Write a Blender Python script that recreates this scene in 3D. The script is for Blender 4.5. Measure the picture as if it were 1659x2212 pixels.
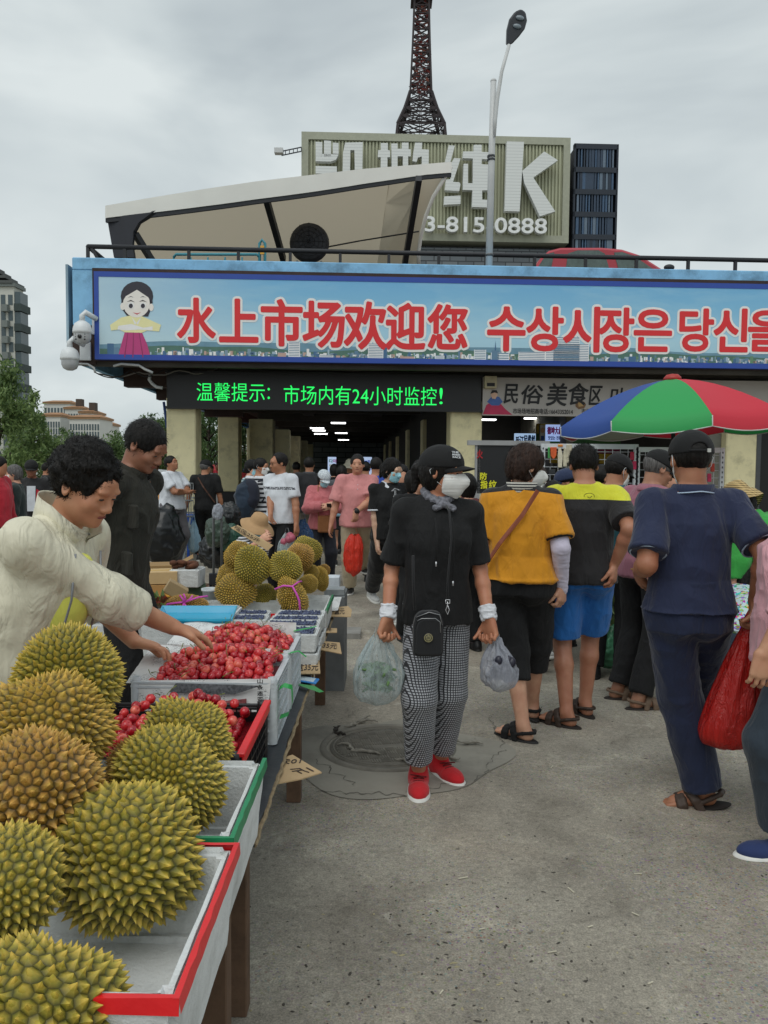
import bpy,bmesh,math,random
import numpy as np
import openvdb as vdb
from mathutils import Vector,Matrix
R=math.radians
scene=bpy.context.scene
for o in list(bpy.data.objects):bpy.data.objects.remove(o)
COL=scene.collection
# ---------------------------------------------------------------- camera
FOC=1692.0;CX,CY=829.5,1106.0;CAMH=1.55
cam_d=bpy.data.cameras.new('camera');cam=bpy.data.objects.new('camera',cam_d);COL.objects.link(cam)
scene.camera=cam
cam_d.sensor_fit='VERTICAL';cam_d.sensor_height=24;cam_d.lens=24*FOC/2212
cam_d.clip_start=0.05;cam_d.clip_end=3000
RC=Matrix.Rotation(R(90-3.25),3,'X')@Matrix.Rotation(R(0.48),3,'Z')
cam.matrix_world=Matrix.Translation((0,0,CAMH))@RC.to_4x4()
scene.render.resolution_x=768;scene.render.resolution_y=1024
# ---------------------------------------------------------------- world: overcast daylight
world=bpy.data.worlds.new('World');scene.world=world;world.use_nodes=True
def build_world():
 nt=world.node_tree;nt.nodes.clear();N=nt.nodes.new;L=nt.links.new
 out=N('ShaderNodeOutputWorld');bg=N('ShaderNodeBackground');L(bg.outputs[0],out.inputs[0])
 sky=N('ShaderNodeTexSky');sky.sky_type='NISHITA';sky.sun_disc=False
 sky.sun_elevation=R(58);sky.sun_rotation=R(200)
 tc=N('ShaderNodeTexCoord');mp=N('ShaderNodeMapping');mp.inputs['Scale'].default_value=(1.0,1.0,2.6)
 mp.inputs['Rotation'].default_value=(0,R(12),R(20))
 L(tc.outputs['Generated'],mp.inputs[0])
 n1=N('ShaderNodeTexNoise');n1.inputs['Scale'].default_value=1.7;n1.inputs['Detail'].default_value=5;n1.inputs['Roughness'].default_value=0.5
 n1.inputs['Distortion'].default_value=0.35
 L(mp.outputs[0],n1.inputs['Vector'])
 cr=N('ShaderNodeValToRGB');e=cr.color_ramp.elements
 e[0].position=0.36;e[0].color=(0.46,0.52,0.55,1)
 e[1].position=0.62;e[1].color=(0.77,0.83,0.83,1)
 m=e.new(0.5);m.color=(0.62,0.685,0.70,1)
 L(n1.outputs['Fac'],cr.inputs[0])
 # the cloud deck: sky light scaled down, mixed under thick cloud colour
 sc=N('ShaderNodeVectorMath');sc.operation='SCALE';sc.inputs['Scale'].default_value=0.08
 L(sky.outputs[0],sc.inputs[0])
 mx=N('ShaderNodeMix');mx.data_type='RGBA';mx.inputs['Factor'].default_value=0.93
 L(sc.outputs[0],mx.inputs['A']);L(cr.outputs[0],mx.inputs['B'])
 L(mx.outputs['Result'],bg.inputs[0]);bg.inputs[1].default_value=1.0
build_world()
sun_d=bpy.data.lights.new('sun','SUN');sun_d.energy=1.2;sun_d.angle=R(50);sun_d.color=(1,0.97,0.92)
sun=bpy.data.objects.new('sun',sun_d);COL.objects.link(sun)
sun.rotation_euler=(R(32),0,R(-20))
scene.view_settings.view_transform='Standard';scene.view_settings.look='None'
scene.view_settings.exposure=0.0;scene.view_settings.gamma=1.0;scene.view_settings.use_curve_mapping=False
scene.cycles.max_bounces=6;scene.cycles.transparent_max_bounces=12;scene.cycles.diffuse_bounces=3
scene.cycles.glossy_bounces=3;scene.cycles.transmission_bounces=4
# ---------------------------------------------------------------- placing by sight line
def ray(x,y):
 return RC@Vector(((x-CX)/FOC,-(y-CY)/FOC,-1))
def A(x,y,Z): # point seen at (x, y), Z metres ahead
 d=ray(x,y);return Vector((0,0,CAMH))+d*(Z/d.y)
def G(x,y,h=0.0): # point seen at (x, y) on the level h
 d=ray(x,y);return Vector((0,0,CAMH))+d*((h-CAMH)/d.z)
YAW=R(2.54)
BO=A(360,1006,14);BO.z=0
BM=Matrix.Translation(BO)@Matrix.Rotation(YAW,4,'Z')
BMI=BM.inverted()
def BP(x,y,v=0.0): # sight line cut with the plane v of the market hall's frame; local coords
 p0=BMI@Vector((0,0,CAMH));d=BMI.to_3x3()@ray(x,y)
 return p0+d*((v-p0.y)/d.y)
def BZ(x,y,z): # sight line cut with level z, local coords of the hall
 return BMI@G(x,y,z)
# ---------------------------------------------------------------- numpy noise
_rs=np.random.RandomState(7)
_tab=_rs.rand(32,32,32).astype(np.float32)
def vnoise(p):
 f=np.floor(p);t=(p-f).astype(np.float32);i=f.astype(np.int64)&31;j=(i+1)&31
 t=t*t*(3-2*t)
 x0,y0,z0=i.T;x1,y1,z1=j.T;tx,ty,tz=t.T
 def l(a,b,w):return a+(b-a)*w
 c0=l(l(_tab[x0,y0,z0],_tab[x1,y0,z0],tx),l(_tab[x0,y1,z0],_tab[x1,y1,z0],tx),ty)
 c1=l(l(_tab[x0,y0,z1],_tab[x1,y0,z1],tx),l(_tab[x0,y1,z1],_tab[x1,y1,z1],tx),ty)
 return l(c0,c1,tz)
def fbm(p,n=3):
 s=0;a=.5
 for k in range(n):
  s=s+a*vnoise(p+k*7.3);p=p*2.03;a*=.5
 return s/(1-.5**n)
# ---------------------------------------------------------------- mesh helpers
def mk_mesh(name,v,f,mats=None,smooth=False,fm=None):
 m=bpy.data.meshes.new(name)
 m.from_pydata([tuple(p)for p in v],[],f)
 if mats is not None:
  for k in(mats if isinstance(mats,(list,tuple))else[mats]):m.materials.append(k)
 if fm is not None:m.polygons.foreach_set('material_index',fm)
 if smooth:m.polygons.foreach_set('use_smooth',[True]*len(m.polygons))
 m.update();return m
def np_mesh(name,v,quads,tris=None,mat=None,smooth=True):
 m=bpy.data.meshes.new(name);q=np.asarray(quads).reshape(-1,4);t=np.asarray(tris if tris is not None else[]).reshape(-1,3).astype(int)
 m.vertices.add(len(v));m.vertices.foreach_set('co',np.asarray(v,np.float32).ravel())
 li=np.concatenate([q.ravel(),t.ravel()]).astype(np.int32)
 m.loops.add(len(li));m.loops.foreach_set('vertex_index',li)
 tot=np.concatenate([np.full(len(q),4),np.full(len(t),3)]).astype(np.int32)
 m.polygons.add(len(tot));m.polygons.foreach_set('loop_start',np.concatenate([[0],np.cumsum(tot)[:-1]]).astype(np.int32))
 m.polygons.foreach_set('loop_total',tot)
 if smooth:m.polygons.foreach_set('use_smooth',np.ones(len(tot),bool))
 if mat is not None:m.materials.append(mat)
 m.update(calc_edges=True);return m
def link(name,mesh,parent=None,loc=None,rot=None,mat=None):
 o=bpy.data.objects.new(name,mesh);COL.objects.link(o)
 if mat is not None:mesh.materials.append(mat)
 if parent is not None:o.parent=parent
 if loc is not None:o.location=loc
 if rot is not None:o.rotation_euler=rot
 return o
def tag(o,label=None,cat=None,group=None,kind=None):
 if label:o['label']=label
 if cat:o['category']=cat
 if group:o['group']=group
 if kind:o['kind']=kind
 return o
def empty(name,loc=(0,0,0),rz=0,label=None,cat=None,group=None):
 o=bpy.data.objects.new(name,None);COL.objects.link(o);o.location=loc;o.rotation_euler=(0,0,rz)
 o.empty_display_size=.1
 return tag(o,label,cat,group)
def bempty(name,*a,**k): # an Empty carrying the frame of the market hall
 o=empty(name,(0,0,0),0,*a,**k);o.matrix_world=BM.copy();return o
def copy_tree(o,parent=None):
 c=o.copy();COL.objects.link(c)
 if parent is not None:c.parent=parent
 for ch in list(o.children):copy_tree(ch,c)
 return c
class MB: # collects shapes for ONE mesh
 def __init__(s):s.v=[];s.f=[];s.m=[]
 def add(s,v,f,mi=0):
  n=len(s.v);s.v+=[tuple(p)for p in v];s.f+=[[i+n for i in q]for q in f];s.m+=[mi]*len(f);return s
 def box(s,a,b,mi=0,M=None):
  x0,y0,z0=a;x1,y1,z1=b
  v=[Vector(p)for p in((x0,y0,z0),(x1,y0,z0),(x1,y1,z0),(x0,y1,z0),(x0,y0,z1),(x1,y0,z1),(x1,y1,z1),(x0,y1,z1))]
  if M is not None:v=[M@p for p in v]
  return s.add(v,[(0,3,2,1),(4,5,6,7),(0,1,5,4),(1,2,6,5),(2,3,7,6),(3,0,4,7)],mi)
 def bar(s,a,b,w,h=None,mi=0,up=(0,0,1)):
  h=h or w;a=Vector(a);b=Vector(b);d=(b-a).normalized();u=Vector(up)
  if abs(d.dot(u))>.97:u=Vector((0,1,0))
  x=d.cross(u).normalized();y=x.cross(d)
  v=[p+x*sx*w/2+y*sy*h/2 for p in(a,b)for sx,sy in((-1,-1),(1,-1),(1,1),(-1,1))]
  return s.add(v,[(3,2,1,0),(4,5,6,7),(0,1,5,4),(1,2,6,5),(2,3,7,6),(3,0,4,7)],mi)
 def tube(s,pts,r,n=8,mi=0,cap=True):
  pts=[Vector(p)for p in pts];rr=r if isinstance(r,(list,tuple))else[r]*len(pts);v=[];f=[]
  prev=None
  for i,p in enumerate(pts):
   d=(pts[min(i+1,len(pts)-1)]-pts[max(i-1,0)]).normalized()
   if prev is None:u=Vector((0,0,1))if abs(d.z)<.9 else Vector((1,0,0));x=d.cross(u).normalized()
   else:x=(prev-d*prev.dot(d)).normalized()
   prev=x;y=d.cross(x)
   for k in range(n):
    t=2*math.pi*k/n;v.append(p+(x*math.cos(t)+y*math.sin(t))*rr[i])
  for i in range(len(pts)-1):
   for k in range(n):
    a=i*n+k;b=i*n+(k+1)%n;f.append((a,b,b+n,a+n))
  if cap:f.append(tuple(range(n-1,-1,-1)));f.append(tuple(range((len(pts)-1)*n,len(pts)*n)))
  return s.add(v,f,mi)
 def lathe(s,prof,n=24,c=(0,0,0),mi=0,M=None):
  v=[];f=[]
  for r,z in prof:
   for k in range(n):
    t=2*math.pi*k/n;p=Vector((c[0]+r*math.cos(t),c[1]+r*math.sin(t),c[2]+z))
    v.append(M@p if M is not None else p)
  for i in range(len(prof)-1):
   for k in range(n):
    a=i*n+k;b=i*n+(k+1)%n;f.append((a,b,b+n,a+n))
  return s.add(v,f,mi)
 def poly(s,pts,d,mi=0): # extruded polygon; d = Vector offset
  d=Vector(d);n=len(pts);v=[Vector(p)for p in pts]+[Vector(p)+d for p in pts]
  f=[tuple(range(n)),tuple(range(2*n-1,n-1,-1))]+[(i,i+n,(i+1)%n+n,(i+1)%n)for i in range(n)]
  return s.add(v,f,mi)
 def ell(s,c,r,n=12,m=8,mi=0,M=None):
  v=[];f=[];c=Vector(c)
  for i in range(m+1):
   ph=math.pi*i/m
   for k in range(n):
    t=2*math.pi*k/n
    p=Vector((r[0]*math.sin(ph)*math.cos(t),r[1]*math.sin(ph)*math.sin(t),r[2]*math.cos(ph)))
    v.append(c+(M@p if M is not None else p))
  for i in range(m):
   for k in range(n):
    a=i*n+k;b=i*n+(k+1)%n;f.append((a,a+n,b+n,b))
  return s.add(v,f,mi)
 def build(s,name,mats,parent=None,smooth=False,bevel=0,weld=False,**k):
  me=mk_mesh(name,s.v,s.f,mats,smooth,s.m)
  if bevel or weld:
   bm=bmesh.new();bm.from_mesh(me)
   if weld:bmesh.ops.remove_doubles(bm,verts=bm.verts,dist=1e-5)
   if bevel:bmesh.ops.bevel(bm,geom=[e for e in bm.edges if len(e.link_faces)==2 and e.calc_face_angle(0)>.5],offset=bevel,segments=1,affect='EDGES',clamp_overlap=True)
   bm.to_mesh(me);bm.free()
  return link(name,me,parent,**k)
# ---------------------------------------------------------------- materials
def lin(h,k=1.0,mx=.85):
 h=h.lstrip('#');c=[int(h[i:i+2],16)/255 for i in(0,2,4)]
 c=[(x/12.92 if x<=.04045 else((x+.055)/1.055)**2.4)*k for x in c]
 return tuple(min(x,mx)for x in c)+(1,)
class NT:
 def __init__(s,name):
  s.m=bpy.data.materials.new(name);s.m.use_nodes=True;s.t=s.m.node_tree
  s.b=s.t.nodes['Principled BSDF'];s.tc=None
 def n(s,typ,**k):
  x=s.t.nodes.new(typ)
  for a,b in k.items():
   if hasattr(x,a):setattr(x,a,b)
   else:x.inputs[a.replace('_',' ')].default_value=b
  return x
 def l(s,a,b):s.t.links.new(a,b)
 def obj(s,scale=(1,1,1),rot=(0,0,0)):
  if s.tc is None:s.tc=s.n('ShaderNodeTexCoord')
  mp=s.n('ShaderNodeMapping');mp.inputs['Scale'].default_value=scale;mp.inputs['Rotation'].default_value=rot
  s.l(s.tc.outputs['Object'],mp.inputs[0]);return mp.outputs[0]
 def noise(s,scale,detail=3,vec=None,rough=.5,dist=0.):
  x=s.n('ShaderNodeTexNoise');x.inputs['Scale'].default_value=scale;x.inputs['Detail'].default_value=detail
  x.inputs['Roughness'].default_value=rough;x.inputs['Distortion'].default_value=dist
  s.l(vec if vec is not None else s.obj(),x.inputs['Vector']);return x.outputs['Fac']
 def ramp(s,fac,stops):
  x=s.n('ShaderNodeValToRGB');e=x.color_ramp.elements
  while len(e)<len(stops):e.new(.5)
  for el,(p,c)in zip(e,stops):el.position=p;el.color=c if len(c)==4 else tuple(c)+(1,)
  s.l(fac,x.inputs[0]);return x.outputs[0]
 def mix(s,fac,a,b,typ='MIX'):
  x=s.n('ShaderNodeMix');x.data_type='RGBA';x.blend_type=typ
  for v,i in((fac,'Factor'),(a,'A'),(b,'B')):
   if isinstance(v,(int,float)):x.inputs[i].default_value=v
   elif isinstance(v,tuple):x.inputs[i].default_value=v
   else:s.l(v,x.inputs[i])
  return x.outputs['Result']
 def math(s,op,a,b=None,c=None):
  x=s.n('ShaderNodeMath');x.operation=op
  for i,v in enumerate((a,b,c)):
   if v is None:continue
   if isinstance(v,(int,float)):x.inputs[i].default_value=v
   else:s.l(v,x.inputs[i])
  return x.outputs[0]
 def sep(s,vec=None):
  x=s.n('ShaderNodeSeparateXYZ');s.l(vec if vec is not None else s.obj(),x.inputs[0]);return x.outputs
 def color(s,c):
  if isinstance(c,tuple):s.b.inputs['Base Color'].default_value=c
  else:s.l(c,s.b.inputs['Base Color'])
 def bump(s,h,strength=.3,dist=.01):
  x=s.n('ShaderNodeBump');x.inputs['Strength'].default_value=strength;x.inputs['Distance'].default_value=dist
  s.l(h,x.inputs['Height'])
  if s.b.inputs['Normal'].is_linked:s.l(s.b.inputs['Normal'].links[0].from_socket,x.inputs['Normal'])
  s.l(x.outputs[0],s.b.inputs['Normal'])
 def set(s,**k):
  for a,v in k.items():s.b.inputs[a.replace('_',' ')].default_value=v
  return s
_mc={}
def mat(name,c,rough=.6,var=.12,scale=6.,bump=.0,bscale=60.,metal=0.,k=1.0,emit=0,spec=.5,dirt=None):
 """plain surface with mottling, fine relief and optional dirt stains"""
 if name in _mc:return _mc[name]
 c=lin(c,k)if isinstance(c,str)else c
 t=NT(name);dk=tuple(x*(1-var)for x in c[:3])+(1,);lt=tuple(min(x*(1+var),.9)for x in c[:3])+(1,)
 cc=t.ramp(t.noise(scale,4,rough=.6),[(.3,dk),(.7,lt)])
 if dirt:cc=t.mix(t.ramp(t.noise(scale*.6,6,rough=.7),[(.5,(0,0,0)),(.72,(.75,.75,.75))]),cc,lin(dirt)if isinstance(dirt,str)else dirt)
 t.color(cc);t.set(Roughness=rough,Metallic=metal)
 t.b.inputs['Specular IOR Level'].default_value=spec
 if bump:t.bump(t.noise(bscale,4,rough=.6),bump,.004)
 if emit:t.b.inputs['Emission Color'].default_value=c;t.b.inputs['Emission Strength'].default_value=emit
 _mc[name]=t.m;return t.m
def cloth(name,c,k=1.0,rough=.85,weave=420.,fold=.5,sheen=.15):
 if name in _mc:return _mc[name]
 t=NT(name);c=lin(c,k)if isinstance(c,str)else c
 return cloth_fin(t,name,c,rough,weave,fold,sheen)
def cloth_fin(t,name,c,rough=.85,weave=420.,fold=.5,sheen=.15):
 v=t.ramp(t.noise(5,4),[(.3,(.84,.84,.84)),(.7,(1.1,1.1,1.1))])
 t.color(t.mix(1.0,c,v,'MULTIPLY'));t.set(Roughness=rough)
 t.b.inputs['Sheen Weight'].default_value=sheen
 t.bump(t.noise(7,3,t.obj((2.2,2.2,.8)),dist=1.2),fold,.02)
 t.bump(t.noise(22,3,t.obj((1,1,.7),(.5,.3,0)),dist=.8),fold*.5,.006)
 t.bump(t.noise(weave,1),.15,.001)
 _mc[name]=t.m;return t.m
def skin(name,c,k=1.0):
 if name in _mc:return _mc[name]
 t=NT(name);c=lin(c,k*1.3);c=(c[0],c[1]*1.06,c[2]*1.12,1);d=(c[0]*.86,c[1]*.76,c[2]*.74,1)
 t.color(t.ramp(t.noise(14,4),[(.35,d),(.65,c)]));t.set(Roughness=.5)
 t.b.inputs['Subsurface Weight'].default_value=.06;t.b.inputs['Subsurface Radius'].default_value=(.02,.008,.004)
 t.bump(t.noise(160,2),.12,.002);t.bump(t.noise(40,3),.12,.003)
 _mc[name]=t.m;return t.m
def emis(name,c,s):
 if name in _mc:return _mc[name]
 t=NT(name);c=lin(c)if isinstance(c,str)else c;t.color(c);t.set(Roughness=.6)
 t.b.inputs['Emission Color'].default_value=c;t.b.inputs['Emission Strength'].default_value=s
 _mc[name]=t.m;return t.m
# ---------------------------------------------------------------- lettering (the program's own font)
def text_mesh(s,size=1.0,off=0.0,ext=0.0,sx=1.0,align='LEFT',shear=0,space=1.0):
 c=bpy.data.curves.new('t','FONT');c.body=s;c.size=size;c.offset=off;c.extrude=ext;c.align_x=align
 c.resolution_u=4;c.shear=shear;c.space_character=space
 o=bpy.data.objects.new('t',c);COL.objects.link(o)
 dg=bpy.context.evaluated_depsgraph_get();dg.update()
 m=bpy.data.meshes.new_from_object(o.evaluated_get(dg));bpy.data.objects.remove(o);bpy.data.curves.remove(c)
 n=len(m.vertices);a=np.empty(n*3,np.float32);m.vertices.foreach_get('co',a);a=a.reshape(-1,3);a[:,0]*=sx
 m.vertices.foreach_set('co',a.ravel());m.materials.clear();m.update()
 return m,(a.min(0),a.max(0))if n else None
def text_fit(s,p0,p1,h_axis,mat_,parent,name='lettering',off=0.0,ext=.003,normal=None,shift=0.0,fit=True,shear=0):
 """lettering whose box runs from p0 (lower left) along p1-p0 (lower right) with height vector h_axis; local coords of parent"""
 m,(lo,hi)=text_mesh(s,1.0,min(off,0),0.0,shear=shear)
 n=len(m.vertices);a=np.empty(n*3,np.float32);m.vertices.foreach_get('co',a);a=a.reshape(-1,3)
 p0=np.array(p0);ux=np.array(p1)-p0;uy=np.array(h_axis)
 nrm=np.cross(ux,uy);nrm=nrm/np.linalg.norm(nrm)
 tx=(a[:,0]-lo[0])/(hi[0]-lo[0]);ty=(a[:,1]-lo[1])/(hi[1]-lo[1])
 b=p0+tx[:,None]*ux+ty[:,None]*uy+nrm*shift
 m.vertices.foreach_set('co',b.astype(np.float32).ravel());m.update()
 if off>=.008: # bold: the glyph laid down again all round, each copy a hair above the last
  fs=[tuple(p.vertices)for p in m.polygons];V=[];F=[];hx=ux/np.linalg.norm(ux)*np.linalg.norm(uy);j=0
  for rr_,n_ in((0,1),(off*.5,8),(off,16)):
   for q in range(n_):
    t=2*math.pi*q/n_;V.append(b+(hx*math.cos(t)+uy*math.sin(t))*rr_+nrm*.00015*j);F+=[tuple(i+len(b)*j for i in f)for f in fs];j+=1
  m=mk_mesh('lettering',np.concatenate(V),F)
 if ext:
  bm=bmesh.new();bm.from_mesh(m);r=bmesh.ops.extrude_face_region(bm,geom=bm.faces[:])
  bmesh.ops.translate(bm,vec=Vector(nrm)*ext,verts=[e for e in r['geom']if isinstance(e,bmesh.types.BMVert)])
  bm.to_mesh(m);bm.free()
 m.materials.append(mat_)
 return link(name,m,parent)
# ================================================================ people: distance-field figures
class Sdf:
 def __init__(s,lo,hi,h):
  s.lo=np.array(lo,float)-3*h;s.h=h
  s.n=np.ceil((np.array(hi)-s.lo)/h).astype(int)+4
  s.D=np.full(s.n,.3,np.float32)
  s.ax=[(s.lo[i]+np.arange(s.n[i])*h).astype(np.float32)for i in range(3)]
 def win(s,lo,hi,pad):
  sl=[]
  for i in range(3):
   a=int(max(0,math.floor((lo[i]-pad-s.lo[i])/s.h)));b=int(min(s.n[i],math.ceil((hi[i]+pad-s.lo[i])/s.h)+1))
   if b<=a:return None
   sl.append(slice(a,b))
  return tuple(sl),s.ax[0][sl[0]][:,None,None],s.ax[1][sl[1]][None,:,None],s.ax[2][sl[2]][None,None,:]
 def put(s,fn,lo,hi,k=.02,op='add'):
  w=s.win(lo,hi,k+2.5*s.h)
  if w is None:return
  sl,X,Y,Z=w;d=fn(X,Y,Z);a=s.D[sl]
  if op=='add':
   if k>0:
    t=np.clip(.5+.5*(a-d)/k,0,1);s.D[sl]=a*(1-t)+d*t-k*t*(1-t)
   else:s.D[sl]=np.minimum(a,d)
  elif op=='sub':
   t=np.clip(.5-.5*(a+d)/max(k,1e-4),0,1);s.D[sl]=a*(1-t)+(-d)*t+k*t*(1-t)
 def cone(s,a,b,ra,rb,k=.02,cut=None,op='add',sq=None):
  """tapered limb from a to b; cut='b' cuts the b end flat"""
  a=np.array(a,float);b=np.array(b,float);ab=b-a;L=np.linalg.norm(ab)+1e-9;u=ab/L;m=max(ra,rb)
  def f(X,Y,Z):
   px,py,pz=X-a[0],Y-a[1],Z-a[2]
   t=px*u[0]+py*u[1]+pz*u[2];tc=np.clip(t,0,L)
   q=np.sqrt((px-u[0]*tc)**2+(py-u[1]*tc)**2+(pz-u[2]*tc)**2)
   d=q-(ra+(rb-ra)*tc/L)
   if cut=='b':d=np.maximum(d,t-L)
   if cut=='ab':d=np.maximum(np.maximum(d,t-L),-t)
   return d
  s.put(f,np.minimum(a,b)-m,np.maximum(a,b)+m,k,op)
 def ell(s,c,r,M=None,k=.02,op='add'):
  c=np.array(c,float);r=np.array(r,float);m=r.max()
  Mt=np.array(M if M is not None else np.eye(3)).T
  def f(X,Y,Z):
   x,y,z=X-c[0],Y-c[1],Z-c[2]
   a=(Mt[0,0]*x+Mt[0,1]*y+Mt[0,2]*z)/r[0];b=(Mt[1,0]*x+Mt[1,1]*y+Mt[1,2]*z)/r[1]
   e=(Mt[2,0]*x+Mt[2,1]*y+Mt[2,2]*z)/r[2]
   k0=np.sqrt(a*a+b*b+e*e);k1=np.sqrt((a/r[0])**2+(b/r[1])**2+(e/r[2])**2)+1e-9
   return k0*(k0-1)/k1
  s.put(f,c-m,c+m,k,op)
 def loft(s,c,M,st,k=.02,op='add',ends=.01,nz=None):
  """stations (t, rx, ry, oy) along M's z axis from c"""
  c=np.array(c,float);M=np.array(M);st=np.array(st,float);T=st[:,0]
  m=max(st[:,1].max(),(st[:,2]+abs(st[:,3])).max());p0=c+M[:,2]*T[0];p1=c+M[:,2]*T[-1]
  def f(X,Y,Z):
   x,y,z=X-c[0],Y-c[1],Z-c[2]
   a=M[0,0]*x+M[1,0]*y+M[2,0]*z;b=M[0,1]*x+M[1,1]*y+M[2,1]*z;t=M[0,2]*x+M[1,2]*y+M[2,2]*z
   rx=np.interp(t,T,st[:,1]);ry=np.interp(t,T,st[:,2]);b=b-np.interp(t,T,st[:,3])
   q=np.sqrt((a/rx)**2+(b/ry)**2);e=(q-1)*np.minimum(rx,ry)
   z0=T[0]-t;z1=t-T[-1]
   return np.maximum(e,np.maximum(z0,z1)).astype(np.float32)
  s.put(f,np.minimum(p0,p1)-m,np.maximum(p0,p1)+m,k,op)
 def plane(s,n,d): # keep the side where n.p < d
  n=np.array(n,float)
  X,Y,Z=s.ax[0][:,None,None],s.ax[1][None,:,None],s.ax[2][None,None,:]
  s.D=np.maximum(s.D,X*n[0]+Y*n[1]+Z*n[2]-d)
 def mesh(s,name,mat_,fold=None,seed=0,smooth=1):
  g=vdb.FloatGrid(.3);g.copyFromArray(s.D,tolerance=0.0)
  p,tr,q=g.convertToPolygons(isovalue=0.0,adaptivity=0.0)
  p=np.asarray(p,np.float64)*s.h+s.lo;q=np.asarray(q).astype(np.int64)
  if len(p)==0:p=np.zeros((3,3));q=np.zeros((0,4),int)
  e=np.concatenate([q[:,[0,1]],q[:,[1,2]],q[:,[2,3]],q[:,[3,0]]])
  deg=np.bincount(e[:,0],minlength=len(p))+1e-9
  for _ in range(smooth):
   acc=np.stack([np.bincount(e[:,0],weights=p[e[:,1],i],minlength=len(p))for i in range(3)],1)
   p=p*.5+acc/deg[:,None]*.5
  if fold:
   n=np.cross(p[q[:,1]]-p[q[:,0]],p[q[:,2]]-p[q[:,0]]);n=n/(np.linalg.norm(n,axis=1)[:,None]+1e-12)
   vn=np.stack([np.bincount(q.ravel(),weights=np.repeat(n[:,i],4),minlength=len(p))for i in range(3)],1)
   vn/=(np.linalg.norm(vn,axis=1)[:,None]+1e-9)
   for amp,f3 in fold:
    w=p*np.array(f3)+seed*3.7;w=w+.7*vnoise(p*4+seed)[:,None]
    r=1-np.abs(2*vnoise(w)-1)*1.6 # soft ridges
    p=p+vn*(amp*(r+.5*(fbm(w*1.7,2)-.5))-amp*.3)[:,None]
  me=np_mesh(name,p,q,None,mat_);return me
def rotm(ax,a):
 c,s_=math.cos(a),math.sin(a)
 return{'x':np.array([[1,0,0],[0,c,-s_],[0,s_,c]]),'y':np.array([[c,0,s_],[0,1,0],[-s_,0,c]]),'z':np.array([[c,-s_,0],[s_,c,0],[0,0,1]])}[ax]
def nrmz(v):v=np.array(v,float);return v/(np.linalg.norm(v)+1e-9)
def ik(a,c,l1,l2,pole):
 a=np.array(a,float);c=np.array(c,float);d=c-a;L=np.linalg.norm(d);Lm=(l1+l2)*.998
 if L>Lm:c=a+d/L*Lm;d=c-a;L=Lm
 x=(l1*l1-l2*l2+L*L)/(2*L);h=math.sqrt(max(l1*l1-x*x,0));u=d/L
 p=np.array(pole,float);p=p-u*p.dot(u);p=nrmz(p)
 return a+u*x+p*h,c
def hand(S,w,d,n,side,s,curl=.35,k=.008,spread=.12):
 """palm and five fingers; d = pointing, n = way the fingers curl, side = towards the thumb"""
 d=nrmz(d);n=nrmz(np.array(n,float)-d*np.dot(n,d));t=nrmz(np.cross(d,n))*side
 w=np.array(w,float)
 for i,o in enumerate((-.5,-.17,.17,.5)):
  kn=w+d*(.088-.008*abs(o+.1)*2)*s+t*o*.068*s
  S.cone(w+t*o*.035*s,kn,.017*s,.0125*s,.012)
 S.ell(w+d*.05*s,np.array([.036,.045,.017])*s,np.stack([t,d,n],1),.012)
 for i,(o,L)in enumerate(zip((-.5,-.17,.17,.5),(.062,.078,.084,.074))):
  p=w+d*(.086-.008*abs(o+.1)*2)*s+t*o*.068*s;a=curl*.6;dirr=nrmz(d+t*o*spread*2)
  for j,(fr,r0,r1)in enumerate(((.45,.0100,.0092),(.3,.0092,.0084),(.25,.0084,.0072))):
   v=nrmz(dirr*math.cos(a)+n*math.sin(a));q=p+v*L*fr*s
   S.cone(p,q,r0*s,r1*s,.004 if j==0 else.003);p=q;a+=curl*(1.3 if j==0 else.9)
 p=w+d*.02*s+t*.022*s;a=nrmz(d*.75+t*.75+n*.25);q=p+a*.045*s
 S.cone(p,q,.016*s,.0125*s,.01);a2=nrmz(d*.95+t*.25+n*(.3+curl*.5));q2=q+a2*.032*s
 S.cone(q,q2,.0115*s,.010*s,.004);S.cone(q2,q2+nrmz(a2+n*curl*.4)*.025*s,.010*s,.008*s,.003)
SK=dict(f=skin('skin_light','#c9967a',.95),m=skin('skin_tan','#b07a5a',.8),d=skin('skin_brown','#96624a',.75))
def hair_mat(name,c):
 if name in _mc:return _mc[name]
 t=NT(name);c=lin(c)
 st=t.noise(60,3,t.obj((1.5,1.5,.25)),dist=.6)
 t.color(t.ramp(st,[(.3,tuple(x*.4 for x in c[:3])),(.7,tuple(x*1.5+.001 for x in c[:3]))]));t.set(Roughness=.5);t.b.inputs['Specular IOR Level'].default_value=.25
 t.bump(st,.9,.006);t.bump(t.noise(260,2,t.obj((1.4,1.4,.3))),.6,.002)
 _mc[name]=t.m;return t.m
HB=hair_mat('hair_black','#14110f');HG=hair_mat('hair_grey','#5f5d5c');HBR=hair_mat('hair_brown','#33221a')
dark_eye=mat('eye_dark','#16100d',.25,.1);brow_m=mat('brow_hair','#1c1512',.8);lip_m=mat('lip_skin','#8a4a3f',.5,k=1.0)
white_str=mat('ear_loop_white','#dfe3e6',.7)
PEOPLE={}
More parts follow.
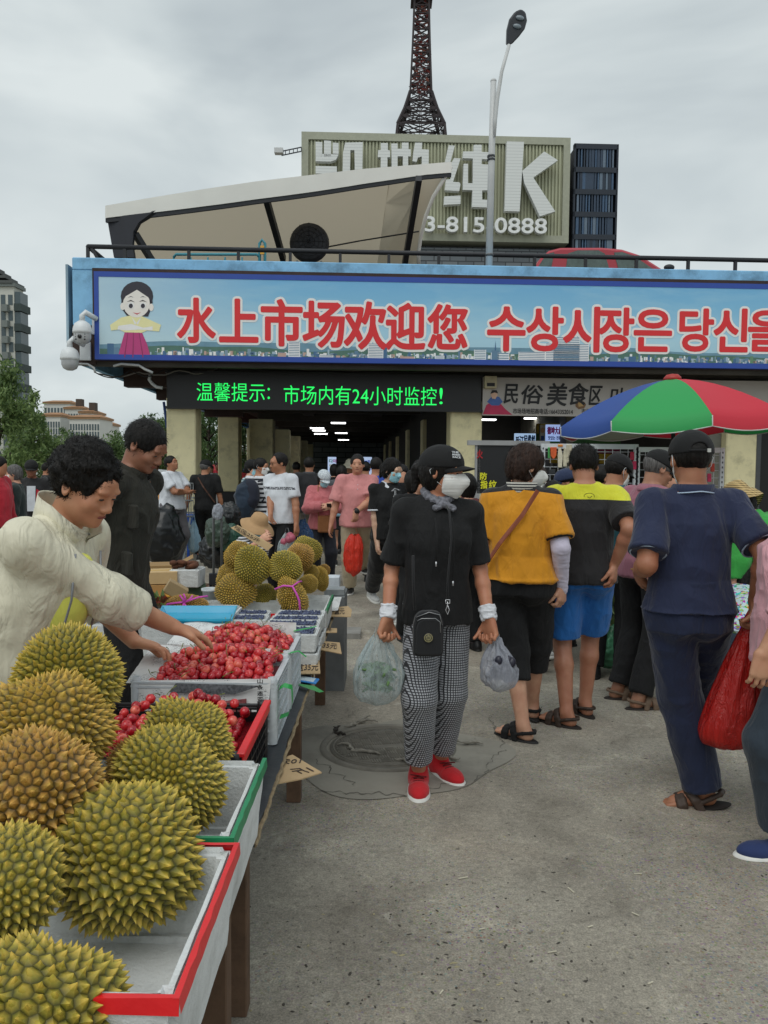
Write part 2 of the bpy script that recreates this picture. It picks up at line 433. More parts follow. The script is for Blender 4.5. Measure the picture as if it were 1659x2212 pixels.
class Person:
 """pos = world point under the pelvis; yaw 0 looks at the camera. All joints in local coordinates; world targets go through loc()."""
 def __init__(s,key,pos,H,yaw,label,sex='m',g=1.0,sk=None,vox=None,pz=None,lean=0,side=0,twist=0,head=(0,0,0),group=None,stance=.10,feet=None,hipx=0.0):
  s.key=key;s.H=H;s.s=H/1.70;s.pos=Vector((pos[0],pos[1],0));s.yaw=R(yaw);s.sex=sex;s.g=g
  s.M=Matrix.Translation(s.pos)@Matrix.Rotation(s.yaw,4,'Z');s.MI=s.M.inverted()
  Zd=max(1.5,pos[1]);s.vox=vox or min(.0135,max(.0042,Zd*.00122));s.label=label;s.skin=sk or SK['f' if sex=='f' else 'm']
  S_=s.s;k=S_
  s.pel=np.array([hipx,0,(pz if pz is not None else.93*S_)])
  s.TM=rotm('z',R(twist))@rotm('y',R(side))@rotm('x',R(lean)) # lean > 0 bends forward (towards -y)
  sw=(.178 if sex=='f' else.192)*(1+(g-1)*.15)
  T=lambda x,y,z:s.pel+s.TM@(np.array([x,y,z])*k)
  s.T=T
  s.sh={1:T(sw-.016,.004,.438),-1:T(-sw+.016,.004,.438)};s.neck=T(0,.012,.495);s.hd_base=T(0,-.004,.545)
  hy,hp,hr=head;s.HM=rotm('z',R(hy))@rotm('x',R(hp))@rotm('y',R(hr)) # absolute in local frame; hp>0 looks down
  s.hc=s.hd_base+s.HM@(np.array([0,-.012,.092])*k)
  s.hip={1:s.pel+np.array([.085*g*k,0,-.03*k]),-1:s.pel+np.array([-.085*g*k,0,-.03*k])}
  s.ft={};s.kn={};s.fd={}
  feet=feet or{}
  for sd in(1,-1):
   f=feet.get(sd,(sd*stance,0,0,sd*8));an=np.array([f[0],f[1]+.02,f[2]+.085*k])
   kn,an=ik(s.hip[sd],an,.43*k,.42*k,(sd*.12,-1,.1));s.kn[sd]=kn;s.ft[sd]=an
   fa=R(f[3]);pt=R(f[4])if len(f)>4 else 0
   s.fd[sd]=np.array([math.sin(fa)*math.cos(pt),-math.cos(fa)*math.cos(pt),-math.sin(pt)])
  s.el={};s.wr={};s.hd={};s.al=getattr(s,'al',1.0)
  for sd in(1,-1):s.arm(sd,None)
  s.root=None;s.parts=[]
 def loc(s,p):return np.array(s.MI@Vector(p))
 def world(s,p):return s.M@Vector(p)
 def arm(s,sd,wrist,pole=None,hdir=None,hn=None,curl=.5,world=False,abd=.10):
  """sd = +1 person's left (local +x). wrist None = hanging"""
  k=s.s;sh=s.sh[sd]
  if wrist is None:wrist=sh+np.array([sd*abd,-.06,-.52])*k;pole=pole if pole is not None else(sd*.3,1,0);
  elif world:wrist=s.loc(wrist)
  pole=pole if pole is not None else(sd*.4,.6,-.6)
  el,wr=ik(sh,wrist,.285*k*s.al,.25*k*s.al,pole);s.el[sd]=el;s.wr[sd]=wr
  fd=nrmz(wr-el);hdir=nrmz(hdir)if hdir is not None else fd
  hn=np.array(hn if hn is not None else(-sd*.9,.0,0.0),float)
  s.hd[sd]=(hdir,hn,curl);return s
 def body(s,face=True,feet=True,bald=False,ears=True,fing=True):
  k=s.s;g=s.g;f=s.sex=='f'
  pts=[s.hc,s.pel]+list(s.wr.values())+list(s.el.values())+list(s.ft.values())+list(s.kn.values())+list(s.sh.values())
  lo=np.min(pts,0)-.24;hi=np.max(pts,0)+.24;hi[2]=s.hc[2]+.14;lo[2]=max(lo[2],min(p[2]for p in s.ft.values())-.1)
  S=Sdf(lo,hi,s.vox);P=lambda a:np.array(a)*k
  st=[(-.08,.110,.075,.012),(0,.140*g,.096*g,.01),(.12,.128*g,.10*g,-.005),(.26,.145*g**.7,.105*g,-.005),(.37,.155,.105,0),(.43,.135,.082,.005),(.475,.075,.062,.01),(.51,.052,.055,.01)]
  st=[(a*k,b*k,c*k,d*k)for a,b,c,d in st]
  S.loft(s.pel,s.TM,st,.02)
  S.cone(s.neck-s.TM[:,2]*.03*k,s.hd_base+s.HM@P((0,.01,.05)),(.056 if not f else.05)*k,(.055 if not f else.048)*k,.03)
  for sd in(1,-1):
   aw=(.043 if f else.049)*(1+(g-1)*.5)*k
   S.cone(s.neck+(s.sh[sd]-s.neck)*.25-s.TM[:,2]*.01,s.sh[sd],.036*k,.044*k,.05)
   S.cone(s.sh[sd],s.el[sd],aw*1.05,aw*.82,.02)
   e,w=s.el[sd],s.wr[sd];m=e+(w-e)*.3
   S.cone(e,m,aw*.8,aw*.84,.02);S.cone(m,w,aw*.84,.027*k,.015)
   S.cone(s.hip[sd],s.kn[sd],.082*g*k,.055*k,.03);c=s.kn[sd]+(s.ft[sd]-s.kn[sd])*.32+np.array([0,.014,0])*k
   S.cone(s.kn[sd],c,.054*k,.055*k,.02);S.cone(c,s.ft[sd],.054*k,.036*k,.02)
   if feet:
    a=s.ft[sd];d=s.fd[sd];h=a+np.array([0,0,-.05])*k-d*.03*k
    S.cone(a,h,.036*k,.034*k,.02);b=a+d*.12*k+np.array([0,0,-.055])*k
    S.cone(h+d*.03*k,b,.032*k,.026*k,.02);t=np.cross(d,(0,0,1));
    S.cone(a+d*.06*k+np.array([0,0,-.03])*k,b,.03*k,.025*k,.02)
    for q,r_ in((-.03,.013),(-.015,.011),(0,.011),(.015,.011),(.028,.010)):
     S.cone(b+t*q*k*sd,b+t*q*1.1*k*sd+d*(.045-abs(q)*.4)*k,.013*k,r_*.85*k,.006)
   hd,hn,cu=s.hd[sd]
   if fing:hand(S,w,hd,hn,1 if sd*1>0 else-1,k,cu)
   else:S.ell(w+hd*.08*k,P((.04,.04,.085)),None,.02)
  H=lambda x,y,z:s.hc+s.HM@P((x,y,z));HM=s.HM
  S.ell(H(0,.014,.026),P((.073,.092,.084)),HM,.02)
  S.ell(H(0,-.022,-.030),P((.061,.068,.080)),HM,.025)
  S.ell(H(0,-.040,-.078),P((.040,.042,.036)),HM,.02)
  S.ell(H(0,-.02,-.055),P((.055,.05,.05)),HM,.02)
  if face:
   S.ell(H(0,-.078,.028),P((.045,.014,.03)),HM,.02)
   for sd in(1,-1):
    S.ell(H(sd*.036,-.062,-.030),P((.024,.022,.022)),HM,.02)
    S.ell(H(sd*.031,-.096,-.001),P((.019,.011,.0115)),HM,.010,'sub')
    S.ell(H(sd*.031,-.0795,-.001),P((.0145,.0115,.0115)),HM,.006)
    S.ell(H(sd*.030,-.086,.020),P((.024,.010,.007)),HM,.012)
    S.ell(H(sd*.0125,-.095,-.038),P((.009,.011,.008)),HM,.006)
   S.cone(H(0,-.082,.008),H(0,-.104,-.032),.0075*k,.0115*k,.012)
   S.ell(H(0,-.083,-.058),P((.024,.012,.007)),HM,.010);S.ell(H(0,-.082,-.070),P((.020,.011,.007)),HM,.008)
   S.ell(H(0,-.095,-.064),P((.022,.008,.0022)),HM,.004,'sub')
   S.ell(H(0,-.074,-.092),P((.020,.016,.015)),HM,.02)
  if ears:
   for sd in(1,-1):
    E=HM@rotm('z',R(sd*22))@rotm('x',R(-12))
    S.ell(H(sd*.076,.012,-.004),P((.011,.020,.033)),E,.008)
    S.ell(H(sd*.084,.008,-.002),P((.008,.010,.019)),E,.005,'sub')
  me=S.mesh('person',s.skin,fold=[(.0015,(18,18,18))],smooth=1)
  o=link('person',me);o.matrix_world=s.M.copy();tag(o,s.label,'person');s.root=o;PEOPLE[s.key]=s
  if face:
   for sd in(1,-1):
    b=MB();b.ell(H(sd*.031,-.0885,-.003),P((.0125,.0045,.0035)),8,5,0,Matrix(HM));b.build('eye',dark_eye,o,True)
    b=MB();q=[H(sd*x,-.0905+y,z)for x,y,z in((.012,-.002,.020),(.022,-.002,.0235),(.034,.003,.0235),(.046,.012,.018))]
    b.tube(q,[.0025*k,.0035*k,.003*k,.0015*k],6);b.build('eyebrow',brow_m,o,True)
   b=MB();b.ell(H(0,-.0925,-.0635),P((.021,.0035,.0062)),10,5,0,Matrix(HM));b.build('lips',lip_m,o,True)
  return s
 def add(s,name,S,m,fold=None,seed=None,smooth=1):
  me=S.mesh(name,m,fold,seed if seed is not None else sum(map(ord,s.key))%50*.7,smooth)
  o=link(name,me,s.root);return o
 def HP(s,x,y,z):return s.hc+s.HM@(np.array([x,y,z])*s.s)
 def hair(s,style='short',m=None,vol=.012,seed=0):
  k=s.s;v=vol;HM=s.HM;P=lambda a:np.array(a)*k;H=s.HP
  h=max(.003,s.vox*.8);S=Sdf(s.hc-.24*k,s.hc+.24*k,h)
  S.ell(H(0,.016,.028),P((.074+v*.8,.091+v*.9,.084+v)),HM,.01)
  if style in('bob','long','pony','short_f'):
   S.ell(H(0,.035,-.01),P((.076+v*.8,.070+v,.085+v)),HM,.02)
  if style in('long','bob'):S.ell(H(0,.035,-.07),P((.068,.055,.07)),HM,.02)
  if style=='curly':
   rr=random.Random(3)
   S.ell(H(0,.03,.03),P((.080,.090,.090)),HM,.02)
   for i in range(90):
    th=rr.uniform(0,2*math.pi);ph=rr.uniform(0.0,1.75)
    d=np.array([math.sin(ph)*math.cos(th),math.sin(ph)*math.sin(th),math.cos(ph)])
    if d[1]<-.45 and d[2]<.35:continue
    c=np.array([0,.022,.035])+d*np.array([.074,.088,.088]);r_=rr.uniform(.016,.030)
    S.ell(H(*c),P((r_,r_,r_*.8)),HM,.012)
  # open the face and trim below the hairline
  fy,fz,fr={'short':(-.115,-.045,(.078,.085,.098)),'curly':(-.125,-.05,(.085,.088,.105)),'bald':(-.115,.0,(.09,.11,.115))}.get(style,(-.12,-.045,(.070,.085,.100)))
  S.ell(H(0,fy,fz),P(fr),HM,.012,'sub')
  if style in('short','bald','curly'):
   for sd in(1,-1):
    S.ell(H(sd*.095,-.035,-.055),P((.05,.055,.062)),HM,.01,'sub')
    S.ell(H(sd*.10,.01,-.05),P((.036,.035,.058)),HM,.008,'sub')
   up=HM@np.array([0,.25,-1.]);up/=np.linalg.norm(up);S.plane(up,up.dot(H(0,.06,-.065 if style=='short' else-.060)))
  if style=='short_f':
   for sd in(1,-1):S.ell(H(sd*.098,.0,-.06),P((.036,.04,.055)),HM,.008,'sub')
   up=HM@np.array([0,.1,-1.]);up/=np.linalg.norm(up);S.plane(up,up.dot(H(0,.06,-.085)))
  if style=='bun':S.ell(H(0,.075,.105),P((.038,.036,.034)),HM,.012)
  if style=='pony':
   S.ell(H(0,.115,.01),P((.024,.034,.03)),HM,.012);S.cone(H(0,.135,0),H(0,.14,-.10),.028*k,.014*k,.012)
  amp={'curly':.004,'short':.0018}.get(style,.003)
  o=s.add('hair',S,m or HB,[(amp*k,(45,45,22)),(amp*.6*k,(95,95,50))],seed,1)
  if s.vox<.0075:
   me=o.data;n=len(me.vertices);a=np.empty(n*3,np.float32);me.vertices.foreach_get('co',a);a=a.reshape(-1,3).astype(float);nn=np.empty(n*3,np.float32);me.vertices.foreach_get('normal',nn);nn=nn.reshape(-1,3)
   rs=np.random.RandomState(seed+5);c0=s.hc+HM@P((0,.02,.02));out=((a-c0)*nn).sum(1)>.02;idx=np.nonzero(out)[0];cnt=2600 if style!='curly' else 5200;idx=rs.choice(idx,cnt)
   p=a[idx];N_=nn[idx];dn=-HM[:,2]+HM[:,1]*.5 if style!='curly' else rs.normal(0,1,(cnt,3));T=dn-N_*(N_*dn).sum(1)[:,None]+rs.normal(0,.25,(cnt,3));T/=np.linalg.norm(T,axis=1)[:,None]+1e-9
   L=(rs.uniform(.012,.030,cnt)*k*(.75 if style=='curly' else 1))[:,None];sd=np.cross(T,N_);w=.0009*k;l0=rs.uniform(.05,.30,cnt)[:,None]*(1.2 if style=='curly' else 1)
   p1=p+T*L*.55+N_*L*l0;p2=p+T*L+N_*L*(l0*1.2-.15)
   v=np.stack([p-sd*w,p+sd*w,p1+sd*w,p1-sd*w,p2],1).reshape(-1,3);b=np.arange(cnt)*5
   q=np.stack([b,b+1,b+2,b+3],1);t3=np.stack([b+3,b+2,b+4],1);h2=link('hair_strands',np_mesh('hair_strands',v,q,t3,m or HB,False),s.root);h2['kind']='stuff'
  return o
 def cap(s,m,brim=True,back=False,m2=None,tilt=8,strap=False,logo=None,brim_dir=0):
  k=s.s;HM=s.HM@rotm('x',R(tilt))@rotm('z',R(brim_dir));P=lambda a:np.array(a)*k
  H=lambda x,y,z:s.hc+HM@P((x,y,z));h=max(.003,s.vox*.7)
  S=Sdf(s.hc-.24*k,s.hc+.24*k,h)
  S.ell(H(0,.008,.034),P((.0915,.115,.096)),HM,.01)
  n=HM@np.array([0,0,-1.]);S.plane(n,n.dot(H(0,0,.022)))
  S.ell(H(0,.014,.125),P((.008,.008,.004)),HM,.003)
  for ch in list(s.root.children):
   if ch.name.startswith('hair_strands'):bpy.data.objects.remove(ch)
  if strap:S.ell(H(0,.125,.036),P((.036,.045,.030)),HM,.003,'sub')
  o=s.add('cap',S,m,[(.0012,(30,30,30))],smooth=1)
  if brim:
   vs=[];fs=[];n1,n2=15,7
   for lay in(0,1):
    for i in range(n1):
     a=-1+2*i/(n1-1);ang=a*R(62)
     for j in range(n2):
      t=j/(n2-1);r_=.098;x=math.sin(ang)*(r_-.006)*(1-t*.12);y=.008-math.cos(ang)*.106-t*.066*math.cos(a*1.45)
      z=.032-.030*(math.sin(ang))**2-t*.012-lay*.004
      vs.append(H(x,y,z))
   for lay in(0,1):
    for i in range(n1-1):
     for j in range(n2-1):
      a=lay*n1*n2+i*n2+j;q=(a,a+1,a+n2+1,a+n2);fs.append(q if lay else q[::-1])
   nn=n1*n2
   for i in range(n1-1):a=i*n2+n2-1;fs.append((a,a+n2,a+n2+nn,a+nn))
   me=mk_mesh('visor',vs,fs,m2 or m,True);link('visor',me,s.root)
  if strap:
   b=MB();pts=[H(math.sin(a)*.088,.014+math.cos(a)*.106,.030)for a in np.linspace(-.5,.5,9)]
   b.tube(pts,.007*k,6);b.build('strap',m,s.root,True)
   b=MB();b.box((-.008,-.003,-.008),(.008,.003,.008));q=H(-.035,.122,.030);b.build('buckle',mat('buckle_silver','#c9c9c4',.3,metal=.7),s.root,loc=q)
  return o
 def hat(s,m,brim_r=.17,droop=.05,ht=.09,tilt=6,edge_noise=.015):
  k=s.s;HM=s.HM@rotm('x',R(tilt));v=[];f=[];n=48
  prof=[(.012,ht+.022),(.05,ht+.019),(.078,ht+.002),(.092,ht-.035),(.100,.030),(.105,.018),(.12,.010),((.12+brim_r)/2,.010-droop*.45),(brim_r,.008-droop),(brim_r+.001,.003-droop),((.12+brim_r)/2,.004-droop*.45),(.104,.010),(.094,.03),(.085,ht-.035)]
  for i,(r_,z)in enumerate(prof):
   for j in range(n):
    a=2*math.pi*j/n;w=edge_noise*math.sin(3*a+1)*max(0,(r_-.11)/(brim_r-.11+1e-6))
    v.append(s.hc+HM@(np.array([r_*math.cos(a)*.95,.012+r_*math.sin(a)*1.08,.03+z+w])*k))
  for i in range(len(prof)-1):
   for j in range(n):a=i*n+j;b=i*n+(j+1)%n;f.append((a,a+n,b+n,b))
  f.append(tuple(range(n)))
  return link('sun_hat',mk_mesh('sun_hat',v,f,m,True),s.root)
 def mask(s,m,kn=False,loops=True):
  k=s.s;HM=s.HM;P=lambda a:np.array(a)*k;H=s.HP;h=max(.0028,s.vox*.6)
  S=Sdf(s.hc-.16*k,s.hc+.16*k,h)
  e=.005 if s.vox>.006 else 0;S.ell(H(0,-.022,-.030),P((.066+e,.073+e,.085+e)),HM,.02);S.ell(H(0,-.044,-.080),P((.046+e,.046+e,.040+e)),HM,.02)
  S.cone(H(0,-.085,-.008),H(0,-.107,-.034),(.010+e)*k,(.014+e)*k,.015)
  if kn:
   S.cone(H(0,-.086,.0),H(0,-.118,-.042),.012*k,.014*k,.035);S.cone(H(0,-.118,-.042),H(0,-.076,-.108),.014*k,.014*k,.035);S.ell(H(0,-.05,-.05),P((.062,.055,.06)),HM,.03)
  u=HM@np.array([0,.1,1.]);S.plane(u,u.dot(H(0,-.08,-.006 if kn else-.004)));u=HM@np.array([0,1.,.1]);S.plane(u,u.dot(H(0,-.030,-.04)))
  u=HM@np.array([0,.45,-1.]);u/=np.linalg.norm(u);S.plane(u,u.dot(H(0,-.07,-.120 if kn else-.112)))
  for sd in(1,-1):
   u=HM@np.array([sd*1.,.5,.0]);u/=np.linalg.norm(u);S.plane(u,u.dot(H(sd*(.066 if kn else.058),-.038,0)))
  o=s.add('face_mask',S,m,[(.0014,(8,8,90))],smooth=1)
  if loops:
   for sd in(1,-1):
    b=MB();b.tube([H(sd*.058,-.040,-.012),H(sd*.074,-.010,.012),H(sd*.084,.014,.024),H(sd*.088,.030,.004),H(sd*.082,.020,-.03),H(sd*.057,-.030,-.068)],.0016*k,5)
    b.build('ear_loop',white_str,s.root,True)
  return o
 def glasses(s):
  H=s.HP;k=s.s;b=MB()
  for sd in(1,-1):
   pts=[H(sd*(.033+.022*math.cos(a)),-.098+.006*abs(math.cos(a)),-.001+.015*math.sin(a))for a in np.linspace(0,2*math.pi,13)]
   b.tube(pts,.0018*k,5);b.tube([H(sd*.055,-.092,.006),H(sd*.077,-.04,.008),H(sd*.080,.015,.006)],.0018*k,5)
  b.tube([H(-.011,-.098,.004),H(.011,-.098,.004)],.0018*k,5)
  return b.build('glasses',mat('frame_black','#101012',.3),s.root,True)
 def top(s,m,hem=-.05,sleeve=.62,loose=.016,bottom=None,name='shirt',fold=None,sl_loose=None,neck=.0,collar=None,sl_mat=None,long_r=.0,flare=0,hood=False):
  """hem: torso station (m above pelvis at 1.70 m); sleeve: fraction of upper arm, > 1 runs down the forearm"""
  k=s.s;g=s.g;L=loose;sl=sl_loose if sl_loose is not None else L*.7+.002
  pts=[s.pel+s.TM@np.array([0,0,hem*k])]+list(s.sh.values())+list(s.el.values())+(list(s.wr.values())if sleeve>1 else[])+[s.neck]
  lo=np.min(pts,0)-.27*g;hi=np.max(pts,0)+.27*g;hi[2]=max(s.neck[2],s.sh[1][2],s.sh[-1][2])+.12
  v=max(s.vox*1.15,.005);S=Sdf(lo,hi,v)
  wz=.15*g+flare
  st=[(hem,(.158*g+L*1.1+flare),(.120*g+L*1.1+flare*.6),.006),(.0,.157*g+L*.9+flare*.6,.118*g+L,.006),(.12,.138*g+L*.8,.104*g+L,-.006),(.26,.146*g**.7+L*.8,.110*g+L,-.008),(.36,.158+L*.8,.108+L*.7+(g-1)*.05,-.002),(.425,.138+L*.5,.086+L*.5,.004),(.470,.086+L*.3,.068+L*.3,.01),(.500+neck,.058+L*.3,.060+L*.3,.010)]
  if hem>0:st=[x for x in st if x[0]>0]
  st=sorted([(a*k,b*k,c*k,d*k)for a,b,c,d in st]);S.loft(s.pel,s.TM,st,.02)
  if s.sex=='f':
   for sd in(1,-1):S.ell(s.T(sd*.07,-.075-.03*(g-1),.30),np.array([.062,.05,.06])*k*g**.5,s.TM,.04)
  for sd in(1,-1):
   aw=(.043 if s.sex=='f' else.049)*(1+(g-1)*.5)*k
   S.cone(s.neck+(s.sh[sd]-s.neck)*.25-s.TM[:,2]*.012,s.sh[sd],(.038+L*.3)*k,.045*k+L*.5,.05)
   if sleeve<=1:
    e=s.sh[sd]+(s.el[sd]-s.sh[sd])*sleeve;S.cone(s.sh[sd],e,aw*1.08+L*.45,aw+sl,.025,cut='b')
   elif sleeve>0:
    S.cone(s.sh[sd],s.el[sd],aw*1.1+L*.6,aw+sl,.025);e=s.el[sd]+(s.wr[sd]-s.el[sd])*(sleeve-1)
    S.cone(s.el[sd],e,aw+sl,aw*.75+sl*.9+long_r,.02,cut='b')
  o=s.add(name,S,m,fold or[(.012,(8,8,3.2)),(.007,(15,15,8))])
  if collar:
   b=MB();n=24;v=[];f=[]
   c0=s.neck+s.TM@(np.array([0,.0,-.004])*k)
   pr=[(.073,.066,-.012),(.068,.062,.028),(.072,.066,.034),(.094,.084,.004),(.100,.090,-.010),(.097,.086,-.014)]
   for i,(rx,ry,z)in enumerate(pr):
    for j in range(n):
     a=2*math.pi*j/n;fr=max(0,-math.sin(a))**2
     v.append(c0+s.TM@(np.array([rx*math.cos(a),ry*math.sin(a)*(1+.18*fr*(i>2)),z-.028*fr-(.02*fr if i>2 else 0)])*k))
   for i in range(len(pr)-1):
    for j in range(n):
     if j in(17,18)and i>0:continue
     a=i*n+j;c=i*n+(j+1)%n;f.append((a,c,c+n,a+n))
   link('collar',mk_mesh('collar',v,f,collar,True),s.root)
  return o
 def cuffs(s,sleeve,m,loose=.02,w=.006,name='cuff'):
  for sd in(1,-1):
   aw=(.043 if s.sex=='f' else.049)*(1+(s.g-1)*.5)*s.s+loose;d=s.el[sd]-s.sh[sd];c=s.sh[sd]+d*(sleeve-.012);u=nrmz(d);x=nrmz(np.cross(u,(0,1,.1)));y=np.cross(u,x);q=MB()
   q.tube([c+(x*math.cos(a)+y*math.sin(a))*aw for a in np.linspace(0,2*math.pi,29)],w,6,cap=False);q.build(name,m,s.root,True)
 def pants(s,m,length=1.0,loose=.016,skirt=False,name='trousers',fold=None,taper=0.,waist=.10):
  """length 1 = to the ankle"""
  k=s.s;g=s.g;L=loose
  pts=[s.pel]+list(s.ft.values())+list(s.kn.values())+list(s.hip.values())
  lo=np.min(pts,0)-.22;hi=np.max(pts,0)+.24;hi[2]=s.pel[2]+.2;S=Sdf(lo,hi,max(.005,s.vox*1.15))
  st=[(-.10,.144*g+L*.4,.106*g+L*.5,.012),(0,.150*g+L*.4,.110*g+L*.5,.012),(waist,.140*g+L*.5,.104*g+L*.5,0)]
  st=[(a*k,b*k,c*k,d*k)for a,b,c,d in st];S.loft(s.pel,s.TM if abs(s.TM[2,2])>.9 else np.eye(3),st,.03)
  for sd in(1,-1):
   S.ell(s.pel+np.array([sd*.062*g,.05,-.06])*k,np.array([.076,.078,.09])*k*g,None,.04)
   hp,kn,an=s.hip[sd],s.kn[sd],s.ft[sd];Ld=length*2
   if length<=.5:e=hp+(kn-hp)*Ld;S.cone(hp,e,.080*g*k+L*.5,.062*k+L*1.5,.03,cut='b')
   else:
    S.cone(hp,kn,.080*g*k+L*.5,.062*k+L,.03);e=kn+(an-kn)*(Ld-1)
    S.cone(kn,e,.062*k+L,(.046-taper)*k+L,.02,cut='b')
  return s.add(name,S,m,fold or[(.008,(7,7,2.6)),(.005,(13,13,10))])
 def skirt(s,m,length=.5,flare=.05):
  k=s.s;g=s.g;c=s.pel;z1=s.pel[2]*length
  S=Sdf(c-np.array([.4,.4,z1+.1]),c+np.array([.4,.4,.3]),max(.006,s.vox*1.15))
  S.loft(c,np.eye(3),[(-z1,.16*g*k+flare,.13*g*k+flare,0),(-.1,.165*g*k,.13*g*k,.01),(.12*k,.145*g*k,.11*g*k,0)],0)
  return s.add('skirt',S,m,[(.01,(9,9,1.5))])
 def shoe(s,m,sole,kind='sneaker',laces=None,sock=None,big=1.0):
  k=s.s*big
  for sd in(1,-1):
   a=s.ft[sd];d=s.fd[sd];z=np.array([0,0,1.]);t=nrmz(np.cross(d,z));up=nrmz(np.cross(t,d))
   Mx=np.stack([t,d,up],1);base=a-up*.078*k;F=lambda x,y,zz:base+Mx@(np.array([x,y,zz])*k)
   v=max(.0032,s.vox*.8)
   if kind=='sandal':
    S=Sdf(a-.25,a+.25,v)
    S.ell(F(0,.045,-.004),np.array([.048,.145,.016])*k,Mx,0);o=s.add('sandal',S,sole)
    S=Sdf(a-.25,a+.25,v)
    for y_,h_,dy_ in((.105,.052,0),(.085,.056,0),(.035,.076,.03),(.020,.082,.03)):
     pp_=[(-.047*math.cos(a),y_+dy_*math.sin(a),h_*math.sin(a)**.7)for a in np.linspace(0,math.pi,8)]
     for q0,q1 in zip(pp_,pp_[1:]):S.cone(F(*q0),F(*q1),.011*k,.011*k,.01)
    hl=[(.044,.03,.03),(.042,-.02,.045),(.026,-.062,.052),(0,-.074,.052),(-.026,-.062,.052),(-.042,-.02,.045),(-.044,.03,.03)]
    for q0,q1 in zip(hl,hl[1:]):S.cone(F(*q0),F(*q1),.010*k,.010*k,.006)
    me=S.mesh('strap',m,None,0,1);link('strap',me,o)
    continue
   S=Sdf(a-.25,a+.25,v)
   S.ell(F(0,.085,.020),np.array([.046,.085,.036])*k,Mx,.02);S.ell(F(0,-.01,.030),np.array([.038,.062,.045])*k,Mx,.03)
   if kind!='slipon':S.cone(F(0,-.015,.03),F(0,-.015,.095),.042*k,.038*k,.03,cut='b')
   S.plane(-up,-up.dot(F(0,0,.004)));o=s.add('shoe',S,m,[(.0012,(30,30,30))])
   S=Sdf(a-.25,a+.25,v)
   S.ell(F(0,.09,0),np.array([.051,.094,.026])*k,Mx,.02);S.ell(F(0,-.01,0),np.array([.043,.077,.028])*k,Mx,.04)
   S.plane(up,up.dot(F(0,0,.017)));S.plane(-up,-up.dot(F(0,0,-.014)))
   me=S.mesh('sole',sole,None,0,1);link('sole',me,o)
   if laces is not None:
    b=MB()
    for i in range(4):
     y=.055+i*.018;z0=.063-i*.006
     b.tube([F(-.022,y,z0-.006),F(0,y+.006,z0),F(.022,y,z0-.006)],.003*k,5)
    b.tube([F(0,.05,.066),F(.03,.07,.078),F(.035,.05,.07),F(0,.05,.066),F(-.03,.072,.07),F(-.034,.05,.062),F(0,.05,.066)],.0028*k,5)
    link('shoe_lace',mk_mesh('shoe_lace',b.v,b.f,laces,True),o)
   if sock is not None:
    S=Sdf(a-.2,a+.2,v);S.cone(F(0,-.01,.05),F(0,-.012,.15),.041*k,.043*k,0,cut='b');me=S.mesh('sock',sock,[(.001,(40,40,10))],0,1);link('sock',me,o)
  return s
 def band(s,p0,p1,w,th,m,name,mid=None,off=None):
  """a strap between local points, with optional middle points"""
  pts=[Vector(p0)]+[Vector(q)for q in(mid or[])]+[Vector(p1)];b=MB();v=[];f=[]
  for i,p in enumerate(pts):
   d=(pts[min(i+1,len(pts)-1)]-pts[max(i-1,0)]).normalized();c=Vector(s.pel);c.z=p.z
   n=(p-c).normalized();x=d.cross(n).normalized();n=x.cross(d)
   v+=[p-x*w/2,p+x*w/2,p+x*w/2+n*th,p-x*w/2+n*th]
  for i in range(len(pts)-1):
   for j in range(4):a=i*4+j;c=i*4+(j+1)%4;f.append((a,c,c+4,a+4))
  f+=[(3,2,1,0),tuple(len(v)-4+i for i in range(4))]
  return link(name,mk_mesh(name,v,f,m),s.root)
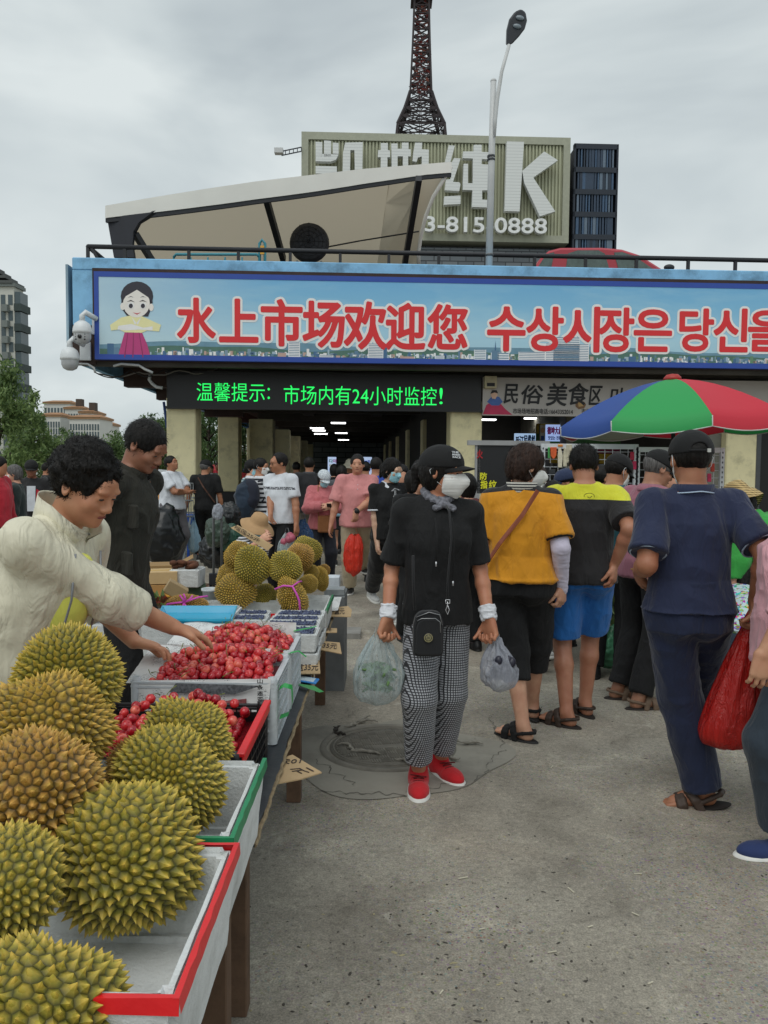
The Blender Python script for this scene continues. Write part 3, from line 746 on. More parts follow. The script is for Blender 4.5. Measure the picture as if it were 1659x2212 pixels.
# ================================================================ ground
def ground_mat():
 t=NT('concrete_ground');o=t.obj()
 big=t.noise(.35,5,o,.6);mid=t.noise(2.2,6,o,.7,.6);fine=t.noise(42,4,o,.75);vf=t.noise(150,3,o,.8)
 c=t.ramp(mid,[(.30,lin('#6a665d',1.62)),(.44,lin('#79756c',1.68)),(.56,lin('#827e74',1.68)),(.70,lin('#979286',1.68))])
 c=t.mix(t.ramp(big,[(.40,(0,0,0)),(.58,(1,1,1))]),c,t.mix(1.0,c,(.76,.74,.73,1),'MULTIPLY'))
 c=t.mix(1.0,c,t.ramp(fine,[(.28,(.45,.45,.43)),(.43,(.92,.92,.91)),(.57,(1.06,1.06,1.05)),(.72,(1.5,1.48,1.42))]),'MULTIPLY')
 c=t.mix(.85,c,t.ramp(vf,[(.30,(.5,.5,.49)),(.5,(1,1,1)),(.7,(1.5,1.48,1.42))]),'MULTIPLY');c=t.mix(t.math('MULTIPLY',t.ramp(t.noise(.9,3,o),[(.5,(0,0,0)),(.7,(1,1,1))]),.25),c,t.mix(1.0,c,(1.18,.98,.88,1),'MULTIPLY'))
 # aggregate: darker and reddish stones showing in the worn surface
 v=t.n('ShaderNodeTexVoronoi');v.inputs['Scale'].default_value=75;t.l(o,v.inputs['Vector'])
 agg=t.math('MULTIPLY',t.math('LESS_THAN',v.outputs['Distance'],.34),t.ramp(t.noise(1.1,4,o),[(.42,(0,0,0)),(.6,(1,1,1))]))
 c=t.mix(t.math('MULTIPLY',agg,.7),c,t.mix(.8,v.outputs['Color'],lin('#5c544b',1.0)));pit=t.noise(21,3,o,.6);c=t.mix(t.ramp(pit,[(.66,(0,0,0)),(.72,(.7,.7,.7))]),c,lin('#4a463f'));wp=t.noise(3.1,7,o,.75,.9);c=t.mix(t.ramp(wp,[(.60,(0,0,0)),(.68,(.5,.5,.5))]),c,lin('#a09c90',1.5))
 st=t.ramp(t.noise(5.5,5,o,.65,.5),[(.64,(0,0,0)),(.74,(1,1,1))])
 c=t.mix(t.math('MULTIPLY',st,.45),c,lin('#34322e'))
 t.color(c);t.set(Roughness=.9);t.bump(fine,.5,.006);t.bump(vf,.35,.003);t.bump(v.outputs['Distance'],.25,.004)
 return t.m
gm=ground_mat()
b=MB();b.add([(-400,-60,0),(400,-60,0),(400,900,0),(-400,900,0)],[(0,1,2,3)]);tag(b.build('ground',gm),kind='structure')
# round patch of smoother cement about the manhole
mc=G(838,1615);mc.z=0
smooth_m=mat('cement_patch','#77746b',.88,.14,2.5,.5,60,k=1.5,dirt='#64615a')
def disc(c,r0,n=64,z=.004,wob=0.,seed=1):
 rr=random.Random(seed);ph=[rr.uniform(0,6.28)for _ in range(5)]
 return[(c.x+(r0+wob*sum(math.sin((k+2)*a+ph[k])for k in range(5))*.3)*math.cos(a),c.y+(r0+wob*sum(math.sin((k+2)*a+ph[k])for k in range(5))*.3)*math.sin(a),z)for a in[2*math.pi*i/n for i in range(n)]]
b=MB();p=disc(Vector((mc.x+.02,mc.y-.10,0)),.58,72,.004,.09,4);b.add(p,[tuple(range(72))]);tag(b.build('cement_patch',smooth_m),kind='structure')
# cracks in the cement
rr=random.Random(5)
def crack(p0,p1,w=.006,n=26,seed=1,z=.0065):
 q=random.Random(seed);b=MB();pts=[];p0=Vector(p0);p1=Vector(p1);d=(p1-p0);s_=Vector((-d.y,d.x,0)).normalized();off=0
 for i in range(n+1):off=off*.8+q.uniform(-.02,.02);pts.append(p0+d*i/n+s_*off)
 v=[];
 for i,p in enumerate(pts):ww=w*q.uniform(.3,1.2)*(1 if 0<i<n else.1);v+=[(p.x-s_.x*ww/2,p.y-s_.y*ww/2,z),(p.x+s_.x*ww/2,p.y+s_.y*ww/2,z)]
 b.add(v,[(2*i,2*i+1,2*i+3,2*i+2)for i in range(n)]);return b
crk=mat('crack_dark','#55524a',.95)
cb=MB()
for a,c,w,sd in((G(680,1712),G(880,1718),.007,1),(G(880,1718),G(1010,1690),.004,2),(G(1020,1690),G(1090,1620),.004,3),(G(690,1640),G(760,1700),.006,4),(G(1090,1620),G(1060,1545),.005,6),(G(700,1560),G(790,1530),.004,7)):
 q=crack((a.x,a.y,0),(c.x,c.y,0),w,seed=sd);cb.add(q.v,q.f)
tag(cb.build('crack',crk),kind='structure')
# ---- manhole cover: rim, plate, cast bars
iron=mat('cast_iron','#67645c',.75,.2,9,.6,90,metal=.1,k=1.3,dirt='#807c70')
mh=None or empty('manhole_cover',(mc.x,mc.y,.004),R(12),'round cast iron manhole cover with basket weave bars behind the red shoes','manhole cover')
b=MB();b.lathe([(.0,.006),(.365,.006),(.365,0)],72);b.build('plate',iron,mh,True)
b=MB();b.lathe([(.385,0),(.387,.012),(.41,.014),(.425,.012),(.43,0)],96);b.build('frame',iron,mh,True);mh.scale=(.88,.84,.9)
b=MB();b.lathe([(.335,.006),(.337,.012),(.345,.012),(.347,.006)],96)
for gx in range(-5,6):
 for gy in range(-5,6):
  cx,cy=gx*.062,gy*.062
  if math.hypot(cx,cy)>.29 or math.hypot(cx,cy*1.6)<.085:continue
  for k in range(4):
   o=(-.0225+.015*k)
   if(gx+gy)%2:b.box((cx-.027,cy+o-.0035,.006),(cx+.027,cy+o+.0035,.011))
   else:b.box((cx+o-.0035,cy-.027,.006),(cx+o+.0035,cy+.027,.011))
for i in range(44):
 a=2*math.pi*i/44;M_=Matrix.Rotation(a,4,'Z');b.box((.318,-.006,.006),(.328,.006,.010),0,M_)
o=b.build('raised_bars',iron,mh);o['kind']='stuff'
# old cords and rags on the cover
rag=mat('rag_grey','#8a867c',.95,.3,30)
for i,(x,y,dx,sd)in enumerate(((775,1566,26,1),(758,1630,34,2),(722,1588,20,3),(995,1612,26,4),(970,1640,16,6),(880,1652,16,5))):
 q=random.Random(sd);p=G(x,y);b=MB()
 for s_ in range(3):
  pts=[];a=q.uniform(0,6);pp=Vector((0,0,.022))
  for k in range(7):pts.append(pp.copy());a+=q.uniform(-1,1);pp+=Vector((math.cos(a)*.022*dx/25,math.sin(a)*.022*dx/25,0));pp.z=.018+q.uniform(-.004,.008)
  b.tube(pts,[.003,.007,.009,.008,.009,.006,.002],6)
 o=b.build('rag',rag if i!=2 else mat('rag_dark','#34302b',.95),None,True,loc=(p.x,p.y,0))
 tag(o,['pale crumpled rag at the back rim of the manhole','longest twisted rag on the near left of the manhole rim','dark twisted rag at the left end of the manhole rim','frayed rag at the right end of the manhole rim','small frayed cord on the near right of the manhole rim','small cord shred on the manhole rim by the red shoes'][i],'rag')
# ---- litter: specks, bits of straw and small stones, nobody could count
b=MB();q=random.Random(11)
for i in range(1500):
 y=1.0+(q.random()**1.6)*8;x=q.uniform(-.35,2.6)+(y-1)*.12
 if q.random()<.45:x=q.gauss(.15,.35);y=q.gauss(2.0,.45)
 if y<.8:continue
 s_=q.uniform(.0015,.0048)*(1.5 if q.random()<.05 else 1);a=q.uniform(0,3.14);e=q.uniform(1,2.6);M_=Matrix.Translation((x,y,.001))@Matrix.Rotation(a,4,'Z')
 v=[M_@Vector((s_*e*math.cos(t)*q.uniform(.7,1.2),s_*math.sin(t),0))for t in(0,1.2,2.3,3.3,4.2,5.2)]+[M_@Vector((0,0,s_*.45))]
 b.add(v,[(k,(k+1)%6,6)for k in range(6)],q.choice([0,0,0,0,1,0,2,2,1]))
tag(b.build('ground_litter',[mat('litter_dark','#45413a',.9),mat('litter_straw','#a39a78',.9),mat('litter_stone','#6d6962',.9)]),'specks of straw and small stones scattered over the concrete',kind='stuff')
b=MB()
for(x,y,L,a)in((1035,2010,.02,.3),(1183,2060,.03,.2),(1240,1930,.035,2.0),(1270,2005,.02,.4),(950,2150,.02,1),(1370,1890,.03,.1),(990,1900,.04,.3),(1400,2128,.02,.5),(1190,1660,.03,1),(1380,1980,.025,2.4)):
 p=G(x,y);d=Vector((math.cos(a),math.sin(a),0))*L;b.bar((p.x,p.y,.004),(p.x+d.x,p.y+d.y,.005),.004,.002)
tag(b.build('straw_litter',mat('litter_white','#c9c3ae',.8)),'pale bits of straw lying on the concrete',kind='stuff')
# ================================================================ market hall
hall=bempty('market_hall','low market hall with cream pillars and blue edged parking deck','market hall')
cream=mat('cream_plaster','#c3bb96',.85,.07,3.5,.5,24,k=1.45,dirt='#a09a7c')
dado=mat('dado_black','#1d1f22',.6,.15,5,.2)
bluep=mat('blue_deck_paint','#6f9cbb',.8,.13,3,.6,16,k=1.55,dirt='#4c6c83')
brownm=mat('rusty_brown_steel','#3a2a24',.75,.25,4,.3)
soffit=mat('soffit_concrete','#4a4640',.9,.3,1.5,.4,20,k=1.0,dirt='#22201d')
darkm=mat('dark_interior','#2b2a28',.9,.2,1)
railm=mat('rail_black','#26282d',.55)
def wall_part(name,a,b_,m,parent=hall,bevel=0):q=MB();q.box(a,b_,0);return q.build(name,m,parent,bevel=bevel)
VF=-.85 # front plane of the deck edge
pL=BP(158,700,VF);zt=BP(160,556,VF).z;zb=BP(158,786,VF).z
uL=pL.x;UR=16.0
# deck slab, edge beam
dz=BP(165,583,VF).z
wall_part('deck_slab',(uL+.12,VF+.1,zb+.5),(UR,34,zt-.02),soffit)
q=MB();q.box((uL,VF-.02,BP(160,583,VF).z),(UR,VF+.3,zt));q.build('deck_edge',bluep,hall,bevel=.015)
q=MB();xl,xr=uL,BP(203,640,VF).x;q.box((xl,VF-.016,BP(180,703,VF).z),(xr,VF+.25,BP(160,583,VF).z-.003));q.build('edge_pier',bluep,hall,bevel=.01)
q=MB();q.box((xl-.01,VF-.01,zb),(xr+.02,VF+.22,BP(180,703,VF).z-.003));q.build('brown_panel',brownm,hall)
q=MB();q.box((uL-.005,VF+.31,zb+.02),(uL+.1,34,zt-.04));q.build('side_edge',bluep,hall)
# soffit of the overhang: stepped beams running back
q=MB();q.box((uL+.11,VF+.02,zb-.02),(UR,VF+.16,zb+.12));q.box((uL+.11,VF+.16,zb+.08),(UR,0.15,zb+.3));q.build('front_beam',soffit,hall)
zl=BP(361,805,0).z # top of the led screen
q=MB()
for i,v in enumerate((1.6,4.2,7.0,10.2,13.8)):q.box((uL+.12,v,zb-.12-.03*(i%2)),(-.02,v+.3,zb+.49))
q.box((uL+.12,VF+.3,zb+.3),(0,30,zb+.49));q.build('overhang_beams',brownm,hall)
# pillars: rows running back. name pillar, each with its dado
zc=BP(400,878,0).z+.16
pw=BP(423,1000,0).x
row_u=0.0;cols=[]
for i in range(7):
 v=i*5.45
 q=MB();q.box((row_u,v,.92 if i else 0),(row_u+pw,v+.55,zc));o=q.build('pillar',cream,hall,bevel=.02)
 if i:q=MB();q.box((row_u-.006,v-.006,0),(row_u+pw+.006,v+.556,.918));q.build('pillar_base',dado,o)
uR0=BP(972,1000,0).x;uR1=BP(1040,1000,0).x
for i in range(7):
 v=i*5.45
 q=MB();q.box((uR0,v,0),(uR1,v+.6,zc));q.build('pillar',cream,hall,bevel=.02)
for i in range(1,6): # second row nearer the middle, seen past the first
 v=i*5.45;u0=row_u+pw+.16
 q=MB();q.box((u0,v+.7,.9),(u0+.62,v+1.25,zc));o=q.build('pillar',cream,hall,bevel=.02)
 q=MB();q.box((u0-.006,v+.694,0),(u0+.626,v+1.256,.898));q.build('pillar_base',dado,o)
# ceiling beams across
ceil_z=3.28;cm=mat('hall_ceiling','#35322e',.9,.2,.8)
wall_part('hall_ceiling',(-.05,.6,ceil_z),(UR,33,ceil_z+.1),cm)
for i in range(9):
 v=2.6+i*3.4;q=MB();q.box((pw+.01,v,ceil_z-.35),(uR0-.01,v+.35,ceil_z-.002));q.build('ceiling_beam',mat('beam_dark','#3d3933',.9),hall)
for u in(1.9,3.9):
 q=MB();q.box((u,1,ceil_z-.22),(u+.3,32,ceil_z-.004));q.build('ceiling_beam',mat('beam_dark','#3d3933',.9),hall)
hf=mat('hall_floor','#5b5a56',.6,.15,2,k=1.0)
q=MB();q.add([(0.6,.2,.004),(UR,.2,.004),(UR,33,.004),(.6,33,.004)],[(0,1,2,3)]);o=q.build('hall_floor',hf,None);o.matrix_world=BM.copy();tag(o,kind='structure')
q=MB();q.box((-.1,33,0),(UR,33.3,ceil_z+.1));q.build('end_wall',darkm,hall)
# walls of the stalls right of the corridor
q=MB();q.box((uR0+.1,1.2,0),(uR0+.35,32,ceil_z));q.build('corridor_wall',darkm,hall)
# door head lintel across corridor and right bay
q=MB();q.box((0,.02,BP(400,878,0).z+.1),(uR1,.5,zc+.6));q.build('lintel',soffit,hall)
# right part: pillar, dark opening beyond
u2=BP(1568,1000,0).x;u3=BP(1634,1000,0).x
q=MB();q.box((u2,0,0),(u3,.6,zc+.35));q.build('pillar',cream,hall,bevel=.02)
q=MB();q.box((u3+.005,.02,0),(u3+.09,.4,zc+.3));q.build('door_frame',mat('frame_steel','#4a4d50',.5),hall)
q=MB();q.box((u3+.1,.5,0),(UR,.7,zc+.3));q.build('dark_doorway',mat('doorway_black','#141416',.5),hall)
q=MB();q.box((uR1,.02,BP(1040,812,0).z+.02),(UR,.4,zb+.3));q.build('lintel',soffit,hall)
q=MB();q.box((u2-.45,.2,0),(u2-.01,.5,zc));q.build('pilaster',mat('grey_metal','#77776f',.7,.15,3),hall)
q=MB();q.box((uR1+.02,7.5,0),(UR,7.7,ceil_z));q.build('back_wall',mat('stall_wall','#4b4944',.9,.25,1.5),hall)
q=MB();q.box((uR1+2.35,2.9,0),(uR1+2.5,7.5,ceil_z));q.build('stall_partition',mat('stall_wall2','#8e8b7c',.8,.2,2),hall)
# plaster rail, cable runs
cabm=mat('cable_grey','#6c6862',.7);cabk=mat('cable_black','#17181a',.6)
def cable(pts,r,m,name='cable',parent=hall):q=MB();q.tube(pts,r,5);return q.build(name,m,parent,True)
def wav(p0,p1,n,sag,seed):
 q=random.Random(seed);p0,p1=Vector(p0),Vector(p1)
 return[p0.lerp(p1,i/n)+Vector((0,0,-sag*math.sin(math.pi*((i*3/n)%1))+q.uniform(-.01,.01)))for i in range(n+1)]
zq=zb-.10
cable(wav((xl+.3,VF+.3,zq-.02),(pw+.4,-.06,zl+.08),24,.07,1),.014,cabm);cable(wav((pw+.4,-.1,zl+.11),(UR-2,-.1,zl+.14),60,.04,2),.012,cabm)
cable(wav((xl+.25,VF+.25,zq),(pw+.1,-.1,zl+.1),24,.12,5),.01,cabk);cable(wav((1,-.14,zl+.07),(UR-2,-.14,zl+.12),60,.05,9),.009,cabk)
cable([BP(x,y,-.3)for x,y in((351,838),(338,836),(328,828),(322,820),(325,806))],.03,mat('pipe_white','#b9bcbc',.5),'drain_pipe')
cable([BP(x,y,.1)for x,y in((354,868),(358,900),(361,925))],.025,mat('pipe_blue','#23427e',.5),'downpipe')
cable([BP(x,y,VF-.03)for x,y in((245,791),(262,786),(300,789),(312,797),(330,805))],.022,mat('pipe_white','#b9bcbc',.5),'drain_pipe')
# ---- ceiling lamps in the corridor
lampm=emis('lamp_lit','#f2f6ff',6.0)
def ceil_lamp(x,y,z,w=.6,lab=''):
 z=min(z,2.88);p=BZ(x,y,z-.06);
 if p.y>31:return
 t=bempty('ceiling_light',lab,'ceiling light','lit ceiling lights inside the market hall')
 q=MB();q.box((p.x-w/2,p.y-.1,z-.06),(p.x+w/2,p.y+.1,z-.03));q.build('diffuser',lampm,t)
 q=MB();q.box((p.x-w/2-.02,p.y-.12,z-.029),(p.x+w/2+.02,p.y+.12,z));q.build('housing',mat('lamp_housing','#8b8c8c',.5),t)
for(x,y,z,w,lab)in((731,915,3.05,.42,'lit ceiling light nearest the led screen in the corridor'),(737,936.5,3.05,.45,'lit ceiling light, second along the middle of the corridor'),(742,951,3.05,.5,'lit ceiling light, third along the middle of the corridor'),(746,964,3.05,.5,'lit ceiling light, fourth along the middle of the corridor'),
 (751,977,3.05,.6,'lit ceiling light above the pink polo man, fifth in the middle row'),(685,926,3.05,.45,'first of three close lit lights left of the corridor middle'),(689,931,3.05,.45,'second of three close lit lights left of the corridor middle'),(693,938,3.05,.5,'third of three close lit lights left of the corridor middle'),
 (768.5,977,3.05,.6,'small lit light over the tteok sign in the corridor'),(1052,908,3.1,.45,'lit light beside the pillar under the folk food sign'),(1148,905,3.1,.34,'lit light above the blue stall signs on the right'),(1078,918,3.1,.3,'small lit light between pillar and stall signs')):
 ceil_lamp(x,y,z,w,lab)
# ---- led message screen
led=bempty('led_screen','black led message screen with green running text above the corridor','led sign')
a0=BP(362,805,-.12);a1=BP(361,877,-.12);a2=BP(1040,820,-.12)
q=MB();q.box((a1.x,-.12,a1.z),(a2.x,-.004,a0.z));q.build('cabinet',mat('led_black','#232426',.45,.06,3,k=.8),led)
q=MB();fr=mat('led_frame','#1a1b1d',.4)
for(x0,x1,z0,z1)in((a1.x-.03,a2.x+.03,a0.z,a0.z+.035),(a1.x-.03,a2.x+.03,a1.z-.045,a1.z)):q.box((x0,-.14,z0),(x1,0,z1))
q.build('frame',fr,led)
grn=emis('led_green','#23d45a',1.5)
p0=BP(424,863,-.125);p1=BP(962,873,-.125)
def led_text(s,x0,x1,y0,y1):
 a=BP(x0,y1,-.125);c=BP(x1,y1,-.125);h=BP(x0,y0,-.125)
 text_fit(s,(a.x,-.125,a.z),(c.x,-.125,a.z),(0,0,h.z-a.z),grn,led,'message_lettering',-0.004,.004)
led_text('温馨提示',425,572,826,866);led_text('：',578,583,838,862);led_text('市场内有24小时监控',613,943,832,873);led_text('!',949,956,838,873)
# ---- long printed banner
ban=bempty('welcome_banner','long sky blue welcome banner with red chinese and korean letters on the deck edge','banner')
VB=VF-.14
c00=BP(205,776,VB);c01=BP(206,586,VB);cR=13.5
zB,zT=c00.z,c01.z
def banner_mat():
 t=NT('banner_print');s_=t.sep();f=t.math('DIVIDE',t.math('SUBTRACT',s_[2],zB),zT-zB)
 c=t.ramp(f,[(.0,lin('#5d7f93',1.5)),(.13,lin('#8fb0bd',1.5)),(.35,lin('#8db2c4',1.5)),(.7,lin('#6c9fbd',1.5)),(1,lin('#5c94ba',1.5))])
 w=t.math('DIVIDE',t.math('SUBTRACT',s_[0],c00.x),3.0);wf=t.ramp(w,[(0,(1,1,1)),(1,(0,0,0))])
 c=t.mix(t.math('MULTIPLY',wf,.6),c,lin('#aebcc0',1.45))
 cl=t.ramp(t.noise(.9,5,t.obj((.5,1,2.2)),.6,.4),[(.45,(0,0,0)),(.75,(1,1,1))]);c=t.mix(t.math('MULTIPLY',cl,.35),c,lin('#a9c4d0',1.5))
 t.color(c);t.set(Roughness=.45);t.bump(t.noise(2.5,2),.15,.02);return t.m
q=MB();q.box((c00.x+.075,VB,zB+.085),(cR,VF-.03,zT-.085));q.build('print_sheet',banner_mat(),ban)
blue_b=mat('banner_border_blue','#23418f',.5,.05,3,k=1.35)
q=MB();q.box((c00.x,VB-.006,zB),(cR,VF-.025,zB+.0849));q.box((c00.x,VB-.006,zT-.0849),(cR,VF-.025,zT));q.box((c00.x,VB-.006,zB+.085),(c00.x+.0749,VF-.025,zT-.085));q.build('border',blue_b,ban)
q=MB();q.box((c00.x-.06,VF-.035,zB-.02),(cR,VF-.0205,zT+.08));q.build('backing_frame',brownm,ban)
redl=mat('banner_red','#c0262b',.5,.04,3,k=1.35);whl=mat('banner_white','#e8e4e2',.5,.03,3,k=1.1)
def btext(s,x0,x1,yt,yb,yb2=None):
 a=BP(x0,yb,VB);c=BP(x1,yb2 or yb,VB);h=BP(x0,yt,VB);zz=(a.z+c.z)/2
 for m_,of,sh,e,gx in((whl,.085,.001,0,0),(redl,.030,.0055,0,0)):
  text_fit(s,(a.x-gx,VB,a.z-gx),(c.x+gx,VB,a.z-gx),(0,0,h.z-a.z+2*gx),m_,ban,'lettering' if m_ is redl else 'lettering_outline',of,e,shift=sh)
xs=[(385,464,645,738),(476,556,647,737),(566,651,648,745),(656,742,652,748),(745,833,653,752),(835,916,656,753),(925,1007,659,752)]
for ch,(x0,x1,y0,y1)in zip('水上市场欢迎您',xs):btext(ch,x0,x1,y0,y1)
for ch,(x0,x1,y0,y1)in zip('수상시장은당신을',[(1054,1132,664,756),(1138,1214,664,756),(1218,1292,664,758),(1294,1366,666,758),(1370,1448,670,757),(1468,1538,668,757),(1542,1612,668,758),(1616,1694,672,757)]):btext(ch,x0,x1,y0,y1)
# skyline printed on the banner
q=MB();rr=random.Random(3);pal=['#8fa3b0','#c9ced0','#6f8797','#dfe0dc','#54728a','#a98f85','#3c5f80','#587a5e']
hz=zB+.085;L_=cR-c00.x
def cy(x,k):return VB-.0015-k*.0004
n=70;hill=[(c00.x+.08+L_*.985*i/n,0)for i in range(n+1)]
def hills(base,amp,fr,mi,kk):
 v=[];
 for x,_ in hill:v+=[(x,cy(x,kk),hz),(x,cy(x,kk),hz+base+amp*(math.sin(x*fr)+.5*math.sin(x*fr*2.3+1)))]
 q.add(v,[(2*i,2*i+2,2*i+3,2*i+1)for i in range(n)],mi)
hills(.20,.035,1.1,8,0);hills(.13,.03,1.7,9,1)
for i in range(900):
 x=c00.x+.3+rr.random()*(L_-.5);h=rr.uniform(.02,.07)*(1.9 if rr.random()<.1 else 1);w=rr.uniform(.02,.07);mi=rr.randrange(8);z0=hz+rr.uniform(0,.05)*(rr.random())
 k=2+i%6;q.add([(x,cy(x,k),z0),(x+w,cy(x,k),z0),(x+w,cy(x,k),z0+h),(x,cy(x,k),z0+h)],[(0,1,2,3)],mi)
def prt(x0,x1,y0,mi,stripes=0,top=None):
 a=BP(x0,760,VB).x;c=BP(x1,760,VB).x;z=BP(x0,y0,VB).z
 q.add([(a,cy(a,8),hz),(c,cy(a,8),hz),(c,cy(a,8),z),(a,cy(a,8),z)],[(0,1,2,3)],mi)
 for s_ in range(stripes):
  zz=hz+(z-hz)*(s_+.5)/stripes;d=(z-hz)/stripes*.4;q.add([(a+.01,cy(a,9),zz),(c-.01,cy(a,9),zz),(c-.01,cy(a,9),zz+d),(a+.01,cy(a,9),zz+d)],[(0,1,2,3)],4)
 if top:q.add([(a+(c-a)*.4,cy(a,8),z),(a+(c-a)*.6,cy(a,8),z),((a+c)/2,cy(a,8),BP(x0,top,VB).z)],[(0,1,2)],6)
for a in((623,648,738,3,9),(795,828,742,3,9),(828,836,745,6,0),(1024,1050,755,1,6),(1062,1078,757,4,6,735),(1075,1100,762,1,3),(1120,1178,760,3,5),(1178,1272,742,3,10),(1195,1252,728,1,11),(1318,1335,765,4,3),(232,246,742,6,0),(246,258,750,4,0),(870,895,770,5,0),(1358,1374,770,6,0),(940,960,768,1,3),(600,618,762,5,0),(690,720,767,3,3)):prt(*a)
q.build('printed_skyline',[mat('print%d'%i,c,.5,.05,k=1.35)for i,c in enumerate(pal)]+[mat('print8','#5f8396',.5,k=1.3),mat('print9','#46685d',.5,k=1.3)],ban)['kind']='stuff'
# printed figure in a long pink skirt and yellow jacket
q=MB()
def fp(pts,mi,k):q.add([Vector((BP(x,y,VB).x,VB-.004-k*.0012,BP(x,y,VB).z))for x,y in pts],[tuple(range(len(pts)))[::-1]],mi)
def oval(cx,cy_,rx,ry,mi,k,n=20,a0=0,a1=2*math.pi):fp([(cx+rx*math.cos(a0+(a1-a0)*i/n),cy_+ry*math.sin(a0+(a1-a0)*i/n))for i in range(n+(0 if a1-a0>6 else 1))],mi,k)
fp([(254,774),(262,744),(270,716),(306,716),(318,744),(327,776)],0,1)
for x0,x1 in((276,268),(288,286),(300,308)):fp([(x0,718),(x0+1.2,718),(x1+2.4,772),(x1,772)],7,2)
fp([(262,686),(280,682),(304,682),(322,690),(348,702),(344,716),(318,714),(306,719),(270,718),(258,712),(240,714),(238,702)],1,2)
fp([(256,704),(284,700),(310,708),(330,705),(330,714),(300,712),(272,714),(254,712)],4,3)
oval(296,640,35,32,3,1);fp([(262,640),(264,668),(274,682),(320,684),(326,668),(331,640)],3,1)
oval(265,662,5,8,2,2);oval(327,664,5,8,2,2)
oval(295,655,29,31,2,3);fp([(296,618),(264,636),(262,656),(272,640),(296,626),(320,642),(330,656),(329,636)],3,4)
for x in(283,309):oval(x,660,7,7,4,5);oval(x,661,4.5,5,3,6);fp([(x-9,652),(x,648),(x+9,653),(x,650.5)],3,6);fp([(x-7,643),(x,640),(x+7,643),(x,641.5)],3,5)
fp([(287,675),(296,677),(305,675),(296,680)],5,5);fp([(284,684),(295,698),(292,702)],4,3);fp([(306,684),(295,698),(298,702)],4,3)
q.build('printed_figure',[mat('fig%d'%i,c,.5,.04,k=1.3)for i,c in enumerate(('#a6366e','#d9cf9c','#d8cfc9','#2c2a33','#e6e2e0','#b54a52','#7fae9f','#7d2452'))],ban)
# ---- railing on the deck
rl=bempty('deck_railing','black steel railing along the front of the blue deck','railing')
VR=1.0;r0=BP(190,520,VR);zr=BP(800,545,VR).z;
q=MB();q.tube([(r0.x,VR,zr),(UR,VR,zr)],.045,8);q.build('top_rail',railm,rl,True)
q=MB();q.tube([(r0.x,VR,zt+.12),(UR,VR,zt+.12)],.025,6);q.build('bottom_rail',railm,rl,True)
for k,x in enumerate((190,270,408,515,627,735,840,948,1050,1155,1265,1375,1487,1589)):
 p=BP(x,550,VR);q=MB();q.bar((p.x,VR,zt-.05),(p.x,VR,zr),.055);q.build('post',railm,rl)
q=MB();q.bar((r0.x+.05,VR,zr),(BP(228,555,VR).x,VR,zt+.2),.05);q.build('brace',railm,rl)
q=MB();q.tube([(r0.x,VR,zr),(r0.x,20,zr)],.045,6);q.build('side_rail',railm,rl,True)
# ---- dome cameras
wpl=mat('camera_white','#c9cdcf',.35,.05,k=1.2)
def dome(x,y,s_,lab,lens):
 c=BP(x,y,VF-.35);t=bempty('dome_camera',lab,'security camera')
 k=s_
 q=MB();q.lathe([(.0,.17),(.06,.165),(.12,.12),(.145,.05),(.15,.0),(.15,-.03),(.135,-.035)],24,c);q.build('housing',wpl,t,True)
 q=MB();q.lathe([(.135,-.035),(.132,-.11),(.105,-.17),(.05,-.20),(0,-.205)],24,c);q.build('dome',mat('camera_dome','#aeb1b3',.3,k=1.1),t,True)
 q=MB();q.tube([c+Vector((0,0,.16)),c+Vector((0,0,.25)),c+Vector((.04,.02,.31)),c+Vector((.16,.2,.24))],.045,10);q.build('arm',wpl,t,True)
 q=MB();q.box((c.x+.06,VF-.07,c.z),(c.x+.24,VF-.03,c.z+.3));q.build('bracket',wpl,t,bevel=.01)
 if lens:
  q=MB();M_=Matrix.Translation(c+Vector((0,-.118,-.1)))@Matrix.Rotation(R(90),4,'X');q.lathe([(0,.03),(.03,.03),(.034,0)],16,(0,0,0),0,M_);q.build('lens',mat('lens_black','#0c0c0e',.2),t,True)
  for dx in(-.07,.07):
   for dz_ in(-.04,0,.04):q=MB();q.ell(c+Vector((dx,-.105,-.1+dz_)),(.012,.012,.012),8,6);q.build('infrared_lamp',mat('lens_black','#0c0c0e',.2),t,True)
dome(178,716,1,'white dome camera with its lens showing on the brown panel',True)
dome(151,773,1,'lower white dome camera hanging off the deck corner',False)
cable([BP(x,y,VF-.1)for x,y in((165,786),(190,787),(203,795),(206,805))],.02,mat('pipe_white','#b9bcbc',.5),'conduit')
# side banner seen edge on at the left end
q=MB();q.box((uL-.13,VF+.05,zb+.35),(uL-.09,5,zt-.1));o=q.build('side_banner',mat('side_print','#8fa9b8',.6,.3,1.0));o.matrix_world=BM.copy();tag(o,'thin printed banner seen edge on at the left end of the deck','banner')
# ---- folk food area sign
sg=bempty('food_sign','grey shop sign with black brush characters above the right bay','shop sign')
VS=-.1;s0=BP(1042,897,VS);s1=BP(1043,815,VS)
q=MB();q.box((s0.x,VS,s0.z),(u2+1.6,-.01,s1.z));q.build('board',mat('sign_greywhite','#a6a19c',.5,.07,2,k=1.3),sg)
inkm=mat('sign_ink','#1b1b1e',.5)
def stext(s,x0,x1,yt,yb,m_=inkm,of=.022,v=VS,par=sg,sh=.003,shear=0):
 a=BP(x0,yb,v);c=BP(x1,yb,v);h=BP(x0,yt,v)
 return text_fit(s,(a.x,v,a.z),(c.x,v,a.z),(0,0,h.z-a.z),m_,par,'lettering',of,.002,shift=sh,shear=shear)
for ch,(x0,x1,y0,y1)in zip('民俗美食区미식',[(1088,1118,830,871),(1126,1172,832,872),(1180,1224,828,876),(1228,1270,828,874),(1272,1300,834,874),(1318,1344,838,872),(1360,1392,836,876)]):stext(ch,x0,x1,y0,y1,shear=.12)
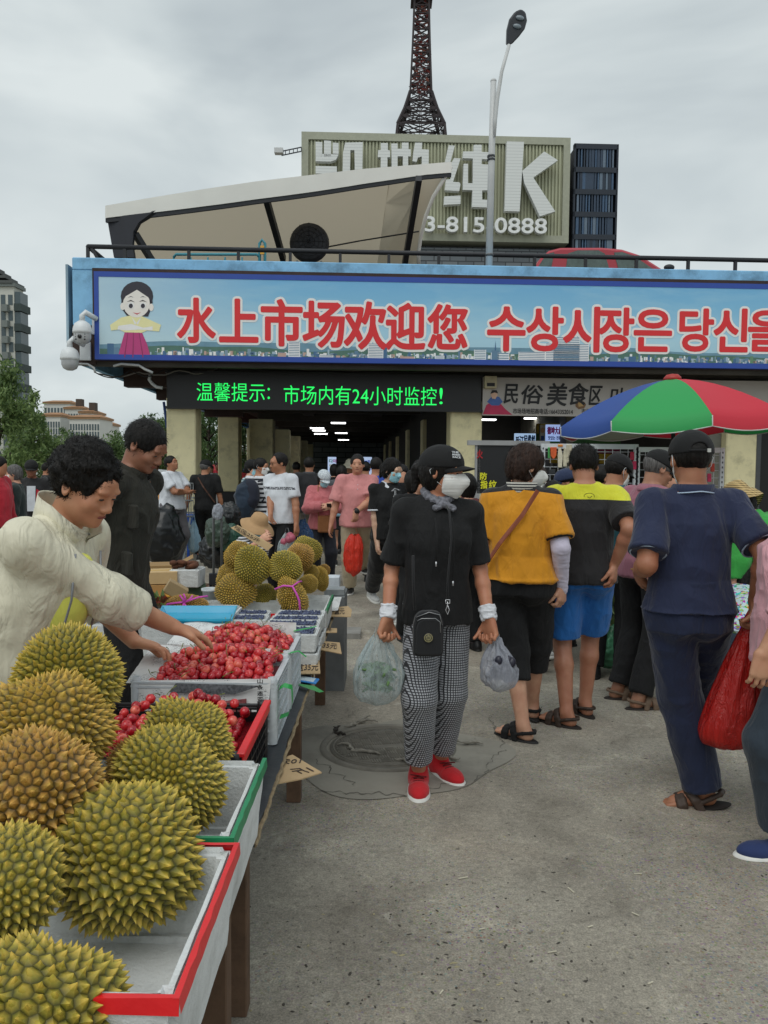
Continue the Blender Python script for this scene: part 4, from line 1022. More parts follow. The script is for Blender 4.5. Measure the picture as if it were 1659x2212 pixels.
stext('市场场地招商电话:16643352014',1108,1237,882,894,of=.01);stext('市场商铺',1256,1296,883,894,of=.01)
q=MB();VB2=VS
def fp2(pts,mi,k):q.add([Vector((BP(x,y,VS).x,VS-.003-k*.0012,BP(x,y,VS).z))for x,y in pts],[tuple(range(len(pts)))[::-1]],mi)
fp2([(1043,895),(1050,876),(1062,866),(1078,868),(1092,884),(1107,896)],0,0);fp2([(1052,868),(1062,856),(1078,857),(1086,868),(1078,876),(1062,876)],1,1)
fp2([(1060,852),(1064,846),(1072,846),(1075,853),(1070,862),(1063,861)],2,2);fp2([(1059,851),(1063,843),(1073,843),(1076,850),(1068,848)],3,3)
fp2([(1243,868),(1252,864),(1262,868),(1266,874),(1262,882),(1250,884),(1243,878)],4,1);fp2([(1248,870),(1258,869),(1260,877),(1250,879)],5,2)
q.build('printed_picture',[mat('sf%d'%i,c,.5,k=1.3)for i,c in enumerate(('#b0294f','#3f5f9c','#cfa891','#1b1718','#6e5136','#a88755'))],sg)
mb_=bempty('meter_box','small cream meter box at the top left corner of the food sign','meter box')
a=BP(1047,838,VS-.14);c=BP(1074,812,VS-.14);q=MB();q.box((a.x,VS-.14,a.z),(c.x,VS-.004,c.z));q.build('case',mat('box_cream','#b3aa8c',.6,k=1.2),mb_,bevel=.01)
q=MB();q.box((a.x+.04,VS-.146,a.z+.03),(c.x-.04,VS-.141,a.z+.09));q.build('window',inkm,mb_)
# ---- lit stall signs inside
def lit_sign(x0,x1,yt,yb,v,col,texts,lab,e=.75):
 t=bempty('lit_sign',lab,'shop sign');a=BP(x0,yb,v);c=BP(x1,yb,v);h=BP(x0,yt,v)
 q=MB();q.box((a.x,v,a.z),(c.x,v+.1,h.z));q.build('light_box',emis('lit_'+col[1:],col,e),t)
 for s_,(p,q0,r_,u),cc in texts:stext(s_,p,q0,r_,u,emis('lt_'+cc[1:],cc,.25),.035,v,t,.004)
lit_sign(708,726,987,1030,9,'#b9cdf0',[('다',(711,719,992,1000),'#1b7a4a'),('마',(720,727,992,1000),'#b02a8a'),('맛',(712,718,1003,1011),'#c9b023')],'lit white sign with a green first letter left of the pink polo man')
lit_sign(773,803,987,1029,9,'#b9cdf0',[('떡',(777,786,996,1006),'#20408a'),('메',(788,798,994,1006),'#2050c0'),('木',(776,784,1009,1018),'#2a7a3a'),('槌',(786,793,1009,1018),'#c98a20'),('子',(795,803,1009,1018),'#2060c0')],'lit white sign with coloured characters right of the pink polo man')
lit_sign(1112,1157,936,972,4.6,'#a9c6e6',[('延',(1114,1121,943,962),'#203a5a'),('江',(1122,1131,942,962),'#203a5a'),('民',(1132,1139,941,962),'#203a5a'),('俗',(1140,1147,940,962),'#203a5a'),('食品',(1148,1155,940,962),'#203a5a')],'lit pale blue stall sign with dark characters behind the mustard top woman')
lit_sign(1179,1231,917,953,3.4,'#9db4e6',[('德坤大叔',(1182,1214,922,938),'#7a2462'),('地方美食',(1214,1230,925,936),'#2a3a6a'),('맛있는 전통음식',(1184,1222,942,950),'#2a3a6a')],'lit pale violet stall sign with purple characters left of the parasol')
lit_sign(1246,1300,905,925,3.0,'#9db4e6',[('음식',(1252,1270,909,921),'#2a3a6a')],'lit blue stall sign partly behind the parasol edge')
# printed cook figure on the yellow column beside the sign
q=MB();a=BP(1166,965,3.3);c=BP(1178,918,3.3);q.box((a.x,3.3,a.z),(c.x,3.4,c.z));q.box((a.x+.02,3.29,a.z+.02),(c.x-.02,3.299,(a.z+c.z)/2),1);q.ell(((a.x+c.x)/2,3.29,c.z-.12),(.05,.01,.06),10,6,2)
o=q.build('poster',[mat('poster_white','#c9c8c2',.6),mat('poster_blue','#33539c',.6),mat('poster_face','#c79c7c',.6)]);o.matrix_world=BM.copy();tag(o,'narrow white poster with a small cook beside the violet sign','poster')
q=MB();a=BP(1160,1000,3.5);c=BP(1166,915,3.5);
for i,m_ in enumerate(('#c9a52a','#8a2a4a','#4a7a3a','#c9a52a')):q.box((a.x-.03,3.45+i*.002,a.z+(c.z-a.z)*i/4),(a.x+1.9,3.55,a.z+(c.z-a.z)*(i+1)/4-.003),i)
q.build('painted_column',[mat('colr%d'%i,m_,.7,k=.8)for i,m_ in enumerate(('#c9a52a','#8a2a4a','#4a7a3a','#c9a52a'))],hall)
# black notice board with yellow characters behind the main woman
nb=bempty('notice_board','black board with yellow characters behind the woman in the black cap','sign')
def at(x,y,Z):return BMI@A(x,y,Z)
a=at(1030,1066,8.2);c=at(1085,962,8.2);v=a.y;q=MB();q.box((a.x,v,a.z),(c.x+.5,v+.05,c.z));q.build('board',mat('board_black','#1d1e20',.5),nb)
for s_,(x0,x1,y0,y1),cc in(('防',(1037,1051,1021,1036),'#d9d02a'),('指',(1038,1052,1038,1055),'#d9d02a'),('纹',(1056,1072,1038,1055),'#d9d02a'),('火',(1030,1042,972,990),'#a02028')):stext(s_,x0,x1,y0,y1,mat('y_'+cc[1:],cc,.5,k=1.3),.03,v,nb,.003)
q=MB();q.box((a.x-.1,v-.02,c.z),(c.x+.5,v+.07,c.z+.05));q.box((a.x-.02,v,0),(a.x+.03,v+.05,c.z));q.build('stand',mat('board_frame','#9b9c9c',.5),nb)
# ================================================================ street lamp on the deck edge
white_p=mat('lamp_white','#b6b8b8',.4,.05,k=1.2)
sl=bempty('street_lamp','white street lamp pole with a leaf shaped dark lamp head above the deck','street lamp')
VL=VF+.36
pb=BP(1056,577,VL);pt=BP(1066,175,VL)
q=MB();q.tube([(pb.x,VL,zt-.1),(pb.x*.4+pt.x*.6,VL,pb.z*.4+pt.z*.6),(pt.x,VL,pt.z)],[.062,.056,.05],14);q.ell((pt.x,VL,pt.z),(.055,.055,.04));q.build('pole',white_p,sl,True)
arm=[BP(x,y,VL)for x,y in((1063,300),(1064,262),(1068,222),(1078,160),(1094,102))]
q=MB();q.tube([p+Vector((.03,-.08,0))for p in arm],[.02,.035,.035,.03,.03],8);q.build('arm',white_p,sl,True)
hd=[BP(x,y,VL)+Vector((.03,-.08,0))for x,y in((1089,102),(1090,70),(1096,46),(1108,30),(1120,25),(1130,32),(1133,50),(1128,68),(1116,84),(1100,101))]
q=MB();q.poly(hd,(0,.12,.05));q.build('lamp_head',mat('lamp_dark','#20242b',.4),sl,bevel=.02)
for x,y in((1117,45),(1111,63)):
 p=BP(x,y,VL)+Vector((.03,-.09,0));q=MB();q.ell(p,(.075,.03,.04),12,8,0,Matrix.Rotation(R(10),3,'Y'));q.build('lens',mat('lens_glass','#7c8890',.15),sl,True)
for y in(338,345,552):
 p=BP(1061,y,VL);q=MB();q.lathe([(.062,-.02),(.07,-.015),(.07,.015),(.062,.02)],12,(p.x-(.0 if y<400 else.03),VL,p.z));q.build('clamp',mat('clamp_dark','#4a4d50',.4,metal=.5),sl,True)
# ================================================================ K sign building, far
def far_box(name,x0,x1,yt,Z,depth,m,parent,z0=0,skew=.0):
 a=A(x0,yt,Z);c=A(x1,yt,Z);q=MB();q.box((a.x,Z,z0),(c.x,Z+depth,a.z));return q.build(name,m,parent)
KZ=44.0
kb=empty('karaoke_building',(0,0,0),0,'building with a huge ribbed sign of white characters and a phone number','building')
khaki=mat('ribbed_khaki','#8d8f78',.55,.08,.5,k=1.5);khaki_f=mat('khaki_frame','#8a8c7c',.6,.08,k=1.4)
def KP(x,y,Z=None): # the sign stands turned a little to the right
 d=ray(x,y);n=Vector((-.035,1,0));p0=Vector((A(651,300,KZ).x,KZ+(Z or 0),0));o=Vector((0,0,CAMH));return o+d*((p0-o).dot(n)/d.dot(n))
kx=(KP(1232,400)-KP(651,400));kx.z=0;kd=kx.normalized();kn=Vector((kd.y,-kd.x,0))
c0,c1,c3=KP(651,523),KP(1229,523),KP(651,278);zt_k=(KP(651,278).z+KP(1232,300).z)/2;zb_k=KP(1226,524).z
o0=Vector((c3.x,c3.y,0));W=kx.length
def kv(u,w,z):return o0+kd*u+kn*w+Vector((0,0,z))
def kbox(q,u0,u1,w0,w1,z0,z1,mi=0):
 v=[kv(u,w,z)for z in(z0,z1)for u,w in((u0,w0),(u1,w0),(u1,w1),(u0,w1))]
 q.add(v,[(0,1,2,3)[::-1],(4,5,6,7),(0,1,5,4),(1,2,6,5),(2,3,7,6),(3,0,4,7)],mi)
q=MB();kbox(q,.1,W-.1,-1.2,-.3,zb_k+.1,zt_k-.1);q.build('sign_panel',khaki,kb)
q=MB();nr=74
for i in range(nr):u=.45+(W-.9)*(i+.5)/nr;kbox(q,u-.045,u+.045,-.3,-.18,zb_k+.42,zt_k-.42)
o=q.build('sign_rib',khaki,kb);o['kind']='stuff'
q=MB();
for a in((0,W,zt_k-.4,zt_k),(0,W,zb_k,zb_k+.4),(0,.38,zb_k+.4,zt_k-.4),(W-.38,W,zb_k+.4,zt_k-.4)):kbox(q,a[0],a[1],-1.25,-.1,a[2],a[3])
q.build('sign_frame',khaki_f,kb)
t=NT('white_ribbed_metal');sz=t.sep()[2];wv=t.math('SINE',t.math('MULTIPLY',sz,38.));t.color(t.mix(t.math('MULTIPLY',t.math('GREATER_THAN',wv,.75),.3),lin('#c3c6c4',1.3),lin('#8c8f8e',1.2)));t.set(Roughness=.5);t.bump(t.noise(8,3),.2);ribw=t.m
def kpoly(pts,nm='character_stroke'):
 P_=[]
 for x,y in pts:
  X,Y=613.2+x*.4704,y*.4704;P_.append(KP(X,Y,0)+kn*.15)
 q=MB();q.poly(P_,kn*.35);return q.build(nm,ribw,kb)
def kr(x0,y0,x1,y1,sk=0):kpoly([(x0,y0),(x1,y0+sk),(x1,y1+sk),(x0,y1)])
# first character, upper strokes
kr(148,668,178,735,2);kr(186,662,218,735,2);kr(226,672,252,722,2);kpoly([(148,722),(252,726),(240,750),(215,758),(148,756)]);kr(148,778,244,812,2)
kpoly([(282,672),(362,670),(360,830),(326,830),(324,706),(306,706),(304,830),(270,830),(272,720)])
# second character, upper strokes
kpoly([(444,674),(476,674),(476,706),(486,708),(486,738),(474,738),(474,850),(442,850),(444,738),(430,738),(432,706),(444,706)])
kpoly([(492,676),(520,676),(520,700),(540,700),(540,672),(570,672),(570,702),(580,702),(580,734),(568,734),(568,850),(544,850),(544,734),(520,734),(520,850),(494,850)])
kpoly([(600,672),(632,672),(630,702),(662,704),(660,850),(630,850),(630,734),(612,740),(606,760),(588,756),(592,712)])
# third character
kpoly([(752,684),(780,686),(752,790),(728,790)]);kpoly([(776,742),(806,744),(772,850),(800,852),(806,860),(800,892),(734,888),(740,840),(760,838),(766,800),(748,796)]);kpoly([(732,916),(806,912),(806,950),(730,954)])
kpoly([(866,682),(902,682),(902,714),(940,716),(938,748),(902,746),(902,770),(938,772),(936,888),(904,888),(904,930),(932,932),(932,966),(858,964),(860,888),(816,886),(820,768),(840,768),(840,856),(862,856),(862,744),(816,742),(818,712),(866,712)])
# the letter
kpoly([(1016,666),(1094,668),(1074,984),(1006,982)]);kpoly([(1186,712),(1248,752),(1136,830),(1236,984),(1166,1006),(1096,856),(1086,800)])
a,c,h=KP(917,504,0),KP(1177,513,0),KP(917,472,0)
a=a+kn*.05;c=c+kn*.05;hv=(0,0,h.z-a.z)
t_=text_fit('3-815-0888',a,Vector((c.x,c.y,a.z)),hv,mat('number_white','#cdd0ce',.5,k=1.3),kb,'phone_number',.02,.3,shift=.05)
# grey tile wall under the sign, body of the building
t=NT('grey_brick');br=t.n('ShaderNodeTexBrick');br.inputs['Scale'].default_value=1.0;br.inputs['Brick Width'].default_value=.9;br.inputs['Row Height'].default_value=.3;br.inputs['Mortar Size'].default_value=.03
br.inputs['Color1'].default_value=lin('#6d7377',1.3);br.inputs['Color2'].default_value=lin('#585e63',1.3);br.inputs['Mortar'].default_value=lin('#3f4347')
t.l(t.obj((1,1,1),(R(90),0,0)),br.inputs['Vector']);t.color(br.outputs[0]);t.set(Roughness=.7)
q=MB();kbox(q,.6,W-.3,-12,-1.3,0,zt_k-.5);kbox(q,W*.3,W-.2,-1.29,-.6,0,zb_k-.25);q.build('wall',t.m,kb)
# dark slatted tower on its right
dkb=mat('slat_frame_navy','#1e2733',.5,k=1.0);q=MB();x0,x1=W+.25,W+.25+(KP(1331,400)-KP(1235,400)).length
zt2=KP(1236,306).z;kbox(q,x0+.1,x1-.1,-6,-.6,0,zt2-.1);q.build('tower_core',mat('core_navy','#12161d',.7),kb)
q=MB()
for y in(306,357,405,454,503,548):z=KP(1236,y).z;kbox(q,x0,x1,-.5,-.2,z-.28,z)
kbox(q,x0,x0+.1,-.5,-.2,0,zt2);kbox(q,x1-.1,x1,-6,-.2,0,zt2);q.build('tower_frame',dkb,kb)
rr=random.Random(8)
sm=[mat('slat%d'%i,c,.5,k=1.1)for i,c in enumerate(('#39516b','#1f2c3c','#5c6c7c','#2b3c50'))]
ys=(306,357,405,454,503,548);me_s={}
for r_ in range(5):
 zA,zB_=KP(1236,ys[r_]).z-.28,KP(1236,ys[r_+1]).z
 for i in range(13):
  u=x0+.2+(x1-x0-.4)*(i+.5)/13;q=MB();w=rr.choice((.05,.07,.1));kbox(q,u-w,u+w*.6,-.48+rr.uniform(-.05,.05),-.25,zB_,zA);q.build('slat',rr.choice(sm),kb)
# arm with a box sticking out on the left of the sign
q=MB();a=KP(651,318);d=KP(608,327)
for dz_ in(0,-.22):q.bar(a+Vector((0,0,dz_)),d+Vector((0,0,dz_)),.05)
for k in range(5):p=a.lerp(d,k/5);q.bar(p,p+Vector((0,0,-.22)),.04)
q.build('outrigger',dkb,kb);q=MB();p=KP(602,327);q.box((p.x-.22,p.y-.2,p.z-.13),(p.x+.25,p.y+.2,p.z+.13));q.build('outrigger_lamp',mat('lamp_white','#b6b8b8'),kb)
# ================================================================ tv tower
TZ=150.0
tw=A(902,800,TZ);tb=A(902,1000,TZ)
tv=empty('lattice_tower',(tw.x,TZ,0),0,'tall dark red steel lattice tower rising behind the ribbed sign','tower')
sc_=TZ/FOC
prof=[(1000,120),(700,95),(440,78),(288,60),(245,40),(207,27.5),(150,24.5),(100,22),(50,20),(0,18.5),(-60,17),(-140,15)]
lv=[]
ysx=[1000,900,800,700,600,500,440,400,360,320,288,268,248,228,207]+[207-17*i for i in range(1,20)]
def halfw(y):return float(np.interp(-y,[-p[0]for p in prof],[p[1]for p in prof]))*sc_*.80
steel=mat('tower_steel','#2a2224',.7,.2,.3,k=1.0);redst=mat('tower_red','#7a2a22',.7,.2,.5)
q=MB()
zs=[(A(902,y,TZ).z,halfw(y),y)for y in ysx]
for i in range(len(zs)-1):
 (z0,w0,y0),(z1,w1,y1)=zs[i],zs[i+1]
 c0_=[(sx*w0,sy*w0*1,z0)for sx,sy in((-1,-1),(1,-1),(1,1),(-1,1))];c1_=[(sx*w1,sy*w1,z1)for sx,sy in((-1,-1),(1,-1),(1,1),(-1,1))]
 th=.34 if y0>210 else.26
 for k in range(4):
  q.bar(c0_[k],c1_[k],th*1.3);k2=(k+1)%4;q.bar(c0_[k],c0_[k2],th*.6)
  q.bar(c0_[k],c1_[k2],th*.5);q.bar(c0_[k2],c1_[k],th*.5)
  m0=Vector(c0_[k]).lerp(Vector(c0_[k2]),.5);m1=Vector(c1_[k]).lerp(Vector(c1_[k2]),.5)
  if y0>207:q.bar(m0,m1,th*.4);q.bar(m0,c1_[k],th*.35);q.bar(m0,c1_[k2],th*.35)
o=q.build('lattice',steel,tv);o['kind']='stuff'
q=MB();rr=random.Random(4)
for i in range(190):
 y=rr.uniform(-20,205);w=halfw(y)*.85;z=A(902,y,TZ).z
 if rr.random()<.25 and y>60 and y<110:continue
 M_=Matrix.Translation((rr.uniform(-w,w),rr.uniform(-w,w),z))@Matrix.Rotation(rr.uniform(0,6.28),4,'Y')@Matrix.Rotation(rr.uniform(-.6,.6),4,'X')
 L_=rr.uniform(.5,1.0);q.add([M_@Vector(p)for p in((-L_,0,0),(-.2,0,.28*L_),(L_,0,.05),(.1,0,-.3*L_))],[(0,1,2,3)],rr.choice((0,0,1,2)))
o=q.build('leaf_plates',[redst,mat('tower_dark','#241d1e',.7),mat('tower_orange','#9a5a48',.7)],tv);o['kind']='stuff'
q=MB();z=A(902,3,TZ).z;w=halfw(3)*1.5;q.box((-w,-w,z-.2),(w,w,z+.25));q.build('platform',steel,tv)
# ================================================================ membrane canopy on the deck
def film_(n_,c):
 t=NT(n_);t.color(lin(c,1.5));t.set(Roughness=.7);tr_=t.n('ShaderNodeBsdfTranslucent');tr_.inputs[0].default_value=lin(c,1.4);mx_=t.n('ShaderNodeMixShader');mx_.inputs[0].default_value=.55
 t.bump(t.noise(.6,3),.3,.1);t.l(t.b.outputs[0],mx_.inputs[1]);t.l(tr_.outputs[0],mx_.inputs[2]);t.l(mx_.outputs[0],t.t.nodes['Material Output'].inputs[0]);return t.m
cn=empty('membrane_canopy',(0,0,0),0,'large white membrane canopy with a beige inner skin on the deck','canopy')
DZ=zt+.0
T_=[A(x,y,Z)for x,y,Z in((229,456,17.0),(330,438,17.3),(440,420,17.6),(560,402,18.0),(680,388,18.4),(790,375,18.8),(880,368,19.1),(975,360,19.4))]
def crv(P_,t):
 f=t*(len(P_)-1);i=min(int(f),len(P_)-2);return P_[i].lerp(P_[i+1],f-i)
back=[]
for i in range(len(T_)):
 t=i/(len(T_)-1);x=A(300,560,22).x*(1-t)+A(905,570,23).x*t;back.append(Vector((x,22.5+1.0*math.sin(math.pi*t),DZ)))
nu,nv=40,18;v=[]
for i in range(nu+1):
 a=crv(T_,i/nu);b_=crv(back,i/nu)
 for j in range(nv+1):
  t=j/nv;p=a.lerp(b_,t);bulge=math.sin(math.pi*t);p+=Vector((.35*math.sin(math.pi*t)*(1-2*i/nu)*-1 if 0 else 0,1.6*bulge,-.0*bulge));p.z=a.z+(b_.z-a.z)*(t**1.5);
  if i>nu*.75:p.x-=.0
  v.append(p)
f=[(i*(nv+1)+j,(i+1)*(nv+1)+j,(i+1)*(nv+1)+j+1,i*(nv+1)+j+1)for i in range(int(nu*.8))for j in range(nv)]
inn=film_('membrane_beige','#a19887');me=mk_mesh('inner_skin',v,f,inn,True);o=link('inner_skin',me,cn)
# right front flap, curving down to the deck
q=MB();rt=[A(x,y,Z)for x,y,Z in((975,360,19.4),(956,392,19.4),(936,425,19.5),(920,465,19.7),(909,510,19.9),(904,545,20.1),(904,572,20.2))];lf=[A(x,y,20.6)for x,y in((898,384),(893,410),(888,440),(884,470),(879,510),(875,545),(874,575))]
n=len(rt);q.add(rt+lf,[(k,k+n,k+n+1,k+1)for k in range(n-1)]);bk=[Vector(v[int(nu*.8)*(nv+1)+int(round(t*nv))])for t in np.linspace(0,1,n)];q.add(lf+bk,[(k,k+n,k+n+1,k+1)for k in range(n-1)]);q.build('right_flap',inn,cn,True)
q=MB();q.tube(rt,.05,6);q.build('flap_edge',mat('membrane_white','#c3c2bc',.6,.05,1,k=1.4),cn,True)
# white valance along the front edge with a black keder line below it
def strip(P0,P1,nm,m_):
 q=MB();n=len(P0);q.add(P0+P1,[(k,k+n,k+n+1,k+1)for k in range(n-1)]);
 q.add([p+Vector((0,.05,0))for p in P0+P1],[(k,k+1,k+n+1,k+n)for k in range(n-1)]);return q.build(nm,m_,cn,True)
N_=24;top=[crv(T_,i/N_)+Vector((0,-.04,.0))for i in range(N_+1)]
wd=[.16+.14*math.sin(math.pi*min(1,i/N_*1.1))for i in range(N_+1)]
strip([p+Vector((0,0,.10))for p in top],[p+Vector((0,-.02,-w))for p,w in zip(top,wd)],'valance',mat('membrane_white','#c3c2bc',.6,.05,1,k=1.4))
strip([p+Vector((0,.0,-w-.0))for p,w in zip(top,wd)],[p+Vector((0,.0,-w-.09))for p,w in zip(top,wd)],'keder',railm)
for(x0,y0,x1,y1)in((572,418,612,560),(905,385,874,572)):
 q=MB();q.bar(A(x0,y0,18.3),A(x1,y1,20.5),.13,.18);q.build('strut',railm,cn)
navy=mat('panel_navy','#22252e',.6)
q=MB();q.poly([A(x,y,17.05)for x,y in((231,470),(330,458),(300,480),(288,500),(286,530),(290,556),(246,556))],(0,.12,0));q.build('side_panel',navy,cn)
q=MB();q.bar(A(292,505,17.2),A(330,566,17.6),.12);q.build('strut',railm,cn);q=MB();q.tube([A(288,500,17.2),A(300,478,17.2),A(330,460,17.3),A(400,445,17.6)],.07,6);q.build('arch_rib',railm,cn,True)
q=MB();q.tube([A(700,535,20.5),A(780,520,20.4),A(905,500,20)],.02,5);q.build('guy_wire',railm,cn)
# round drum fan standing on the deck inside the canopy
fan=empty('drum_fan',tuple(A(668,560,20)[:2])+(DZ,),0,'round dark drum fan on a stand under the canopy','fan')
c=A(668,524,20)-fan.location;M_=Matrix.Translation(c)@Matrix.Rotation(R(90),4,'X');q=MB();q.lathe([(.0,.1),(.38,.1),(.46,.05),(.50,-.05),(.46,-.2),(.0,-.25)],28,(0,0,0),0,M_);q.build('fan_housing',mat('fan_dark','#2f3138',.6),fan,True)
q=MB();
for r_ in(.15,.26,.36,.44):q.tube([M_@Vector((r_*math.cos(a),r_*math.sin(a),.13))for a in np.linspace(0,6.283,25)],.008,4)
for k in range(12):a=k*math.pi/6;q.tube([M_@Vector((0,0,.14)),M_@Vector((.47*math.cos(a),.47*math.sin(a),.1))],.006,4)
q.build('guard',railm,fan,True);q=MB();q.bar(c+Vector((-.3,0,-.45)),(-.35,0,0),.05);q.bar(c+Vector((.3,0,-.45)),(.35,0,0),.05);q.bar((-.5,0,.03),(.5,0,.03),.06);q.build('stand',mat('stand_white','#9fa2a2',.5),fan)
# blue cargo tricycle on the deck
tr=empty('cargo_tricycle',tuple(A(470,565,16.2)[:2])+(DZ,),0,'teal cargo tricycle parked on the deck behind the railing','tricycle')
tq=mat('teal_paint','#2f7c8a',.4,k=1.2);q=MB();L0=A(375,556,16.2)-tr.location;L1=A(560,556,16.2)-tr.location
q.tube([L0,L0+Vector((.05,0,.06)),L1+Vector((-.05,0,.06)),L1],.03,6);q.tube([L0+Vector((0,0,-.12)),L1+Vector((0,0,-.12))],.025,6)
for k in range(6):p=L0.lerp(L1,k/5);q.bar(p+Vector((0,0,-.5)),p,.03)
q.build('cargo_frame',tq,tr,True);q=MB();q.box((L0.x,-.02,.35),(L1.x,1.1,.55));q.build('cargo_bed',tq,tr)
hp=A(566,545,16.2)-tr.location;q=MB();q.tube([hp+Vector((-.05,0,-.9)),hp+Vector((-.05,0,.18)),hp+Vector((.0,0,.25)),hp+Vector((.06,0,.18)),hp+Vector((.06,0,-.9))],.03,8);q.build('head_post',tq,tr,True);q=MB();q.box((hp.x-.03,-.05,hp.z-.05),(hp.x+.05,-.02,hp.z+.12));q.build('reflector',mat('refl_amber','#d8a23a',.3),tr)
for x in(L0.x+.3,L1.x-.2):
 M_=Matrix.Translation((x,.1,.27))@Matrix.Rotation(R(90),4,'X');q=MB();q.lathe([(.20,-.03),(.27,-.03),(.27,.03),(.20,.03),(.20,-.03)],24,(0,0,0),0,M_);q.build('wheel',railm,tr,True)
# ================================================================ red car on the deck
cr_=empty('red_car',(A(1300,560,17.4).x,17.4,DZ),R(2),'red hatchback parked on the deck behind the railing','car')
redc=mat('car_red','#a8323f',.3,.05,2,k=1.1,spec=.6);gl=mat('car_glass','#54625e',.15,.3,5,k=1.1)
x0=A(1155,583,17.4).x-cr_.location.x;x1=A(1447,583,17.4).x-cr_.location.x;hr=A(1290,534,17.4).z-DZ
def cx(x):return A(x,560,17.4).x-cr_.location.x
def cz(y):return A(1300,y,17.4).z-DZ
side=[(cx(1118),.25),(cx(1108),.6),(cx(1125),cz(598)),(cx(1152),cz(584)),(cx(1170),cz(556)),(cx(1185),cz(543)),(cx(1210),cz(536)),(cx(1300),cz(534)),(cx(1345),cz(537)),(cx(1385),cz(549)),(cx(1440),cz(582)),(cx(1500),cz(592)),(cx(1528),.7),(cx(1530),.25)]
q=MB();q.poly([(x,0,z)for x,z in side],(0,1.6,0));q.build('body',redc,cr_,bevel=.05)
def glass(pts,nm='window'):q=MB();q.poly([(cx(x),-.012,cz(y))for x,y in pts],(0,.02,0));return q.build(nm,gl,cr_)
glass([(1222,579),(1226,549),(1246,542),(1292,541),(1306,548),(1316,579)]);glass([(1336,579),(1326,545),(1344,544),(1370,552),(1412,579)])
glass([(1160,581),(1176,556),(1186,549),(1196,547),(1190,581)],'rear_window')
q=MB();q.ell((cx(1444),-.1,cz(578)),(.12,.08,.07));q.build('mirror',railm,cr_,True)
for x in(1190,1455):
 M_=Matrix.Translation((cx(x),-.02,.3))@Matrix.Rotation(R(90),4,'X');q=MB();q.lathe([(.0,.01),(.18,.02),(.3,.02),(.3,-.2)],24,(0,0,0),0,M_);q.build('wheel',railm,cr_,True)
# ================================================================ far apartment blocks
def apartment(name,lab,Z,x0,x1,ytop,depth,cols_,rows,wall_c,acc,side_px=None,balc=True,grp=None):
 a=A(x0,ytop,Z);c=A(x1,ytop,Z);t=empty(name,(a.x,Z,0),0,lab,'apartment building',grp);W_=c.x-a.x;Hh=a.z
 q=MB();q.box((0,0,0),(W_,depth,Hh));q.build('wall',mat('ap_'+wall_c[1:],wall_c,.8,.1,.08,k=1.3),t)
 gm_=mat('ap_glass','#4a585c',.3);fm_=mat('ap_acc_'+acc[1:],acc,.7)
 fh=min(3.0,Hh/rows);wm=None
 for r_ in range(rows):
  z=Hh-1.2-r_*fh-1.5
  for k in range(cols_):
   u=W_*(k+.5)/cols_;w=W_/cols_*.3
   if wm is None:
    q=MB();q.box((-w,-.08,0),(w,-.01,1.5));wm=mk_mesh('window',q.v,q.f,gm_)
   link('window',wm,t,loc=(u,0,z))
  if balc:
   for k in range(0,cols_,2):q=MB();u=W_*(k+1.0)/cols_;w=W_/cols_*.42;q.box((u-w,-1.0,z-1.1),(u+w,-.09,z-.1));q.build('balcony',fm_,t)
 q=MB();q.box((-.3,-.4,Hh),(W_+.3,depth+.3,Hh+.5));q.build('roof',fm_,t);return t,W_,Hh
t,W_,Hh=apartment('apartment_tower','tall beige apartment tower with dark balconies at the left edge',120,-160,30,618,3,12,12,'#adaea6','#6f7673')
# stepped gabled roofline and right hand balcony stack
q=MB();q.box((W_-9,1,Hh+.5),(W_-1.5,3,Hh+1.8));q.box((W_-11,1,Hh+1.801),(W_-3,3,Hh+2.6));q.build('roof',mat('ap_acc_4a4e4c','#4a4e4c'),t)
q=MB()
for k in range(4):q.box((W_-12+k*1.2,-.6,Hh+2.7-k*.75),(W_-3.0+k*1.0,3.5,Hh+3.1-k*.75))
q.build('roof',mat('ap_acc_4a4e4c','#4a4e4c'),t)
for r_ in range(12):
 z=Hh-3.4-r_*3;q=MB();q.box((W_+.02,-.2,z-.2),(W_+1.1,3,z+.9));q.build('balcony',mat('balc_green','#33403e',.7),t)
 q=MB();q.box((W_+.02,.1,z+.9),(W_+.9,2.6,z+2.7));q.build('window',mat('ap_glass','#4a585c'),t)
for i,(x0,x1,yt,Z,cl,rw,lab)in enumerate(((95,150,872,230,8,5,'highest white block of the hillside flats with orange trim'),(140,175,884,215,6,5,'white flats with orange roof left of the lift shaft'),(150,215,905,190,11,7,'long white flats with a dull orange roof line, nearest row'),(172,200,893,205,5,5,'small white flats with a dark lift shaft on top'),(205,232,918,200,5,4,'lowest white flats at the right end of the hillside row'),(85,130,900,195,8,8,'white flats behind the willow at the left of the row'))):
 t,W_,Hh=apartment('apartment_block',lab,Z,x0,x1,yt,9,cl,rw,'#b4b5b0','#9c7a58',balc=False)
 q=MB();q.add([(-.4,-.6,Hh+.5),(W_+.4,-.6,Hh+.5),(W_+.4,9.5,Hh+.5),(-.4,9.5,Hh+.5),(1,4,Hh+1.3),(W_-1,4,Hh+1.3)],[(0,1,5,4),(1,2,5),(2,3,4,5),(3,0,4),(3,2,1,0)]);q.build('roof',mat('roof_orange','#9c7350',.8,.2,.5),t)
 if i in(1,3):q=MB();q.box((W_*.5,2,Hh),(W_*.5+1.6,4,Hh+3));q.build('lift_shaft',mat('shaft_dark','#4b4038',.8),t)
